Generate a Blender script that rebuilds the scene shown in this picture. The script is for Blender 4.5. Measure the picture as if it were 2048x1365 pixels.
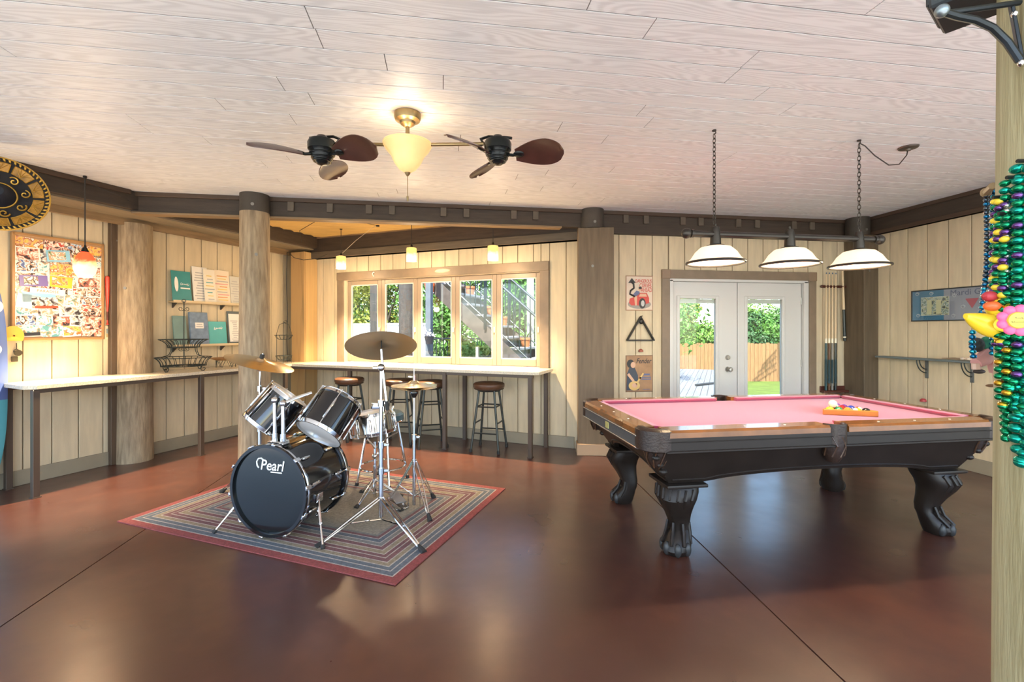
import bpy, bmesh, math, random
from mathutils import Vector, Matrix

for _o in list(bpy.data.objects):
    bpy.data.objects.remove(_o)
S = bpy.context.scene
COL = S.collection
R = math.radians
PI = math.pi
rnd = random.Random(7)

# ------------------------------------------------------------------ camera
cam_d = bpy.data.cameras.new('camera')
cam = bpy.data.objects.new('camera', cam_d)
COL.objects.link(cam)
cam.location = (0, 0, 1.42)
cam.rotation_euler = (R(90), 0, R(-8.6))
cam_d.sensor_width = 36.0
cam_d.lens = 930.0 / 2048.0 * 36.0
cam_d.shift_y = -22.5 / 2048.0
cam_d.clip_start = 0.02
cam_d.clip_end = 300
S.camera = cam

# ------------------------------------------------------------------ world, sun, exposure
world = bpy.data.worlds.new('world')
S.world = world
world.use_nodes = True
wn = world.node_tree
wn.nodes.clear()
w_out = wn.nodes.new('ShaderNodeOutputWorld')
w_bg = wn.nodes.new('ShaderNodeBackground')
w_sky = wn.nodes.new('ShaderNodeTexSky')
w_sky.sky_type = 'NISHITA'
w_sky.sun_disc = False
w_sky.sun_elevation = R(52)
w_sky.sun_rotation = R(200)
w_sky.air_density = 1.0
w_sky.dust_density = 0.6
w_bg.inputs['Strength'].default_value = 0.22
wn.links.new(w_sky.outputs[0], w_bg.inputs[0])
wn.links.new(w_bg.outputs[0], w_out.inputs[0])

sun_d = bpy.data.lights.new('sun', 'SUN')
sun = bpy.data.objects.new('sun', sun_d)
COL.objects.link(sun)
sun_d.energy = 3.7
sun_d.angle = R(0.6)
sun_d.color = (1.0, 0.95, 0.86)
sun.rotation_euler = (R(38), 0, R(-20))

S.view_settings.view_transform = 'Standard'
S.view_settings.look = 'None'
S.view_settings.gamma = 1.0
S.view_settings.use_curve_mapping = False
S.view_settings.exposure = 1.85

# ------------------------------------------------------------------ materials
MATS = {}
def mat(name, col, rough=0.5, metal=0.0, var=0.0, vs=6.0, bump=0.0, bs=60.0, stretch=(1, 1, 1), col2=None,
        emit=None, es=0.0, spec=None, coat=0.0, trans=0.0, sss=0.0, rvar=0.0, wave=0.0, rand=True, alpha=None, detail=4.0):
    if name in MATS:
        return MATS[name]
    m = bpy.data.materials.new(name)
    m.use_nodes = True
    nt = m.node_tree
    b = nt.nodes['Principled BSDF']
    N, L = nt.nodes.new, nt.links.new
    b.inputs['Base Color'].default_value = (*col, 1)
    b.inputs['Roughness'].default_value = rough
    b.inputs['Metallic'].default_value = metal
    if spec is not None: b.inputs['Specular IOR Level'].default_value = spec
    if coat:
        b.inputs['Coat Weight'].default_value = coat
        b.inputs['Coat Roughness'].default_value = 0.08
    if trans: b.inputs['Transmission Weight'].default_value = trans
    if sss:
        b.inputs['Subsurface Weight'].default_value = sss
        b.inputs['Subsurface Radius'].default_value = (0.05, 0.03, 0.02)
    if emit:
        b.inputs['Emission Color'].default_value = (*emit, 1)
        b.inputs['Emission Strength'].default_value = es
    if alpha is not None: b.inputs['Alpha'].default_value = alpha
    if var or bump or rvar or wave:
        tc = N('ShaderNodeTexCoord')
        mp = N('ShaderNodeMapping')
        mp.inputs['Scale'].default_value = stretch
        if rand:
            oi = N('ShaderNodeObjectInfo')
            mu = N('ShaderNodeMath'); mu.operation = 'MULTIPLY'; mu.inputs[1].default_value = 37.0
            L(oi.outputs['Random'], mu.inputs[0])
            ad = N('ShaderNodeVectorMath'); ad.operation = 'ADD'
            L(tc.outputs['Object'], ad.inputs[0]); L(mu.outputs[0], ad.inputs[1])
            L(ad.outputs[0], mp.inputs['Vector'])
        else:
            L(tc.outputs['Object'], mp.inputs['Vector'])
        src = mp.outputs[0]
    if var or wave:
        no = N('ShaderNodeTexNoise'); no.inputs['Scale'].default_value = vs; no.inputs['Detail'].default_value = detail
        L(src, no.inputs['Vector'])
        fac = no.outputs['Fac']
        if wave:
            wv = N('ShaderNodeTexWave'); wv.inputs['Scale'].default_value = vs * 0.55; wv.bands_direction = 'Y'
            wv.inputs['Distortion'].default_value = wave; wv.inputs['Detail'].default_value = 2.5; wv.inputs['Detail Scale'].default_value = 1.2
            L(src, wv.inputs['Vector'])
            mxw = N('ShaderNodeMath'); mxw.operation = 'ADD'
            hv = N('ShaderNodeMath'); hv.operation = 'MULTIPLY'; hv.inputs[1].default_value = 0.5
            L(wv.outputs['Fac'], hv.inputs[0])
            h2 = N('ShaderNodeMath'); h2.operation = 'MULTIPLY'; h2.inputs[1].default_value = 0.5
            L(fac, h2.inputs[0])
            L(hv.outputs[0], mxw.inputs[0]); L(h2.outputs[0], mxw.inputs[1])
            fac = mxw.outputs[0]
        cr = N('ShaderNodeValToRGB')
        c2 = col2 if col2 else tuple(c * (1 - var) for c in col)
        cr.color_ramp.elements[0].position = 0.32; cr.color_ramp.elements[0].color = (*c2, 1)
        cr.color_ramp.elements[1].position = 0.68; cr.color_ramp.elements[1].color = (*col, 1)
        L(fac, cr.inputs[0]); L(cr.outputs[0], b.inputs['Base Color'])
    if rvar:
        n3 = N('ShaderNodeTexNoise'); n3.inputs['Scale'].default_value = vs * 0.4; n3.inputs['Detail'].default_value = 5
        L(src, n3.inputs['Vector'])
        mr = N('ShaderNodeMapRange'); mr.inputs['From Min'].default_value = 0.3; mr.inputs['From Max'].default_value = 0.7
        mr.inputs['To Min'].default_value = max(0.02, rough - rvar); mr.inputs['To Max'].default_value = min(1, rough + rvar)
        L(n3.outputs['Fac'], mr.inputs['Value']); L(mr.outputs[0], b.inputs['Roughness'])
    if bump:
        n2 = N('ShaderNodeTexNoise'); n2.inputs['Scale'].default_value = bs; n2.inputs['Detail'].default_value = 3
        L(src, n2.inputs['Vector'])
        bm = N('ShaderNodeBump'); bm.inputs['Strength'].default_value = bump; bm.inputs['Distance'].default_value = 0.01
        L(n2.outputs['Fac'], bm.inputs['Height']); L(bm.outputs[0], b.inputs['Normal'])
    MATS[name] = m
    return m

def glass_mat():
    if 'pane_glass' in MATS: return MATS['pane_glass']
    m = bpy.data.materials.new('pane_glass'); m.use_nodes = True
    nt = m.node_tree; nt.nodes.clear()
    o = nt.nodes.new('ShaderNodeOutputMaterial'); t = nt.nodes.new('ShaderNodeBsdfTransparent'); g = nt.nodes.new('ShaderNodeBsdfGlossy')
    g.inputs['Roughness'].default_value = 0.02
    f = nt.nodes.new('ShaderNodeFresnel'); f.inputs['IOR'].default_value = 1.4
    t.inputs['Color'].default_value = (0.95, 0.98, 0.97, 1)
    x = nt.nodes.new('ShaderNodeMixShader')
    nt.links.new(f.outputs[0], x.inputs[0]); nt.links.new(t.outputs[0], x.inputs[1]); nt.links.new(g.outputs[0], x.inputs[2])
    nt.links.new(x.outputs[0], o.inputs[0])
    MATS['pane_glass'] = m
    return m

def glow(name, col, es, base=None):
    return mat(name, base or col, rough=0.4, emit=col, es=es)

# ------------------------------------------------------------------ mesh helpers
def mx(loc=(0, 0, 0), rz=0.0, rx=0.0, ry=0.0):
    return Matrix.Translation(Vector(loc)) @ Matrix.Rotation(rz, 4, 'Z') @ Matrix.Rotation(ry, 4, 'Y') @ Matrix.Rotation(rx, 4, 'X')

def align(d):
    """matrix whose local z points along d"""
    return Vector(d).normalized().to_track_quat('Z', 'Y').to_matrix().to_4x4()

class MB:
    def __init__(self, M=None):
        self.v = []; self.f = []; self.mi = []; self.M = M or Matrix.Identity(4); self.cur = 0
    def add(self, vs, fs, M=None):
        n = len(self.v); T = self.M @ M if M is not None else self.M
        self.v += [tuple(T @ Vector(p)) for p in vs]
        self.f += [tuple(i + n for i in f) for f in fs]
        self.mi += [self.cur] * len(fs)
        return self
    def box(self, c, s, M=None, bev=0.0, taper=None):
        x, y, z = (a / 2 for a in s); cx, cy, cz = c
        if bev <= 0:
            t = taper or 1.0
            vs = [(cx - x*t, cy - y*t, cz - z), (cx + x*t, cy - y*t, cz - z), (cx + x*t, cy + y*t, cz - z), (cx - x*t, cy + y*t, cz - z),
                  (cx - x, cy - y, cz + z), (cx + x, cy - y, cz + z), (cx + x, cy + y, cz + z), (cx - x, cy + y, cz + z)]
            fs = [(0, 3, 2, 1), (4, 5, 6, 7), (0, 1, 5, 4), (1, 2, 6, 5), (2, 3, 7, 6), (3, 0, 4, 7)]
            return self.add(vs, fs, M)
        bm = bmesh.new()
        bmesh.ops.create_cube(bm, size=1.0, matrix=Matrix.Translation((cx, cy, cz)) @ Matrix.Diagonal((s[0], s[1], s[2], 1)))
        bmesh.ops.bevel(bm, geom=list(bm.edges), offset=min(bev, min(s) * 0.45), segments=2 if bev > 0.006 else 1, profile=0.6, affect='EDGES')
        return self.bm(bm, M)
    def bm(self, bm, M=None):
        bm.verts.index_update()
        vs = [tuple(v.co) for v in bm.verts]; fs = [tuple(v.index for v in f.verts) for f in bm.faces]
        bm.free()
        return self.add(vs, fs, M)
    def cyl(self, a, b, r0, r1=None, seg=16, cap=True):
        a = Vector(a); b = Vector(b); d = b - a
        r1 = r0 if r1 is None else r1
        T = Matrix.Translation(a) @ align(d)
        h = d.length
        vs = [(r0 * math.cos(2*PI*i/seg), r0 * math.sin(2*PI*i/seg), 0) for i in range(seg)] + \
             [(r1 * math.cos(2*PI*i/seg), r1 * math.sin(2*PI*i/seg), h) for i in range(seg)]
        fs = [(i, (i+1) % seg, seg + (i+1) % seg, seg + i) for i in range(seg)]
        if cap: fs += [tuple(range(seg-1, -1, -1)), tuple(range(seg, 2*seg))]
        return self.add(vs, fs, T)
    def lathe(self, prof, seg=24, M=None, cap=False):
        vs, fs = [], []
        for (r, z) in prof:
            for i in range(seg):
                a = 2*PI*i/seg; vs.append((r*math.cos(a), r*math.sin(a), z))
        for k in range(len(prof)-1):
            for i in range(seg):
                j = (i+1) % seg
                fs.append((k*seg+i, k*seg+j, (k+1)*seg+j, (k+1)*seg+i))
        if cap:
            fs.append(tuple(range(seg-1, -1, -1))); n = (len(prof)-1)*seg; fs.append(tuple(range(n, n+seg)))
        return self.add(vs, fs, M)
    def sphere(self, c, r, seg=12, rings=8, sc=(1, 1, 1), M=None):
        prof = [(max(1e-5, r*math.sin(PI*k/rings)), -r*math.cos(PI*k/rings)) for k in range(rings+1)]
        T = Matrix.Translation(Vector(c)) @ Matrix.Diagonal((*sc, 1))
        return self.lathe(prof, seg, (M @ T) if M is not None else T)
    def torus(self, c, R0, r, d=(0, 0, 1), seg=24, ss=8, sc=(1, 1), arc=2*PI):
        T = Matrix.Translation(Vector(c)) @ align(d)
        vs, fs = [], []
        for i in range(seg):
            a = arc*i/seg
            for j in range(ss):
                b = 2*PI*j/ss; q = R0 + r*math.cos(b)
                vs.append((q*math.cos(a)*sc[0], q*math.sin(a)*sc[1], r*math.sin(b)))
        for i in range(seg):
            for j in range(ss):
                fs.append((i*ss+j, ((i+1) % seg)*ss+j, ((i+1) % seg)*ss+(j+1) % ss, i*ss+(j+1) % ss))
        return self.add(vs, fs, T)
    def tube(self, pts, r, seg=8, cap=True, rs=None):
        P = [Vector(p) for p in pts]; n = len(P)
        vs, fs = [], []
        up = None
        for i in range(n):
            t = (P[min(i+1, n-1)] - P[max(i-1, 0)]).normalized()
            if up is None:
                up = Vector((0, 0, 1)) if abs(t.z) < 0.9 else Vector((1, 0, 0))
            x = t.cross(up)
            if x.length < 1e-6: x = t.orthogonal()
            x.normalize(); y = x.cross(t).normalized(); up = y
            rr = rs[i] if rs else r
            for j in range(seg):
                a = 2*PI*j/seg
                vs.append(tuple(P[i] + x*(rr*math.cos(a)) + y*(rr*math.sin(a))))
        for i in range(n-1):
            for j in range(seg):
                k = (j+1) % seg
                fs.append((i*seg+j, (i+1)*seg+j, (i+1)*seg+k, i*seg+k))
        if cap: fs += [tuple(range(seg)), tuple(range(n*seg-1, (n-1)*seg-1, -1))]
        return self.add(vs, fs)
    def prism(self, poly, z0, z1, M=None):
        n = len(poly)
        vs = [(x, y, z0) for x, y in poly] + [(x, y, z1) for x, y in poly]
        fs = [tuple(range(n-1, -1, -1)), tuple(range(n, 2*n))] + [(i, (i+1) % n, n+(i+1) % n, n+i) for i in range(n)]
        return self.add(vs, fs, M)
    def loft(self, loops, M=None, cap=True):
        n = len(loops[0]); vs = [p for l in loops for p in l]; fs = []
        for k in range(len(loops)-1):
            for i in range(n):
                j = (i+1) % n
                fs.append((k*n+i, k*n+j, (k+1)*n+j, (k+1)*n+i))
        if cap:
            fs.append(tuple(range(n-1, -1, -1))); m0 = (len(loops)-1)*n; fs.append(tuple(range(m0, m0+n)))
        return self.add(vs, fs, M)
    def mesh(self, name, mats, smooth=True):
        me = bpy.data.meshes.new(name)
        me.from_pydata(self.v, [], self.f)
        if not isinstance(mats, (list, tuple)): mats = [mats]
        for m in mats: me.materials.append(m)
        if len(mats) > 1: me.polygons.foreach_set('material_index', self.mi)
        bm = bmesh.new(); bm.from_mesh(me); bmesh.ops.recalc_face_normals(bm, faces=bm.faces)
        if smooth:
            for f in bm.faces: f.smooth = True
            for e in bm.edges:
                if len(e.link_faces) == 2 and e.calc_face_angle(0) > 0.62: e.smooth = False
        bm.to_mesh(me); bm.free()
        return me
    def build(self, name, mats, parent=None, smooth=True, **k):
        o = bpy.data.objects.new(name, self.mesh(name, mats, smooth))
        COL.objects.link(o)
        if parent is not None: o.parent = parent
        for a, b in k.items(): o[a] = b
        return o

def thing(name, label, cat, loc=(0, 0, 0), rz=0.0, group=None, rot=None):
    o = bpy.data.objects.new(name, None)
    o.empty_display_size = 0.1
    COL.objects.link(o)
    o.location = loc
    o.rotation_euler = rot if rot else (0, 0, rz)
    o['label'] = label; o['category'] = cat
    if group: o['group'] = group
    return o
def tag(o, label, cat, group=None):
    o['label'] = label; o['category'] = cat
    if group: o['group'] = group
    return o
def struct(o, label, cat):
    o['kind'] = 'structure'; o['label'] = label; o['category'] = cat
    return o
def place(o, loc=(0, 0, 0), rz=0.0, rot=None):
    o.location = loc; o.rotation_euler = rot if rot else (0, 0, rz)
    return o
def inst(me, name, parent=None, loc=(0, 0, 0), rot=(0, 0, 0), sc=None):
    o = bpy.data.objects.new(name, me)
    COL.objects.link(o)
    if parent is not None: o.parent = parent
    o.location = loc; o.rotation_euler = rot
    if sc: o.scale = sc
    return o
def copy_tree(o, parent=None):
    c = o.copy(); COL.objects.link(c)
    if parent is not None: c.parent = parent
    for ch in list(o.children): copy_tree(ch, c)
    return c
def text(body, size, mat_, parent, loc, rot, name='lettering', ext=0.0006, sx=1.0, align_x='CENTER', shear=0.0, space=1.0, bold=0.0):
    cu = bpy.data.curves.new(name, 'FONT')
    cu.body = body; cu.size = size; cu.extrude = ext; cu.align_x = align_x; cu.align_y = 'CENTER'; cu.shear = shear
    cu.space_character = space; cu.offset = bold; cu.resolution_u = 3
    tmp = bpy.data.objects.new(name, cu); COL.objects.link(tmp)
    dg = bpy.context.evaluated_depsgraph_get()
    me = bpy.data.meshes.new_from_object(tmp.evaluated_get(dg))
    bpy.data.objects.remove(tmp); bpy.data.curves.remove(cu)
    me.materials.clear(); me.materials.append(mat_)
    o = bpy.data.objects.new(name, me); COL.objects.link(o)
    o.parent = parent; o.location = loc; o.rotation_euler = rot; o.scale = (sx, 1, 1)
    return o
def scribble(parent, x, y, z, w, h, m_, n=4, r=0.0012, slope=0.0, name='script_print'):
    """illegible handwriting: a looping thin line lying on a printed surface"""
    pts = []
    for i in range(n * 8 + 1):
        t_ = i / (n * 8)
        pts.append((x - w / 2 + w * t_ + 0.25 * h * math.sin(2 * PI * n * t_ + 0.6), y, z + slope * w * t_ + 0.5 * h * math.sin(2 * PI * n * t_) * (0.6 + 0.4 * math.cos(5.3 * t_ + 0.4))))
    return MB().tube(pts, r, 4).build(name, m_, parent)
# ------------------------------------------------------------------ structure
C30, S30 = math.cos(R(30)), 0.5
CX_, CY_ = -2.241, 7.583          # corner of the bar alcove
H = 2.80
M_wall = mat('cream_siding', (0.66, 0.56, 0.385), 0.62, var=0.16, vs=5, stretch=(4, 4, 0.5), bump=0.25, bs=220)
M_groove = mat('groove_brown', (0.20, 0.145, 0.09), 0.8)
M_base = mat('baseboard_khaki', (0.30, 0.26, 0.19), 0.5, var=0.1)
M_trim = mat('casing_taupe', (0.235, 0.175, 0.12), 0.5, var=0.15, vs=8, stretch=(1, 1, 1))
M_beam = mat('beam_dark', (0.055, 0.038, 0.027), 0.6, var=0.35, vs=6, stretch=(0.6, 6, 6), bump=0.15, bs=40)
M_beamtrim = mat('beam_trim', (0.075, 0.045, 0.028), 0.55, var=0.25, vs=7, stretch=(0.5, 6, 6))
M_header = mat('header_brown', (0.25, 0.165, 0.085), 0.6, var=0.3, vs=6, stretch=(0.6, 7, 7), bump=0.1, bs=60)
M_pine = mat('pine_boards', (0.47, 0.29, 0.12), 0.55, var=0.35, vs=4, stretch=(6, 6, 0.5), wave=3.0)
M_yellow = mat('soffit_yellow', (0.62, 0.42, 0.15), 0.5, var=0.25, vs=6, stretch=(0.6, 6, 1))
M_post = mat('post_weathered', (0.37, 0.285, 0.185), 0.75, var=0.5, vs=7, stretch=(5, 5, 0.7), bump=0.5, bs=26, col2=(0.20, 0.145, 0.09))
M_postdark = mat('post_painted', (0.06, 0.05, 0.04), 0.6, var=0.25, bump=0.3, bs=30)

# --- floor: stained concrete slabs between saw-cut joints
def floor_mat():
    m = mat('stained_concrete', (0.105, 0.040, 0.026), 0.24)
    nt = m.node_tree; b = nt.nodes['Principled BSDF']; N, L = nt.nodes.new, nt.links.new
    tc = N('ShaderNodeTexCoord')
    n1 = N('ShaderNodeTexNoise'); n1.inputs['Scale'].default_value = 0.9; n1.inputs['Detail'].default_value = 4; n1.inputs['Roughness'].default_value = 0.5; n1.inputs['Distortion'].default_value = 0.6
    n2 = N('ShaderNodeTexNoise'); n2.inputs['Scale'].default_value = 9; n2.inputs['Detail'].default_value = 6
    n3 = N('ShaderNodeTexNoise'); n3.inputs['Scale'].default_value = 2.2; n3.inputs['Detail'].default_value = 3; n3.inputs['Roughness'].default_value = 0.5
    for n in (n1, n2, n3): L(tc.outputs['Object'], n.inputs['Vector'])
    mxn = N('ShaderNodeMath'); mxn.operation = 'MULTIPLY_ADD'; mxn.inputs[1].default_value = 0.25
    L(n2.outputs['Fac'], mxn.inputs[0]); L(n1.outputs['Fac'], mxn.inputs[2])
    cr = N('ShaderNodeValToRGB'); e = cr.color_ramp.elements
    e[0].position = 0.25; e[0].color = (0.046, 0.0165, 0.012, 1)
    e[1].position = 0.86; e[1].color = (0.115, 0.042, 0.025, 1)
    e2 = cr.color_ramp.elements.new(0.60); e2.color = (0.068, 0.0245, 0.0175, 1)
    L(mxn.outputs[0], cr.inputs[0]); L(cr.outputs[0], b.inputs['Base Color'])
    mr = N('ShaderNodeMapRange'); mr.inputs['From Min'].default_value = 0.2; mr.inputs['From Max'].default_value = 0.8
    mr.inputs['To Min'].default_value = 0.24; mr.inputs['To Max'].default_value = 0.40
    b.inputs['Coat Weight'].default_value = 0.45; b.inputs['Coat Roughness'].default_value = 0.26
    L(n3.outputs['Fac'], mr.inputs['Value']); L(mr.outputs[0], b.inputs['Roughness'])
    bp = N('ShaderNodeBump'); bp.inputs['Strength'].default_value = 0.06; bp.inputs['Distance'].default_value = 0.01
    L(n2.outputs['Fac'], bp.inputs['Height']); L(bp.outputs[0], b.inputs['Normal'])
    return m
M_floor = floor_mat()
M_joint = mat('joint_filler', (0.20, 0.12, 0.09), 0.6)
m = MB()
poly = [(-5.6, -0.3), (5.36, -0.3), (5.36, 5.45), (1.75, 5.45), (CX_ + 0.05, CY_ + 0.12), (CX_ - 0.12, CY_ + 0.05), (-5.6, 1.77)]
m.prism(poly, -0.14, -0.008)
floor = struct(m.build('floor', M_joint, smooth=False), 'reddish brown stained concrete floor with saw cut joints', 'floor')
def jx(y): return 1.606 + (y - 1.652) * 0.075
ZB = -0.006
for pl in ([(-5.6, -0.3), (-2.089, -0.3), (-2.089, 7.49), (CX_ - 0.1, CY_ + 0.05), (-5.6, 1.77)],
           [(-2.081, -0.3), (jx(-0.3) - 0.005, -0.3), (jx(5.46) - 0.005, 5.46), (-2.081, 7.55)],
           [(jx(-0.3) + 0.005, -0.3), (5.36, -0.3), (5.36, 5.46), (jx(5.46) + 0.005, 5.46)]):
    MB().prism(pl, -0.012, 0.0).build('slab', M_floor, floor, smooth=False)

# --- ceiling: rows of white wood-grain planks, each plank a piece
def plank_mat():
    m = mat('white_woodgrain', (0.80, 0.79, 0.77), 0.45)
    nt = m.node_tree; b = nt.nodes['Principled BSDF']; N, L = nt.nodes.new, nt.links.new
    tc = N('ShaderNodeTexCoord'); oi = N('ShaderNodeObjectInfo')
    mu = N('ShaderNodeMath'); mu.operation = 'MULTIPLY'; mu.inputs[1].default_value = 61.0
    L(oi.outputs['Random'], mu.inputs[0])
    ad = N('ShaderNodeVectorMath'); ad.operation = 'ADD'; L(tc.outputs['Object'], ad.inputs[0]); L(mu.outputs[0], ad.inputs[1])
    mp = N('ShaderNodeMapping'); mp.inputs['Scale'].default_value = (1.1, 9, 1); L(ad.outputs[0], mp.inputs['Vector'])
    n = N('ShaderNodeTexNoise'); n.inputs['Scale'].default_value = 0.75; n.inputs['Detail'].default_value = 1.0; L(mp.outputs[0], n.inputs['Vector'])
    mm = N('ShaderNodeMath'); mm.operation = 'MULTIPLY'; mm.inputs[1].default_value = 150.0; L(n.outputs['Fac'], mm.inputs[0])
    sn = N('ShaderNodeMath'); sn.operation = 'SINE'; L(mm.outputs[0], sn.inputs[0])
    mp2 = N('ShaderNodeMapping'); mp2.inputs['Scale'].default_value = (6, 160, 1); L(ad.outputs[0], mp2.inputs['Vector'])
    n2 = N('ShaderNodeTexNoise'); n2.inputs['Scale'].default_value = 1.0; n2.inputs['Detail'].default_value = 2.0; L(mp2.outputs[0], n2.inputs['Vector'])
    a2 = N('ShaderNodeMath'); a2.operation = 'MULTIPLY_ADD'; a2.inputs[1].default_value = 0.22; a2.inputs[2].default_value = 0.0; L(sn.outputs[0], a2.inputs[0])
    a3 = N('ShaderNodeMath'); a3.operation = 'ADD'; L(a2.outputs[0], a3.inputs[0]); L(n2.outputs['Fac'], a3.inputs[1])
    cr = N('ShaderNodeValToRGB'); e = cr.color_ramp.elements
    e[0].position = 0.25; e[0].color = (0.73, 0.75, 0.76, 1); e[1].position = 0.66; e[1].color = (0.87, 0.895, 0.905, 1)
    L(a3.outputs[0], cr.inputs[0]); L(cr.outputs[0], b.inputs['Base Color'])
    return m
M_plank = plank_mat()
PW, PL = 0.1524, 2.134
m = MB()
cpoly = [(-5.4, -1.8), (5.36, -1.8), (5.36, 5.45), (1.80, 5.45), (-2.24, 7.72), (-2.45, 7.6), (-5.4, 2.2)]
m.prism(cpoly, H + 0.003, H + 0.12)
ceiling = struct(m.build('ceiling', mat('ceiling_backing', (0.22, 0.215, 0.21), 0.8), smooth=False), 'flat ceiling of white wood grain planks', 'ceiling')
plank_full = None
def plank_mesh(w):
    return MB().box((0, 0, 0), (w, PW - 0.008, 0.003)).mesh('plank', M_plank, False)
plank_full = plank_mesh(PL - 0.005)
joints = {13.75: 0.94, 13.0: 0}
row0 = 2.091
k = -40
while True:
    y0 = row0 + k * PW
    k += 1
    if y0 < -1.8: continue
    if y0 > 5.15: break
    yc = y0 + PW / 2
    xl = max(-5.35, -3.05 + (yc - 5.15) * 0.5774 - 0.02); xr = 5.36
    off = {0: 1.555, -1: 0.942, 1: -0.573 + 0.0, 2: -0.285, 3: -2.125}.get(k - 1, rnd.uniform(0, PL))
    a = off - PL * math.ceil((off - xl) / PL)
    if y0 < -0.6:      # behind the camera: one long run per row
        inst(plank_mesh(xr - xl), 'plank', ceiling, ((xl + xr) / 2, yc, H + 0.0015)); continue
    while a < xr:
        b_ = a + PL
        s0, s1 = max(a, xl), min(b_, xr)
        if s1 - s0 > 0.02:
            full = abs((s1 - s0) - PL) < 1e-6
            me = plank_full if full else plank_mesh(s1 - s0 - 0.005)
            inst(me, 'plank', ceiling, ((s0 + s1) / 2, yc, H + 0.0015))
        a = b_

# --- siding walls: every board a piece in front of a dark backing (local x along, -y into the room)
board_cache = {}
def board_mesh(w, h):
    key = (round(w, 3), round(h, 3))
    if key not in board_cache:
        board_cache[key] = MB().box((0, 0, 0), (w - 0.008, 0.014, h), bev=0.003).mesh('board', M_wall, False)
    return board_cache[key]
def siding(wall, x0, x1, z0, z1, pitch, phase, holes=()):
    n0 = math.floor((x0 - phase) / pitch)
    x = phase + n0 * pitch
    while x < x1:
        a, b_ = max(x, x0), min(x + pitch, x1)
        x += pitch
        if b_ - a < 0.012: continue
        cuts = sorted({a, b_} | {h[0] for h in holes if a < h[0] < b_} | {h[1] for h in holes if a < h[1] < b_})
        for c0, c1 in zip(cuts, cuts[1:]):
            if c1 - c0 < 0.012: continue
            spans = [(z0, z1)]
            for h in holes:
                if h[0] <= c0 + 1e-6 and h[1] >= c1 - 1e-6:
                    ns = []
                    for (p, q) in spans:
                        if h[2] > p: ns.append((p, min(q, h[2])))
                        if h[3] < q: ns.append((max(p, h[3]), q))
                    spans = ns
            for (p, q) in spans:
                if q - p > 0.02:
                    inst(board_mesh(c1 - c0, q - p), 'board', wall, ((c0 + c1) / 2, 0.007, (p + q) / 2))
def backing(name, x0, x1, z1, holes, loc, rz, label):
    m = MB()
    if not holes:
        m.box(((x0 + x1) / 2, 0.074, z1 / 2), (x1 - x0, 0.12, z1))
    else:
        h = holes[0]
        for (a, b_, p, q) in ((x0, h[0], 0, z1), (h[1], x1, 0, z1), (h[0], h[1], 0, h[2]), (h[0], h[1], h[3], z1)):
            if b_ > a and q > p: m.box(((a + b_) / 2, 0.074, (p + q) / 2), (b_ - a, 0.12, q - p))
    o = m.build(name, M_groove, smooth=False)
    place(o, loc, rz)
    return struct(o, label, 'wall')
WIN = (0.95, 3.98, 0.93, 2.155)
DOOR = (2.68, 4.55, 0.0, 2.04)
DWY = 5.22
wall_back = backing('wall_back', -0.12, 4.55, 2.80, [WIN], (CX_, CY_, 0), R(-30), 'cream siding wall behind the long bar, with the wide window')
siding(wall_back, 0.0, 4.55, 0.0, 2.80, 0.2075, 4.09, [WIN])
wall_left = backing('wall_left', -4.3, 0.12, 2.80, [], (CX_, CY_, 0), R(60), 'cream siding wall with photo collage and menus')
siding(wall_left, -4.3, 0.0, 0.0, 2.80, 0.2075, -0.83)
wall_far = backing('wall_far', 1.72, 5.38, 2.80, [DOOR], (0, DWY, 0), 0, 'cream siding wall around the glazed double doors')
siding(wall_far, 1.72, 5.26, 0.0, 2.80, 0.2075, 2.27, [DOOR])
wall_right = backing('wall_right', -5.34, -1.5, 2.80, [], (5.26, 0, 0), R(-90), 'cream siding wall behind the pool table')
siding(wall_right, -5.22, -1.5, 0.0, 2.80, 0.2155, -4.79)

def basebd(name, x0, x1, loc, rz, gaps=()):
    m = MB(); xs = [x0]
    for g in gaps: xs += [g[0], g[1]]
    xs.append(x1)
    for a, b_ in zip(xs[::2], xs[1::2]): m.box(((a + b_) / 2, -0.009, 0.07), (b_ - a, 0.018, 0.14), bev=0.004)
    return struct(place(m.build(name, M_base, smooth=False), loc, rz), 'khaki painted baseboard', 'baseboard')
basebd('baseboard_back', 0.46, 4.40, (CX_, CY_, 0), R(-30))
basebd('baseboard_left', -4.3, -0.02, (CX_, CY_, 0), R(60))
basebd('baseboard_far', 2.05, 5.06, (0, DWY, 0), 0, [(2.58, 4.65)])
basebd('baseboard_right', -4.93, -1.5, (5.26, 0, 0), R(-90))

# --- beams
def beam_blocks(m, xs, y, z0=2.665, z1=2.762):
    for x in xs: m.box((x, y - 0.012, (z0 + z1) / 2), (0.062, 0.024, z1 - z0), bev=0.003)
BY = 5.165
mb = thing('ceiling_beam', 'long dark main beam with small hanger blocks crossing above the drums', 'beam', (1.1, BY, 2.6))
MB().box((0, 0.045, 0.095), (8.34, 0.09, 0.19)).build('timber', M_beam, mb, False)
MB().box((0, 0.012, 0.178), (8.34, 0.076, 0.044), bev=0.004).build('trim_strip', M_beamtrim, mb, False)
MB().box((-1.95, 0.03, -0.012), (4.4, 0.12, 0.018)).build('ledger', M_header, mb, False)
for x in (-1.56, -1.17, -0.77, -0.53, 0.02, 0.27, 0.80, 1.05, 2.12, 2.37, 2.83, 3.06, 3.55, 3.80, 4.3, 4.55):
    MB().box((x - 1.1, -0.010, 0.112), (0.064, 0.024, 0.1), bev=0.003).build('hanger_block', mat('block_grey', (0.12, 0.095, 0.07), 0.6, var=0.3), mb, False)
rb = thing('ceiling_beam', 'short dark beam above the far wall doors, under the main beam', 'beam', (3.4, DWY, 2.54))
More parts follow.
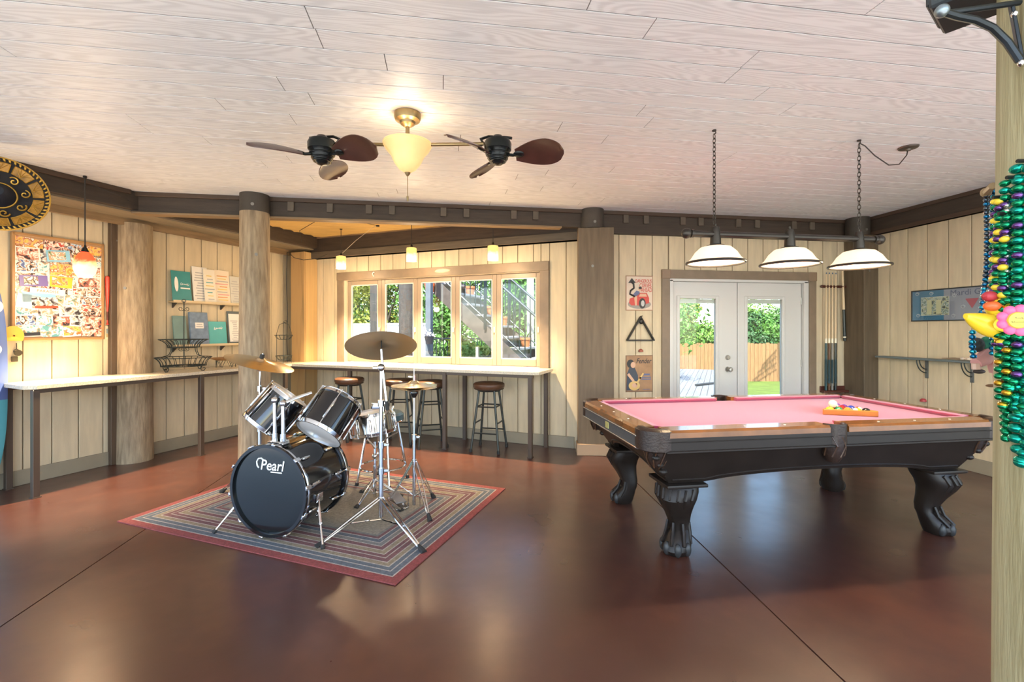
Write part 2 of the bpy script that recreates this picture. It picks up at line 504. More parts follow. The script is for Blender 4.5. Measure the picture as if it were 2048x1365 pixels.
MB().box((0, -0.03, 0.03), (3.7, 0.06, 0.062)).build('timber', M_beam, rb, False)
# beam following the left wall, through into the alcove
ox, oy = -3.03, 5.12
lb = thing('ceiling_beam', 'dark beam running along the left wall into the bar alcove', 'beam', (ox, oy, 2.62), R(60))
MB().box((-0.62, 0.05, 0.085), (6.2, 0.10, 0.17)).build('timber', M_beam, lb, False)
MB().box((-1.87, 0.01, 0.158), (3.7, 0.07, 0.044), bev=0.004).build('trim_strip', M_beamtrim, lb, False)
MB().box((-0.62, 0.30, -0.010), (6.2, 0.46, 0.018)).build('soffit_board', mat('soffit_grey', (0.23, 0.185, 0.125), 0.6, var=0.25, vs=5, stretch=(0.6, 6, 6)), lb, False)
MB().box((-0.62, 0.435, -0.055), (6.2, 0.05, 0.075)).build('header', M_header, lb, False)
wb = thing('ceiling_beam', 'dark deep beam above the bar window', 'beam', (CX_ + C30 * 2.4 , CY_ - S30 * 2.4, 2.475), R(-30))
MB().box((0.06, -0.05, 0.16), (4.1, 0.10, 0.32)).build('timber', M_beam, wb, False)
MB().box((0.06, -0.085, 0.305), (4.1, 0.06, 0.03)).build('trim_strip', M_header, wb, False)
MB().box((0.06, -0.07, 0.045), (4.1, 0.11, 0.09)).build('lower_face', mat('beam_mid', (0.105, 0.083, 0.06), 0.6, var=0.3, vs=6, stretch=(0.6, 6, 6)), wb, False)
rw = thing('ceiling_beam', 'dark beam above the right hand wall', 'beam', (5.26, 2.5, 2.575), R(-90))
MB().box((0, -0.03, 0.11), (5.2, 0.06, 0.225)).build('timber', M_beam, rw, False)
MB().box((0, -0.045, 0.205), (5.2, 0.07, 0.04), bev=0.004).build('trim_strip', M_beamtrim, rw, False)
MB().box((0, -0.04, 0.02), (5.2, 0.07, 0.045), bev=0.004).build('lower_strip', M_beamtrim, rw, False)
# alcove ceiling: yellow boards
ac = MB().prism([(-3.0, 5.27), (1.75, 5.27), (-2.1, 7.55), (-2.3, 7.45)], H - 0.008, H + 0.02).build('trim_1', mat('soffit_dark', (0.16, 0.10, 0.05), 0.7), smooth=False)
struct(ac, 'yellow board ceiling of the bar alcove', 'ceiling')
for i in range(14):
    t0 = i * 0.155
    y = 5.30 + t0
    xl = -2.95 + (y - 5.27) * 0.5774 + 0.1; xr = min(1.7, 1.70 - (y - 5.27) * 1.72)
    if xr - xl > 0.1:
        MB().box(((xl + xr) / 2, y + 0.075, H - 0.014), (xr - xl, 0.149, 0.012)).build('board', M_yellow, ac, False)

# --- round timber posts
def round_post(name, label, x, y, r, z1, dark_from=None, seed=1, seg=28, matl=None, z_start=0.0):
    rr = random.Random(seed)
    t = thing(name, label, 'post', (x, y, 0))
    def prof(za, zb, n):
        loops = []
        for k in range(n + 1):
            z = za + (zb - za) * k / n
            q = r * (1.06 - 0.08 * z / 2.8)
            loops.append([(q * (1 + 0.012 * math.sin(3 * a + seed + z) + 0.008 * math.sin(7 * a + 2 * z)) * math.cos(a),
                           q * (1 + 0.012 * math.sin(3 * a + seed + z) + 0.008 * math.sin(5 * a + 3 * z)) * math.sin(a), z)
                          for a in [2 * PI * i / seg for i in range(seg)]])
        return loops
    if z_start < (dark_from or z1): MB().loft(prof(z_start, dark_from or z1, 18)).build('shaft', matl or M_post, t)
    if dark_from: MB().loft(prof(dark_from, z1, 3)).build('painted_top', M_postdark, t)
    for k in range(2):
        a = rr.uniform(-2.6, -0.6)
        MB().cyl((r*1.0*math.cos(a), r*1.0*math.sin(a), (dark_from or 2.3) + 0.06 - k*0.5), (r*1.05*math.cos(a), r*1.05*math.sin(a), (dark_from or 2.3) + 0.06 - k*0.5), 0.016, seg=8).build('bolt', mat('bolt_steel', (0.25, 0.24, 0.22), 0.5, 0.8), t)
    return t
round_post('timber_post', 'weathered round timber post half sunk into the left wall beside the photo collage', -3.31, 5.62, 0.163, 2.56, seed=3)
round_post('timber_post', 'round timber post with dark painted top behind the drum kit', -1.895, 5.105, 0.14, 2.80, 2.615, seed=5)
round_post('timber_post', 'dark round post head rising from the wide board box between window and doors', 1.715, 5.16, 0.135, 2.80, 2.577, seed=9, z_start=2.577)
round_post('timber_post', 'dark round corner post head at the right wall and door wall corner', 5.10, 5.06, 0.13, 2.80, 2.577, seed=12, z_start=2.577)
# dark board beside the left post
tag(place(MB().box((0, -0.03, 1.28), (0.10, 0.06, 2.56), bev=0.005).build('wall_board', mat('board_dark', (0.10, 0.065, 0.04), 0.6, var=0.3, vs=6, stretch=(6, 6, 0.6)), smooth=False),
          (-3.44, 5.50, 0), R(60)), 'narrow dark brown upright board left of the half sunk post', 'board')
# boxed posts
def box_post(label, x, y, rz, w, d, z0, z1, m_, foot=True, seam=0.5):
    t = thing('boxed_post', label, 'post', (x, y, 0), rz)
    xs = (-w / 2, -w / 2 + w * seam, w / 2)
    for a, b_ in zip(xs, xs[1:]):
        if b_ - a > 0.005: MB().box(((a + b_) / 2, 0.011, (z0 + z1) / 2), (b_ - a - 0.002, 0.022, z1 - z0), bev=0.003).build('front_board', m_, t, False)
    for s in (-1, 1): MB().box((s * (w / 2 - 0.011), d / 2 + 0.011, (z0 + z1) / 2), (0.022, d - 0.022, z1 - z0)).build('side_board', m_, t, False)
    if foot: MB().box((0, d / 2 - 0.012, 0.065), (w + 0.036, d + 0.02, 0.13), bev=0.006).build('foot_moulding', mat('foot_tan', (0.36, 0.25, 0.16), 0.45), t, False)
    return t
M_box = mat('box_brown', (0.165, 0.118, 0.072), 0.6, var=0.3, vs=5, stretch=(5, 5, 0.5), bump=0.1, bs=50)
box_post('wide brown boxed post between the bar window and the doors', 1.722, 5.045, R(-13), 0.40, 0.17, 0, 2.575, M_box, seam=1.0)
box_post('brown boxed corner post beside the cue rack', 5.158, 4.93, R(0), 0.20, 0.28, 0, 2.575, mat('box_dark', (0.13, 0.095, 0.06), 0.6, var=0.3, vs=5, stretch=(5, 5, 0.5)), foot=True, seam=1.0)
cp = thing('boxed_post', 'orange pine boxed post in the alcove corner left of the window', 'post', (CX_, CY_, 0), R(-30))
MB().box((0.322, -0.239, 1.28), (0.264, 0.022, 2.56), bev=0.003).build('front_board', M_pine, cp, False)
MB().box((0.443, -0.115, 1.28), (0.022, 0.225, 2.56), bev=0.003).build('side_board', mat('pine_light', (0.55, 0.37, 0.17), 0.55, var=0.3, vs=4, stretch=(6, 6, 0.5), wave=2.0), cp, False)

# --- window band
def window():
    t = thing('window_1', 'wide taupe window of five side by side sashes above the bar', 'window', (CX_, CY_, 0), R(-30))
    t['kind'] = 'structure'
    a, b_, z0, z1 = WIN
    cw = 0.115
    casing = M_trim
    for nm, c, s in (('casing_side', (a - cw / 2 + 0.01, -0.012, (z0 + z1 + 0.10) / 2), (cw, 0.026, z1 + 0.10 - z0)), ('casing_side', (b_ + cw / 2 - 0.01, -0.012, (z0 + z1 + 0.10) / 2), (cw, 0.026, z1 + 0.10 - z0)),
                     ('casing_head', ((a + b_) / 2, -0.016, z1 + 0.045), (b_ - a + 2 * cw - 0.02, 0.034, 0.115))):
        MB().box(c, s, bev=0.003).build(nm, casing, t, False)
    jm = mat('jamb_cream', (0.60, 0.52, 0.40), 0.5)
    for c, s in (((a + 0.008, 0.06, (z0 + z1) / 2), (0.016, 0.13, z1 - z0)), ((b_ - 0.008, 0.06, (z0 + z1) / 2), (0.016, 0.13, z1 - z0)), (((a + b_) / 2, 0.06, z1 - 0.008), (b_ - a, 0.13, 0.016)), (((a + b_) / 2, 0.06, z0 + 0.012), (b_ - a, 0.13, 0.024))):
        MB().box(c, s).build('jamb', jm, t, False)
    fm = mat('sash_taupe', (0.30, 0.235, 0.175), 0.4)
    n = 5; x0, x1 = a + 0.02, b_ - 0.02; w = (x1 - x0) / n
    zb, zt = z0 + 0.03, z1 - 0.02
    for i in range(n):
        xa, xb = x0 + i * w, x0 + (i + 1) * w
        sl, st, sb = 0.062, 0.06, 0.085
        m = MB()
        for c, s in (((xa + sl / 2, 0.085, (zb + zt) / 2), (sl - 0.003, 0.05, zt - zb)), ((xb - sl / 2, 0.085, (zb + zt) / 2), (sl - 0.003, 0.05, zt - zb)),
                     (((xa + xb) / 2, 0.085, zt - st / 2), (w - 2 * sl, 0.05, st)), (((xa + xb) / 2, 0.085, zb + sb / 2), (w - 2 * sl, 0.05, sb))):
            m.box(c, s, bev=0.004)
        sash = m.build('sash', fm, t, False)
        MB().box(((xa + xb) / 2, 0.088, (zb + zt) / 2), (w - 2 * sl + 0.01, 0.005, zt - zb - st - sb + 0.01)).build('pane', glass_mat(), sash, False)
        bead = MB(); 
        for sx in (xa + sl + 0.006, xb - sl - 0.006): bead.box((sx, 0.072, (zb + zt + sb - st) / 2), (0.012, 0.02, zt - zb - st - sb))
        for sz in (zb + sb + 0.006, zt - st - 0.006): bead.box(((xa + xb) / 2, 0.072, sz), (w - 2 * sl, 0.02, 0.012))
        bead.build('glazing_bead', mat('bead_pale', (0.66, 0.63, 0.57), 0.35), sash, False)
        MB().box((xb - 0.03, 0.05, 1.42), (0.016, 0.02, 0.07), bev=0.004).build('latch', mat('latch_white', (0.7, 0.7, 0.66), 0.35), sash, False)
    return t
win = window()
# small oval plaque and a curl ornament on the window head casing
def on_wb(x, z, y=0.0): return (CX_ + C30 * x + S30 * y, CY_ - S30 * x + C30 * y, z)
pq = thing('wall_plaque', 'small oval cream plaque on the window head casing', 'plaque', on_wb(2.62, 2.205, -0.034), R(-30))
MB().sphere((0, 0, 0), 0.13, 20, 8, (1, 0.06, 0.22)).build('plate', mat('plaque_cream', (0.55, 0.47, 0.36), 0.6), pq)
MB().torus((0, -0.006, 0), 0.118, 0.006, (0, 1, 0), 28, 6, (1, 0.2)).build('rim', mat('plaque_rim', (0.40, 0.32, 0.22), 0.6), pq)
og = thing('wall_ornament', 'tiny white curled ornament on the window head casing near the left lamp', 'ornament', on_wb(1.50, 2.205, -0.036), R(-30))
MB().tube([(0.02, 0, -0.03), (0.0, -0.004, -0.01), (-0.004, -0.006, 0.012), (0.012, -0.006, 0.03), (0.028, -0.004, 0.026)], 0.007, 6).build('curl', mat('ornament_white', (0.75, 0.72, 0.65), 0.4), og)

# --- glazed double doors
M_door = mat('door_white', (0.60, 0.60, 0.585), 0.35)
def door_leaf(n, xa, xb, ga, gb, hw):
    t = thing('door_%d' % n, 'white glazed door leaf %s' % ('with deadbolt and lever, left of the pair' if hw else 'on the right of the pair'), 'door', (0, DWY, 0), 0)
    t['kind'] = 'structure'
    zb, zt = 0.02, 2.0; g0, g1 = 0.30, 1.80; y = 0.05
    m = MB()
    for c, s in (((xa + ga) / 2, (xa, ga, zb, zt)), ((gb + xb) / 2, (gb, xb, zb, zt)), (0, (ga, gb, g1, zt)), (0, (ga, gb, zb, g0))):
        p = s; m.box(((p[0] + p[1]) / 2, y, (p[2] + p[3]) / 2), (p[1] - p[0], 0.044, p[3] - p[2]))
    m.build('leaf_frame', M_door, t, False)
    f = MB(); w = 0.035
    for (p0, p1, q0, q1) in ((ga - w, ga + 0.004, g0 - w, g1 + w), (gb - 0.004, gb + w, g0 - w, g1 + w), (ga, gb, g1 - 0.004, g1 + w), (ga, gb, g0 - w, g0 + 0.004)):
        f.box(((p0 + p1) / 2, y - 0.026, (q0 + q1) / 2), (p1 - p0, 0.022, q1 - q0), bev=0.006)
    f.build('glazing_frame', M_door, t, False)
    MB().box(((ga + gb) / 2, y, (g0 + g1) / 2), (gb - ga, 0.006, g1 - g0)).build('pane', glass_mat(), t, False)
    bl = MB().box(((ga + gb) / 2, y + 0.014, g1 - 0.03), (gb - ga - 0.004, 0.014, 0.05)).build('raised_blind', mat('blind_white', (0.72, 0.71, 0.68), 0.5), t, False)
    for k in range(3): MB().box(((ga + gb) / 2, y + 0.004, g1 - 0.012 - k * 0.014), (gb - ga - 0.006, 0.008, 0.004)).build('blind_slat', mat('blind_slat', (0.6, 0.59, 0.56), 0.5), bl, False)
    if hw:
        br = mat('satin_nickel', (0.45, 0.43, 0.40), 0.3, 0.9)
        db = MB().lathe([(0.0001, -0.03), (0.022, -0.03), (0.027, -0.02), (0.031, -0.004), (0.031, 0.0)], 20, mx((3.47, y - 0.022, 1.08), 0, R(-90))).build('deadbolt', br, t)
        db.name = 'deadbolt'
        MB().box((3.47, y - 0.058, 1.08), (0.008, 0.014, 0.03), bev=0.003).build('thumb_turn', br, db)
        hd = MB().lathe([(0.0001, -0.012), (0.028, -0.012), (0.033, -0.004), (0.033, 0.0)], 20, mx((3.47, y - 0.022, 0.935), 0, R(-90))).build('door_handle', br, t)
        MB().lathe([(0.010, 0.0), (0.011, -0.03), (0.026, -0.042), (0.03, -0.055), (0.022, -0.068), (0.0001, -0.07)], 18, mx((3.47, y - 0.03, 0.935), 0, R(-90))).build('knob', br, hd)
    for z in (0.25, 1.0, 1.78):
        xx = xb - 0.004 if not hw else xa + 0.004
        MB().cyl((xx, y - 0.026, z - 0.045), (xx, y - 0.026, z + 0.045), 0.007, seg=8).build('hinge', mat('satin_nickel', (0.45, 0.43, 0.40), 0.3, 0.9), t)
    return t
door_leaf(1, 2.735, 3.595, 2.835, 3.315, True)
door_leaf(2, 3.605, 4.475, 3.73, 4.215, False)
dt = thing('trim_2', 'taupe casing and white jamb of the double doors', 'trim', (0, DWY, 0)); dt['kind'] = 'structure'
for nm, c, s in (('casing_side', (2.64, -0.012, 1.02), (0.10, 0.026, 2.04)), ('casing_side', (4.60, -0.012, 1.02), (0.10, 0.026, 2.04)), ('casing_head', (3.62, -0.014, 2.085), (2.06, 0.03, 0.105))):
    MB().box(c, s, bev=0.003).build(nm, M_trim, dt, False)
for x in (2.642, 4.598): MB().box((x, -0.017, 2.085), (0.108, 0.036, 0.11), bev=0.004).build('corner_block', mat('block_taupe', (0.25, 0.17, 0.11), 0.5), dt, False)
for c, s in (((2.712, 0.05, 1.01), (0.044, 0.14, 2.02)), ((4.515, 0.05, 1.01), (0.06, 0.14, 2.02)), ((3.61, 0.05, 2.02), (1.86, 0.14, 0.036)), ((3.6, 0.082, 1.0), (0.03, 0.02, 1.98)), ((3.61, 0.05, 0.008), (1.86, 0.14, 0.016))):
    MB().box(c, s, bev=0.003).build('jamb', M_door, dt, False)
# ------------------------------------------------------------------ outside
def wo(a, o, z=0.0):
    """point outside the bar window: a along the wall from the alcove corner, o metres out"""
    return (CX_ + C30 * a + S30 * o, CY_ - S30 * a + C30 * o, z)
FW, RT = Vector((math.sin(R(8.6)), math.cos(R(8.6)), 0)), Vector((math.cos(R(8.6)), -math.sin(R(8.6)), 0))
def yd(d, lat, z=0.0):
    p = FW * d + RT * lat
    return (p.x, p.y, z)
M_conc = mat('bounce_concrete', (0.62, 0.58, 0.53), 0.8, var=0.12, vs=2)
M_lawn = mat('lawn_green', (0.15, 0.22, 0.03), 0.9, var=0.35, vs=3, bump=0.6, bs=90)
g = MB().box((0, 6, -0.95), (140, 140, 0.3)).build('yard_ground', M_lawn, smooth=False)
struct(g, 'green lawn around the house', 'lawn')
pt = MB()
pt.prism([(-16, -14), (16, -14), (16, -0.32), (5.4, -0.32), (-5.62, -0.32), (-5.62, 1.9), (-16, 1.9)], -0.8, -0.03)  # unseen slab, added and kept pale to bounce sun onto the ceiling
struct(pt.build('bounce_slab', M_conc, smooth=False), 'unseen pale concrete slab added behind the camera to bounce sunlight in', 'bounce_slab')
struct(MB().prism([(-16, 1.9), (-5.62, 1.9), (-2.5, 7.95), (1.0, 6.0), (4.0, 12.0), (-1.0, 20), (-16, 20)], -0.8, -0.03).build('courtyard', mat('courtyard_paving', (0.33, 0.31, 0.29), 0.85, var=0.2, vs=3), smooth=False), 'grey paved courtyard beyond the bar window', 'paving')
# deck boards
dg, dh = Vector((0.54, 0.842, 0)), Vector((0.842, -0.54, 0))
dk = thing('deck', 'grey plank deck outside the left door pane', 'deck', (2.95, 5.45, -0.06), math.atan2(dg.y, dg.x)); dk['kind'] = 'structure'
MB().box((6.2, 1.75, -0.06), (12.9, 4.9, 0.05)).build('joists', mat('joist_dark', (0.05, 0.045, 0.04), 0.9), dk, False)
me_db = MB().box((0, 0, 0), (12.8, 0.135, 0.03), bev=0.004).mesh('deck_board', mat('deck_grey', (0.25, 0.245, 0.25), 0.75, var=0.2, vs=5, stretch=(0.4, 6, 1)), False)
for i in range(33): inst(me_db, 'deck_board', dk, (6.2, -0.55 + i * 0.143, -0.018))
hz_ = thing('garden_hose', 'dark handle lying on the sunlit deck', 'hose', tuple(Vector((2.95, 5.45, -0.055)) + dg * 7.3 + dh * 0.15), R(25))
MB().tube([(-0.5, 0, 0.03), (0, 0.01, 0.03), (0.5, 0, 0.03)], 0.03, 6).build('shaft', mat('hose_black', (0.03, 0.03, 0.03), 0.6), hz_)
# picket fence
fc = thing('picket_fence', 'tall orange brown board fence across the yard', 'fence', yd(20, 11.5, -0.85), R(-8.6))
me_pk = MB().prism([(-0.078, 0), (0.078, 0), (0.078, 1.66), (0.055, 1.70), (-0.055, 1.70), (-0.078, 1.66)], -0.011, 0.011, Matrix.Rotation(R(90), 4, 'X')).mesh('picket', mat('fence_cedar', (0.36, 0.18, 0.075), 0.8, var=0.3, vs=3, stretch=(8, 8, 0.8)), False)
for i in range(112): inst(me_pk, 'picket', fc, (-9.3 + i * 0.166, rnd.uniform(-0.008, 0.008), rnd.uniform(-0.03, 0.02)))
for z in (0.35, 1.4): MB().box((0, 0.05, z), (18.6, 0.05, 0.09)).build('rail', mat('fence_rail', (0.3, 0.17, 0.09), 0.8), fc, False)

def leaf_mat(nm, c):
    return mat(nm, c, 0.55, var=0.6, vs=1.6, rand=False, detail=6.0)
LEAF = [leaf_mat('leaf_bright', (0.23, 0.42, 0.055)), leaf_mat('leaf_mid', (0.14, 0.33, 0.05)), leaf_mat('leaf_yellow', (0.42, 0.45, 0.06)), leaf_mat('leaf_dark', (0.06, 0.17, 0.04)), leaf_mat('leaf_blue', (0.10, 0.22, 0.14))]
M_trunk = mat('bark', (0.13, 0.10, 0.075), 0.9, var=0.4)
def tree(name, label, loc, rx, rz, zc, n, li, seed, leaf=0.09, trunk=True, group=None, lobes=9, elong=1.7):
    rr = random.Random(seed)
    t = thing(name, label, 'tree' if 'tree' in name else 'plant', loc, 0, group)
    cs = []
    for k in range(lobes):
        a = rr.uniform(0, 2 * PI); q = rr.uniform(0.15, 0.75)
        cs.append((rx * q * math.cos(a), rx * q * math.sin(a), zc + rz * rr.uniform(-0.65, 0.65), rr.uniform(0.32, 0.55)))
    m = MB()
    vs, fs = [], []
    for i in range(n):
        c = cs[i % lobes]
        d = Vector((rr.gauss(0, 1), rr.gauss(0, 1), rr.gauss(0, 1))).normalized() * (rr.uniform(0.55, 1.05))
        p = Vector((c[0] + d.x * rx * c[3], c[1] + d.y * rx * c[3], max(0.03, c[2] + d.z * rz * c[3])))
        nn = (d + Vector((rr.uniform(-.8, .8), rr.uniform(-.8, .8), rr.uniform(-.3, .9)))).normalized()
        u = nn.orthogonal().normalized(); u = (Matrix.Rotation(rr.uniform(0, 6.28), 3, nn) @ u); w = nn.cross(u)
        s = leaf * rr.uniform(0.6, 1.25)
        b = len(vs)
        vs += [tuple(p - u * s * elong * 0.5), tuple(p + w * s * 0.42 + nn * s * 0.1), tuple(p + u * s * elong * 0.5), tuple(p - w * s * 0.42 + nn * s * 0.1)]
        fs += [(b, b + 1, b + 2), (b, b + 2, b + 3)]
    m.add(vs, fs)
    m.build('foliage', LEAF[li], t, False)
    if trunk:
        tm = MB().tube([(0, 0, -0.3), (0.05, 0.02, zc * 0.4), (0, 0, zc)], 0.09, 7, rs=[0.12, 0.09, 0.05])
        for k in range(0, lobes, 2): tm.tube([(0, 0, zc * 0.55), (cs[k][0] * .5, cs[k][1] * .5, (zc * .6 + cs[k][2]) / 2), cs[k][:3]], 0.03, 5, rs=[0.05, 0.03, 0.012])
        tm.build('trunk', M_trunk, t)
    return t
G1 = 'trees beyond the board fence'
tr = [(22.0, 6.9, 2.4, 1.9, 1.4, 1, 'bushy green tree left behind the fence'), (22.3, 8.9, 1.5, 1.4, 1.0, 0, 'bright green shrub tree low behind the fence in the left pane'),
      (23.5, 8.2, 1.4, 2.3, 2.0, 2, 'olive yellow feathery tree standing in the left pane'), (22.2, 10.9, 1.6, 1.6, 1.3, 3, 'dark glossy leaved tree behind the fence in the right pane'),
      (22.4, 13.0, 2.0, 1.6, 1.2, 1, 'mid green leafy tree at the right of the right pane'), (25.0, 12.2, 2.2, 2.4, 1.7, 0, 'pale bright tree further back in the right pane'), (25.5, 6.3, 1.3, 2.3, 2.6, 4, 'tall thin tree showing against the sky at left'), (22.6, 16.2, 2.2, 2.0, 1.5, 1, 'round green tree beyond the fence past the right door pane'), (23.0, 19.4, 2.2, 2.0, 1.5, 0, 'farthest right bright tree beyond the board fence')]
for i, (d, lat, rx, rz, zc, li, lb) in enumerate(tr):
    tree('yard_tree', lb, yd(d, lat, -0.8), rx, rz, zc + 0.5, 9000, li, 40 + i, 0.10, True, G1, 12)
pn = thing('pine_branch_tree', 'bluish drooping pine branch hanging into the right pane sky', 'tree', yd(17, 10.2, -0.8), 0)
mm = MB(); rr = random.Random(3)
for k in range(4):
    p0 = Vector((0.7, 0.3, 3.9 + k * 0.28)); p1 = p0 + Vector((-1.3 + k * 0.22, 0, -0.55)) 
    for j in range(46):
        q = p0.lerp(p1, rr.random()); d = Vector((rr.uniform(-.5, .5), rr.uniform(-.5, .5), -1)).normalized() * rr.uniform(.12, .3)
        mm.tube([tuple(q), tuple(q + d)], 0.007, 3, False)
    mm.tube([tuple(p0), tuple(p1)], 0.018, 5)
mm.build('foliage', LEAF[4], pn, False)
MB().tube([(0.9, 0.3, -0.2), (0.95, 0.35, 2.5), (0.8, 0.3, 5.2)], 0.1, 8, rs=[.14, .11, .05]).build('trunk', M_trunk, pn)
# greenery beyond the bar window
G2 = 'trees beyond the bar window'
tw = [(-5.0, 9.0, 2.3, 2.6, 2.7, 2, 'yellow green tree seen in the first window pane'), (-2.6, 9.5, 2.0, 2.8, 3.0, 1, 'deep green tree between the first and second panes'), (-0.6, 9.6, 1.9, 2.8, 3.1, 0, 'bright green tree behind the round outdoor pile'),
      (0.8, 7.8, 1.6, 2.3, 2.5, 1, 'leafy tree beneath the outdoor staircase'), (2.2, 8.6, 2.1, 3.0, 3.4, 0, 'tall bright tree behind the stair railing'), (4.0, 9.0, 2.2, 3.0, 3.2, 1, 'green tree filling the last window pane'), (-7.5, 10.5, 2.3, 2.8, 3.0, 1, 'far green tree at the left edge of the window')]
for i, (a, o, rx, rz, zc, li, lb) in enumerate(tw):
    tree('yard_tree', lb, wo(a, o, -0.05), rx, rz, zc, 9000, li, 80 + i, 0.10, True, G2, 12)
pl = [(0.55, 4.6, 0.55, 0.55, 0.75, 2, 'yellow green fern plant below the stair'), (1.05, 4.0, 0.40, 0.35, 0.75, 0, 'bushy plant in front of the garden railing'), (1.55, 4.3, 0.45, 0.25, 0.95, 2, 'flowering plant in the round basket planter')]
for i, (a, o, rx, rz, zc, li, lb) in enumerate(pl):
    tree('garden_plant', lb, wo(a, o, -0.03), rx, rz, zc, 900, li, 120 + i, 0.085, False, None, 7, 2.6)
bp = thing('basket_planter', 'round wicker planter basket under the outdoor stair', 'planter', wo(1.6, 4.25, -0.03))
MB().lathe([(0.0001, 0), (0.30, 0), (0.42, 0.75), (0.44, 0.78), (0.40, 0.78), (0.36, 0.70), (0.0001, 0.70)], 20).build('basket', mat('wicker', (0.36, 0.25, 0.14), 0.8, var=0.4, vs=20), bp)
for k in range(5): MB().torus((0, 0, 0.12 + k * 0.14), 0.315 + k * 0.022, 0.012, (0, 0, 1), 24, 6).build('band', mat('wicker_band', (0.28, 0.19, 0.10), 0.8), bp)
# white wall far left
ww_ = thing('garden_wall', 'bright white low wall far behind the left window panes', 'wall', wo(-5.6, 7.0, 0), R(-30)); ww_['kind'] = 'structure'
MB().box((0, 0, 0.78), (7.4, 0.15, 1.6)).build('panel', mat('white_render', (0.62, 0.61, 0.61), 0.8), ww_, False)
MB().box((0, 0, 1.6), (7.5, 0.22, 0.06)).build('coping', mat('white_render2', (0.64, 0.63, 0.63), 0.8), ww_, False)
# outdoor posts
M_pile = mat('pile_grey', (0.10, 0.085, 0.075), 0.85, var=0.35, vs=6, stretch=(4, 4, .8), bump=.4, bs=30)
po = thing('outdoor_post', 'square dark two faced post outside the first window pane', 'post', wo(-0.03, 2.0, -0.03), R(-12))
MB().box((0, 0, 1.6), (0.17, 0.17, 3.3), bev=0.008).build('shaft', M_pile, po, False)
MB().box((0, 0, 0.06), (0.23, 0.23, 0.12), bev=0.01).build('base', M_pile, po, False)
po = thing('outdoor_post', 'thick round dark pile outside the second window pane', 'post', wo(0.68, 2.0, -0.03))
MB().lathe([(0.155, 0), (0.15, 1.2), (0.145, 2.4), (0.14, 3.3)], 20).build('shaft', M_pile, po)
MB().lathe([(0.156, 0.0), (0.175, 0.01), (0.175, 0.1), (0.156, 0.12)], 20).build('collar', M_pile, po)
po = thing('outdoor_post', 'slim bluish post with hanging pot outside the third window pane', 'post', wo(1.17, 2.0, -0.03), R(-20))
MB().box((0, 0, 1.6), (0.10, 0.13, 3.3), bev=0.006).build('shaft', mat('post_bluegrey', (0.17, 0.19, 0.22), 0.8, var=.2), po, False)
MB().box((0, 0, 0.05), (0.15, 0.18, 0.1), bev=0.006).build('base', M_pile, po, False)
po = thing('outdoor_post', 'pale slender post behind the stair railing', 'post', wo(2.35, 4.3, -0.03))
MB().box((0, 0, 1.6), (0.14, 0.14, 3.3), bev=0.006).build('shaft', mat('post_pale', (0.5, 0.47, 0.42), 0.8), po, False)
MB().box((0, 0, 0.05), (0.2, 0.2, 0.1), bev=0.006).build('base', mat('post_pale', (0.5, 0.47, 0.42), 0.8), po, False)
hp = thing('hanging_pot', 'dark pot with pale flowers hanging on the slim outdoor post', 'pot', wo(1.26, 1.85, 1.16))
MB().lathe([(0.0001, 0), (0.06, 0), (0.085, 0.13), (0.09, 0.14), (0.075, 0.14), (0.0001, 0.12)], 14).build('pot', mat('pot_dark', (0.05, 0.04, 0.045), 0.6), hp)
fl = MB(); rr = random.Random(8)
for k in range(16): fl.sphere((rr.uniform(-.08, .08), rr.uniform(-.07, .07), rr.uniform(.14, .27)), rr.uniform(.016, .028), 6, 4)
fl.build('flowers', mat('petals_pale', (0.75, 0.68, 0.72), 0.6), hp)
MB().tube([(-0.07, 0, 0.14), (-0.1, 0.05, 0.35), (-0.1, 0.1, 0.42)], 0.005, 5).build('hanger', M_pile, hp)
# staircase
st = thing('staircase', 'outdoor timber staircase with black metal railings descending to the right', 'staircase', wo(0, 2.5, 0), R(-30))
M_str = mat('stringer_brown', (0.135, 0.105, 0.09), 0.8, var=0.35, vs=8, stretch=(1, 1, 1))
M_tread = mat('tread_grey', (0.40, 0.37, 0.37), 0.8, var=0.2, vs=6)
def su(a): return 2.358 - 0.86 * (a - 1.096)
SW = 1.15
for o in (0.0, SW):
    poly = [(-0.35, su(-0.35)), (3.75, su(3.75)), (3.75, 0.0), (3.45, 0.0), (-0.35, su(-0.35) - 0.34)]
    MB().prism(poly, -0.022, 0.022, Matrix.Translation((0, o, 0)) @ Matrix.Rotation(R(90), 4, 'X')).build('stringer', M_str, st, False)
n = 16
for i in range(n):
    a = -0.2 + i * 0.245
    z = su(a + 0.13) + 0.02
    if z < 0.05: break
    tr_ = MB().box((a + 0.13, SW / 2, z), (0.27, SW - 0.06, 0.04), bev=0.005).build('tread', M_tread, st, False)
    MB().box((a + 0.02, SW / 2, z - 0.11), (0.02, SW, 0.18)).build('riser', mat('riser_grey', (0.30, 0.27, 0.25), 0.8), st, False)
MB().box((1.93, -0.03, 0.55), (0.05, 0.05, 1.1)).build('prop_post', mat('prop_pale', (0.42, 0.36, 0.31), 0.8), st, False)
M_iron = mat('railing_black', (0.014, 0.022, 0.028), 0.4, 0.3)
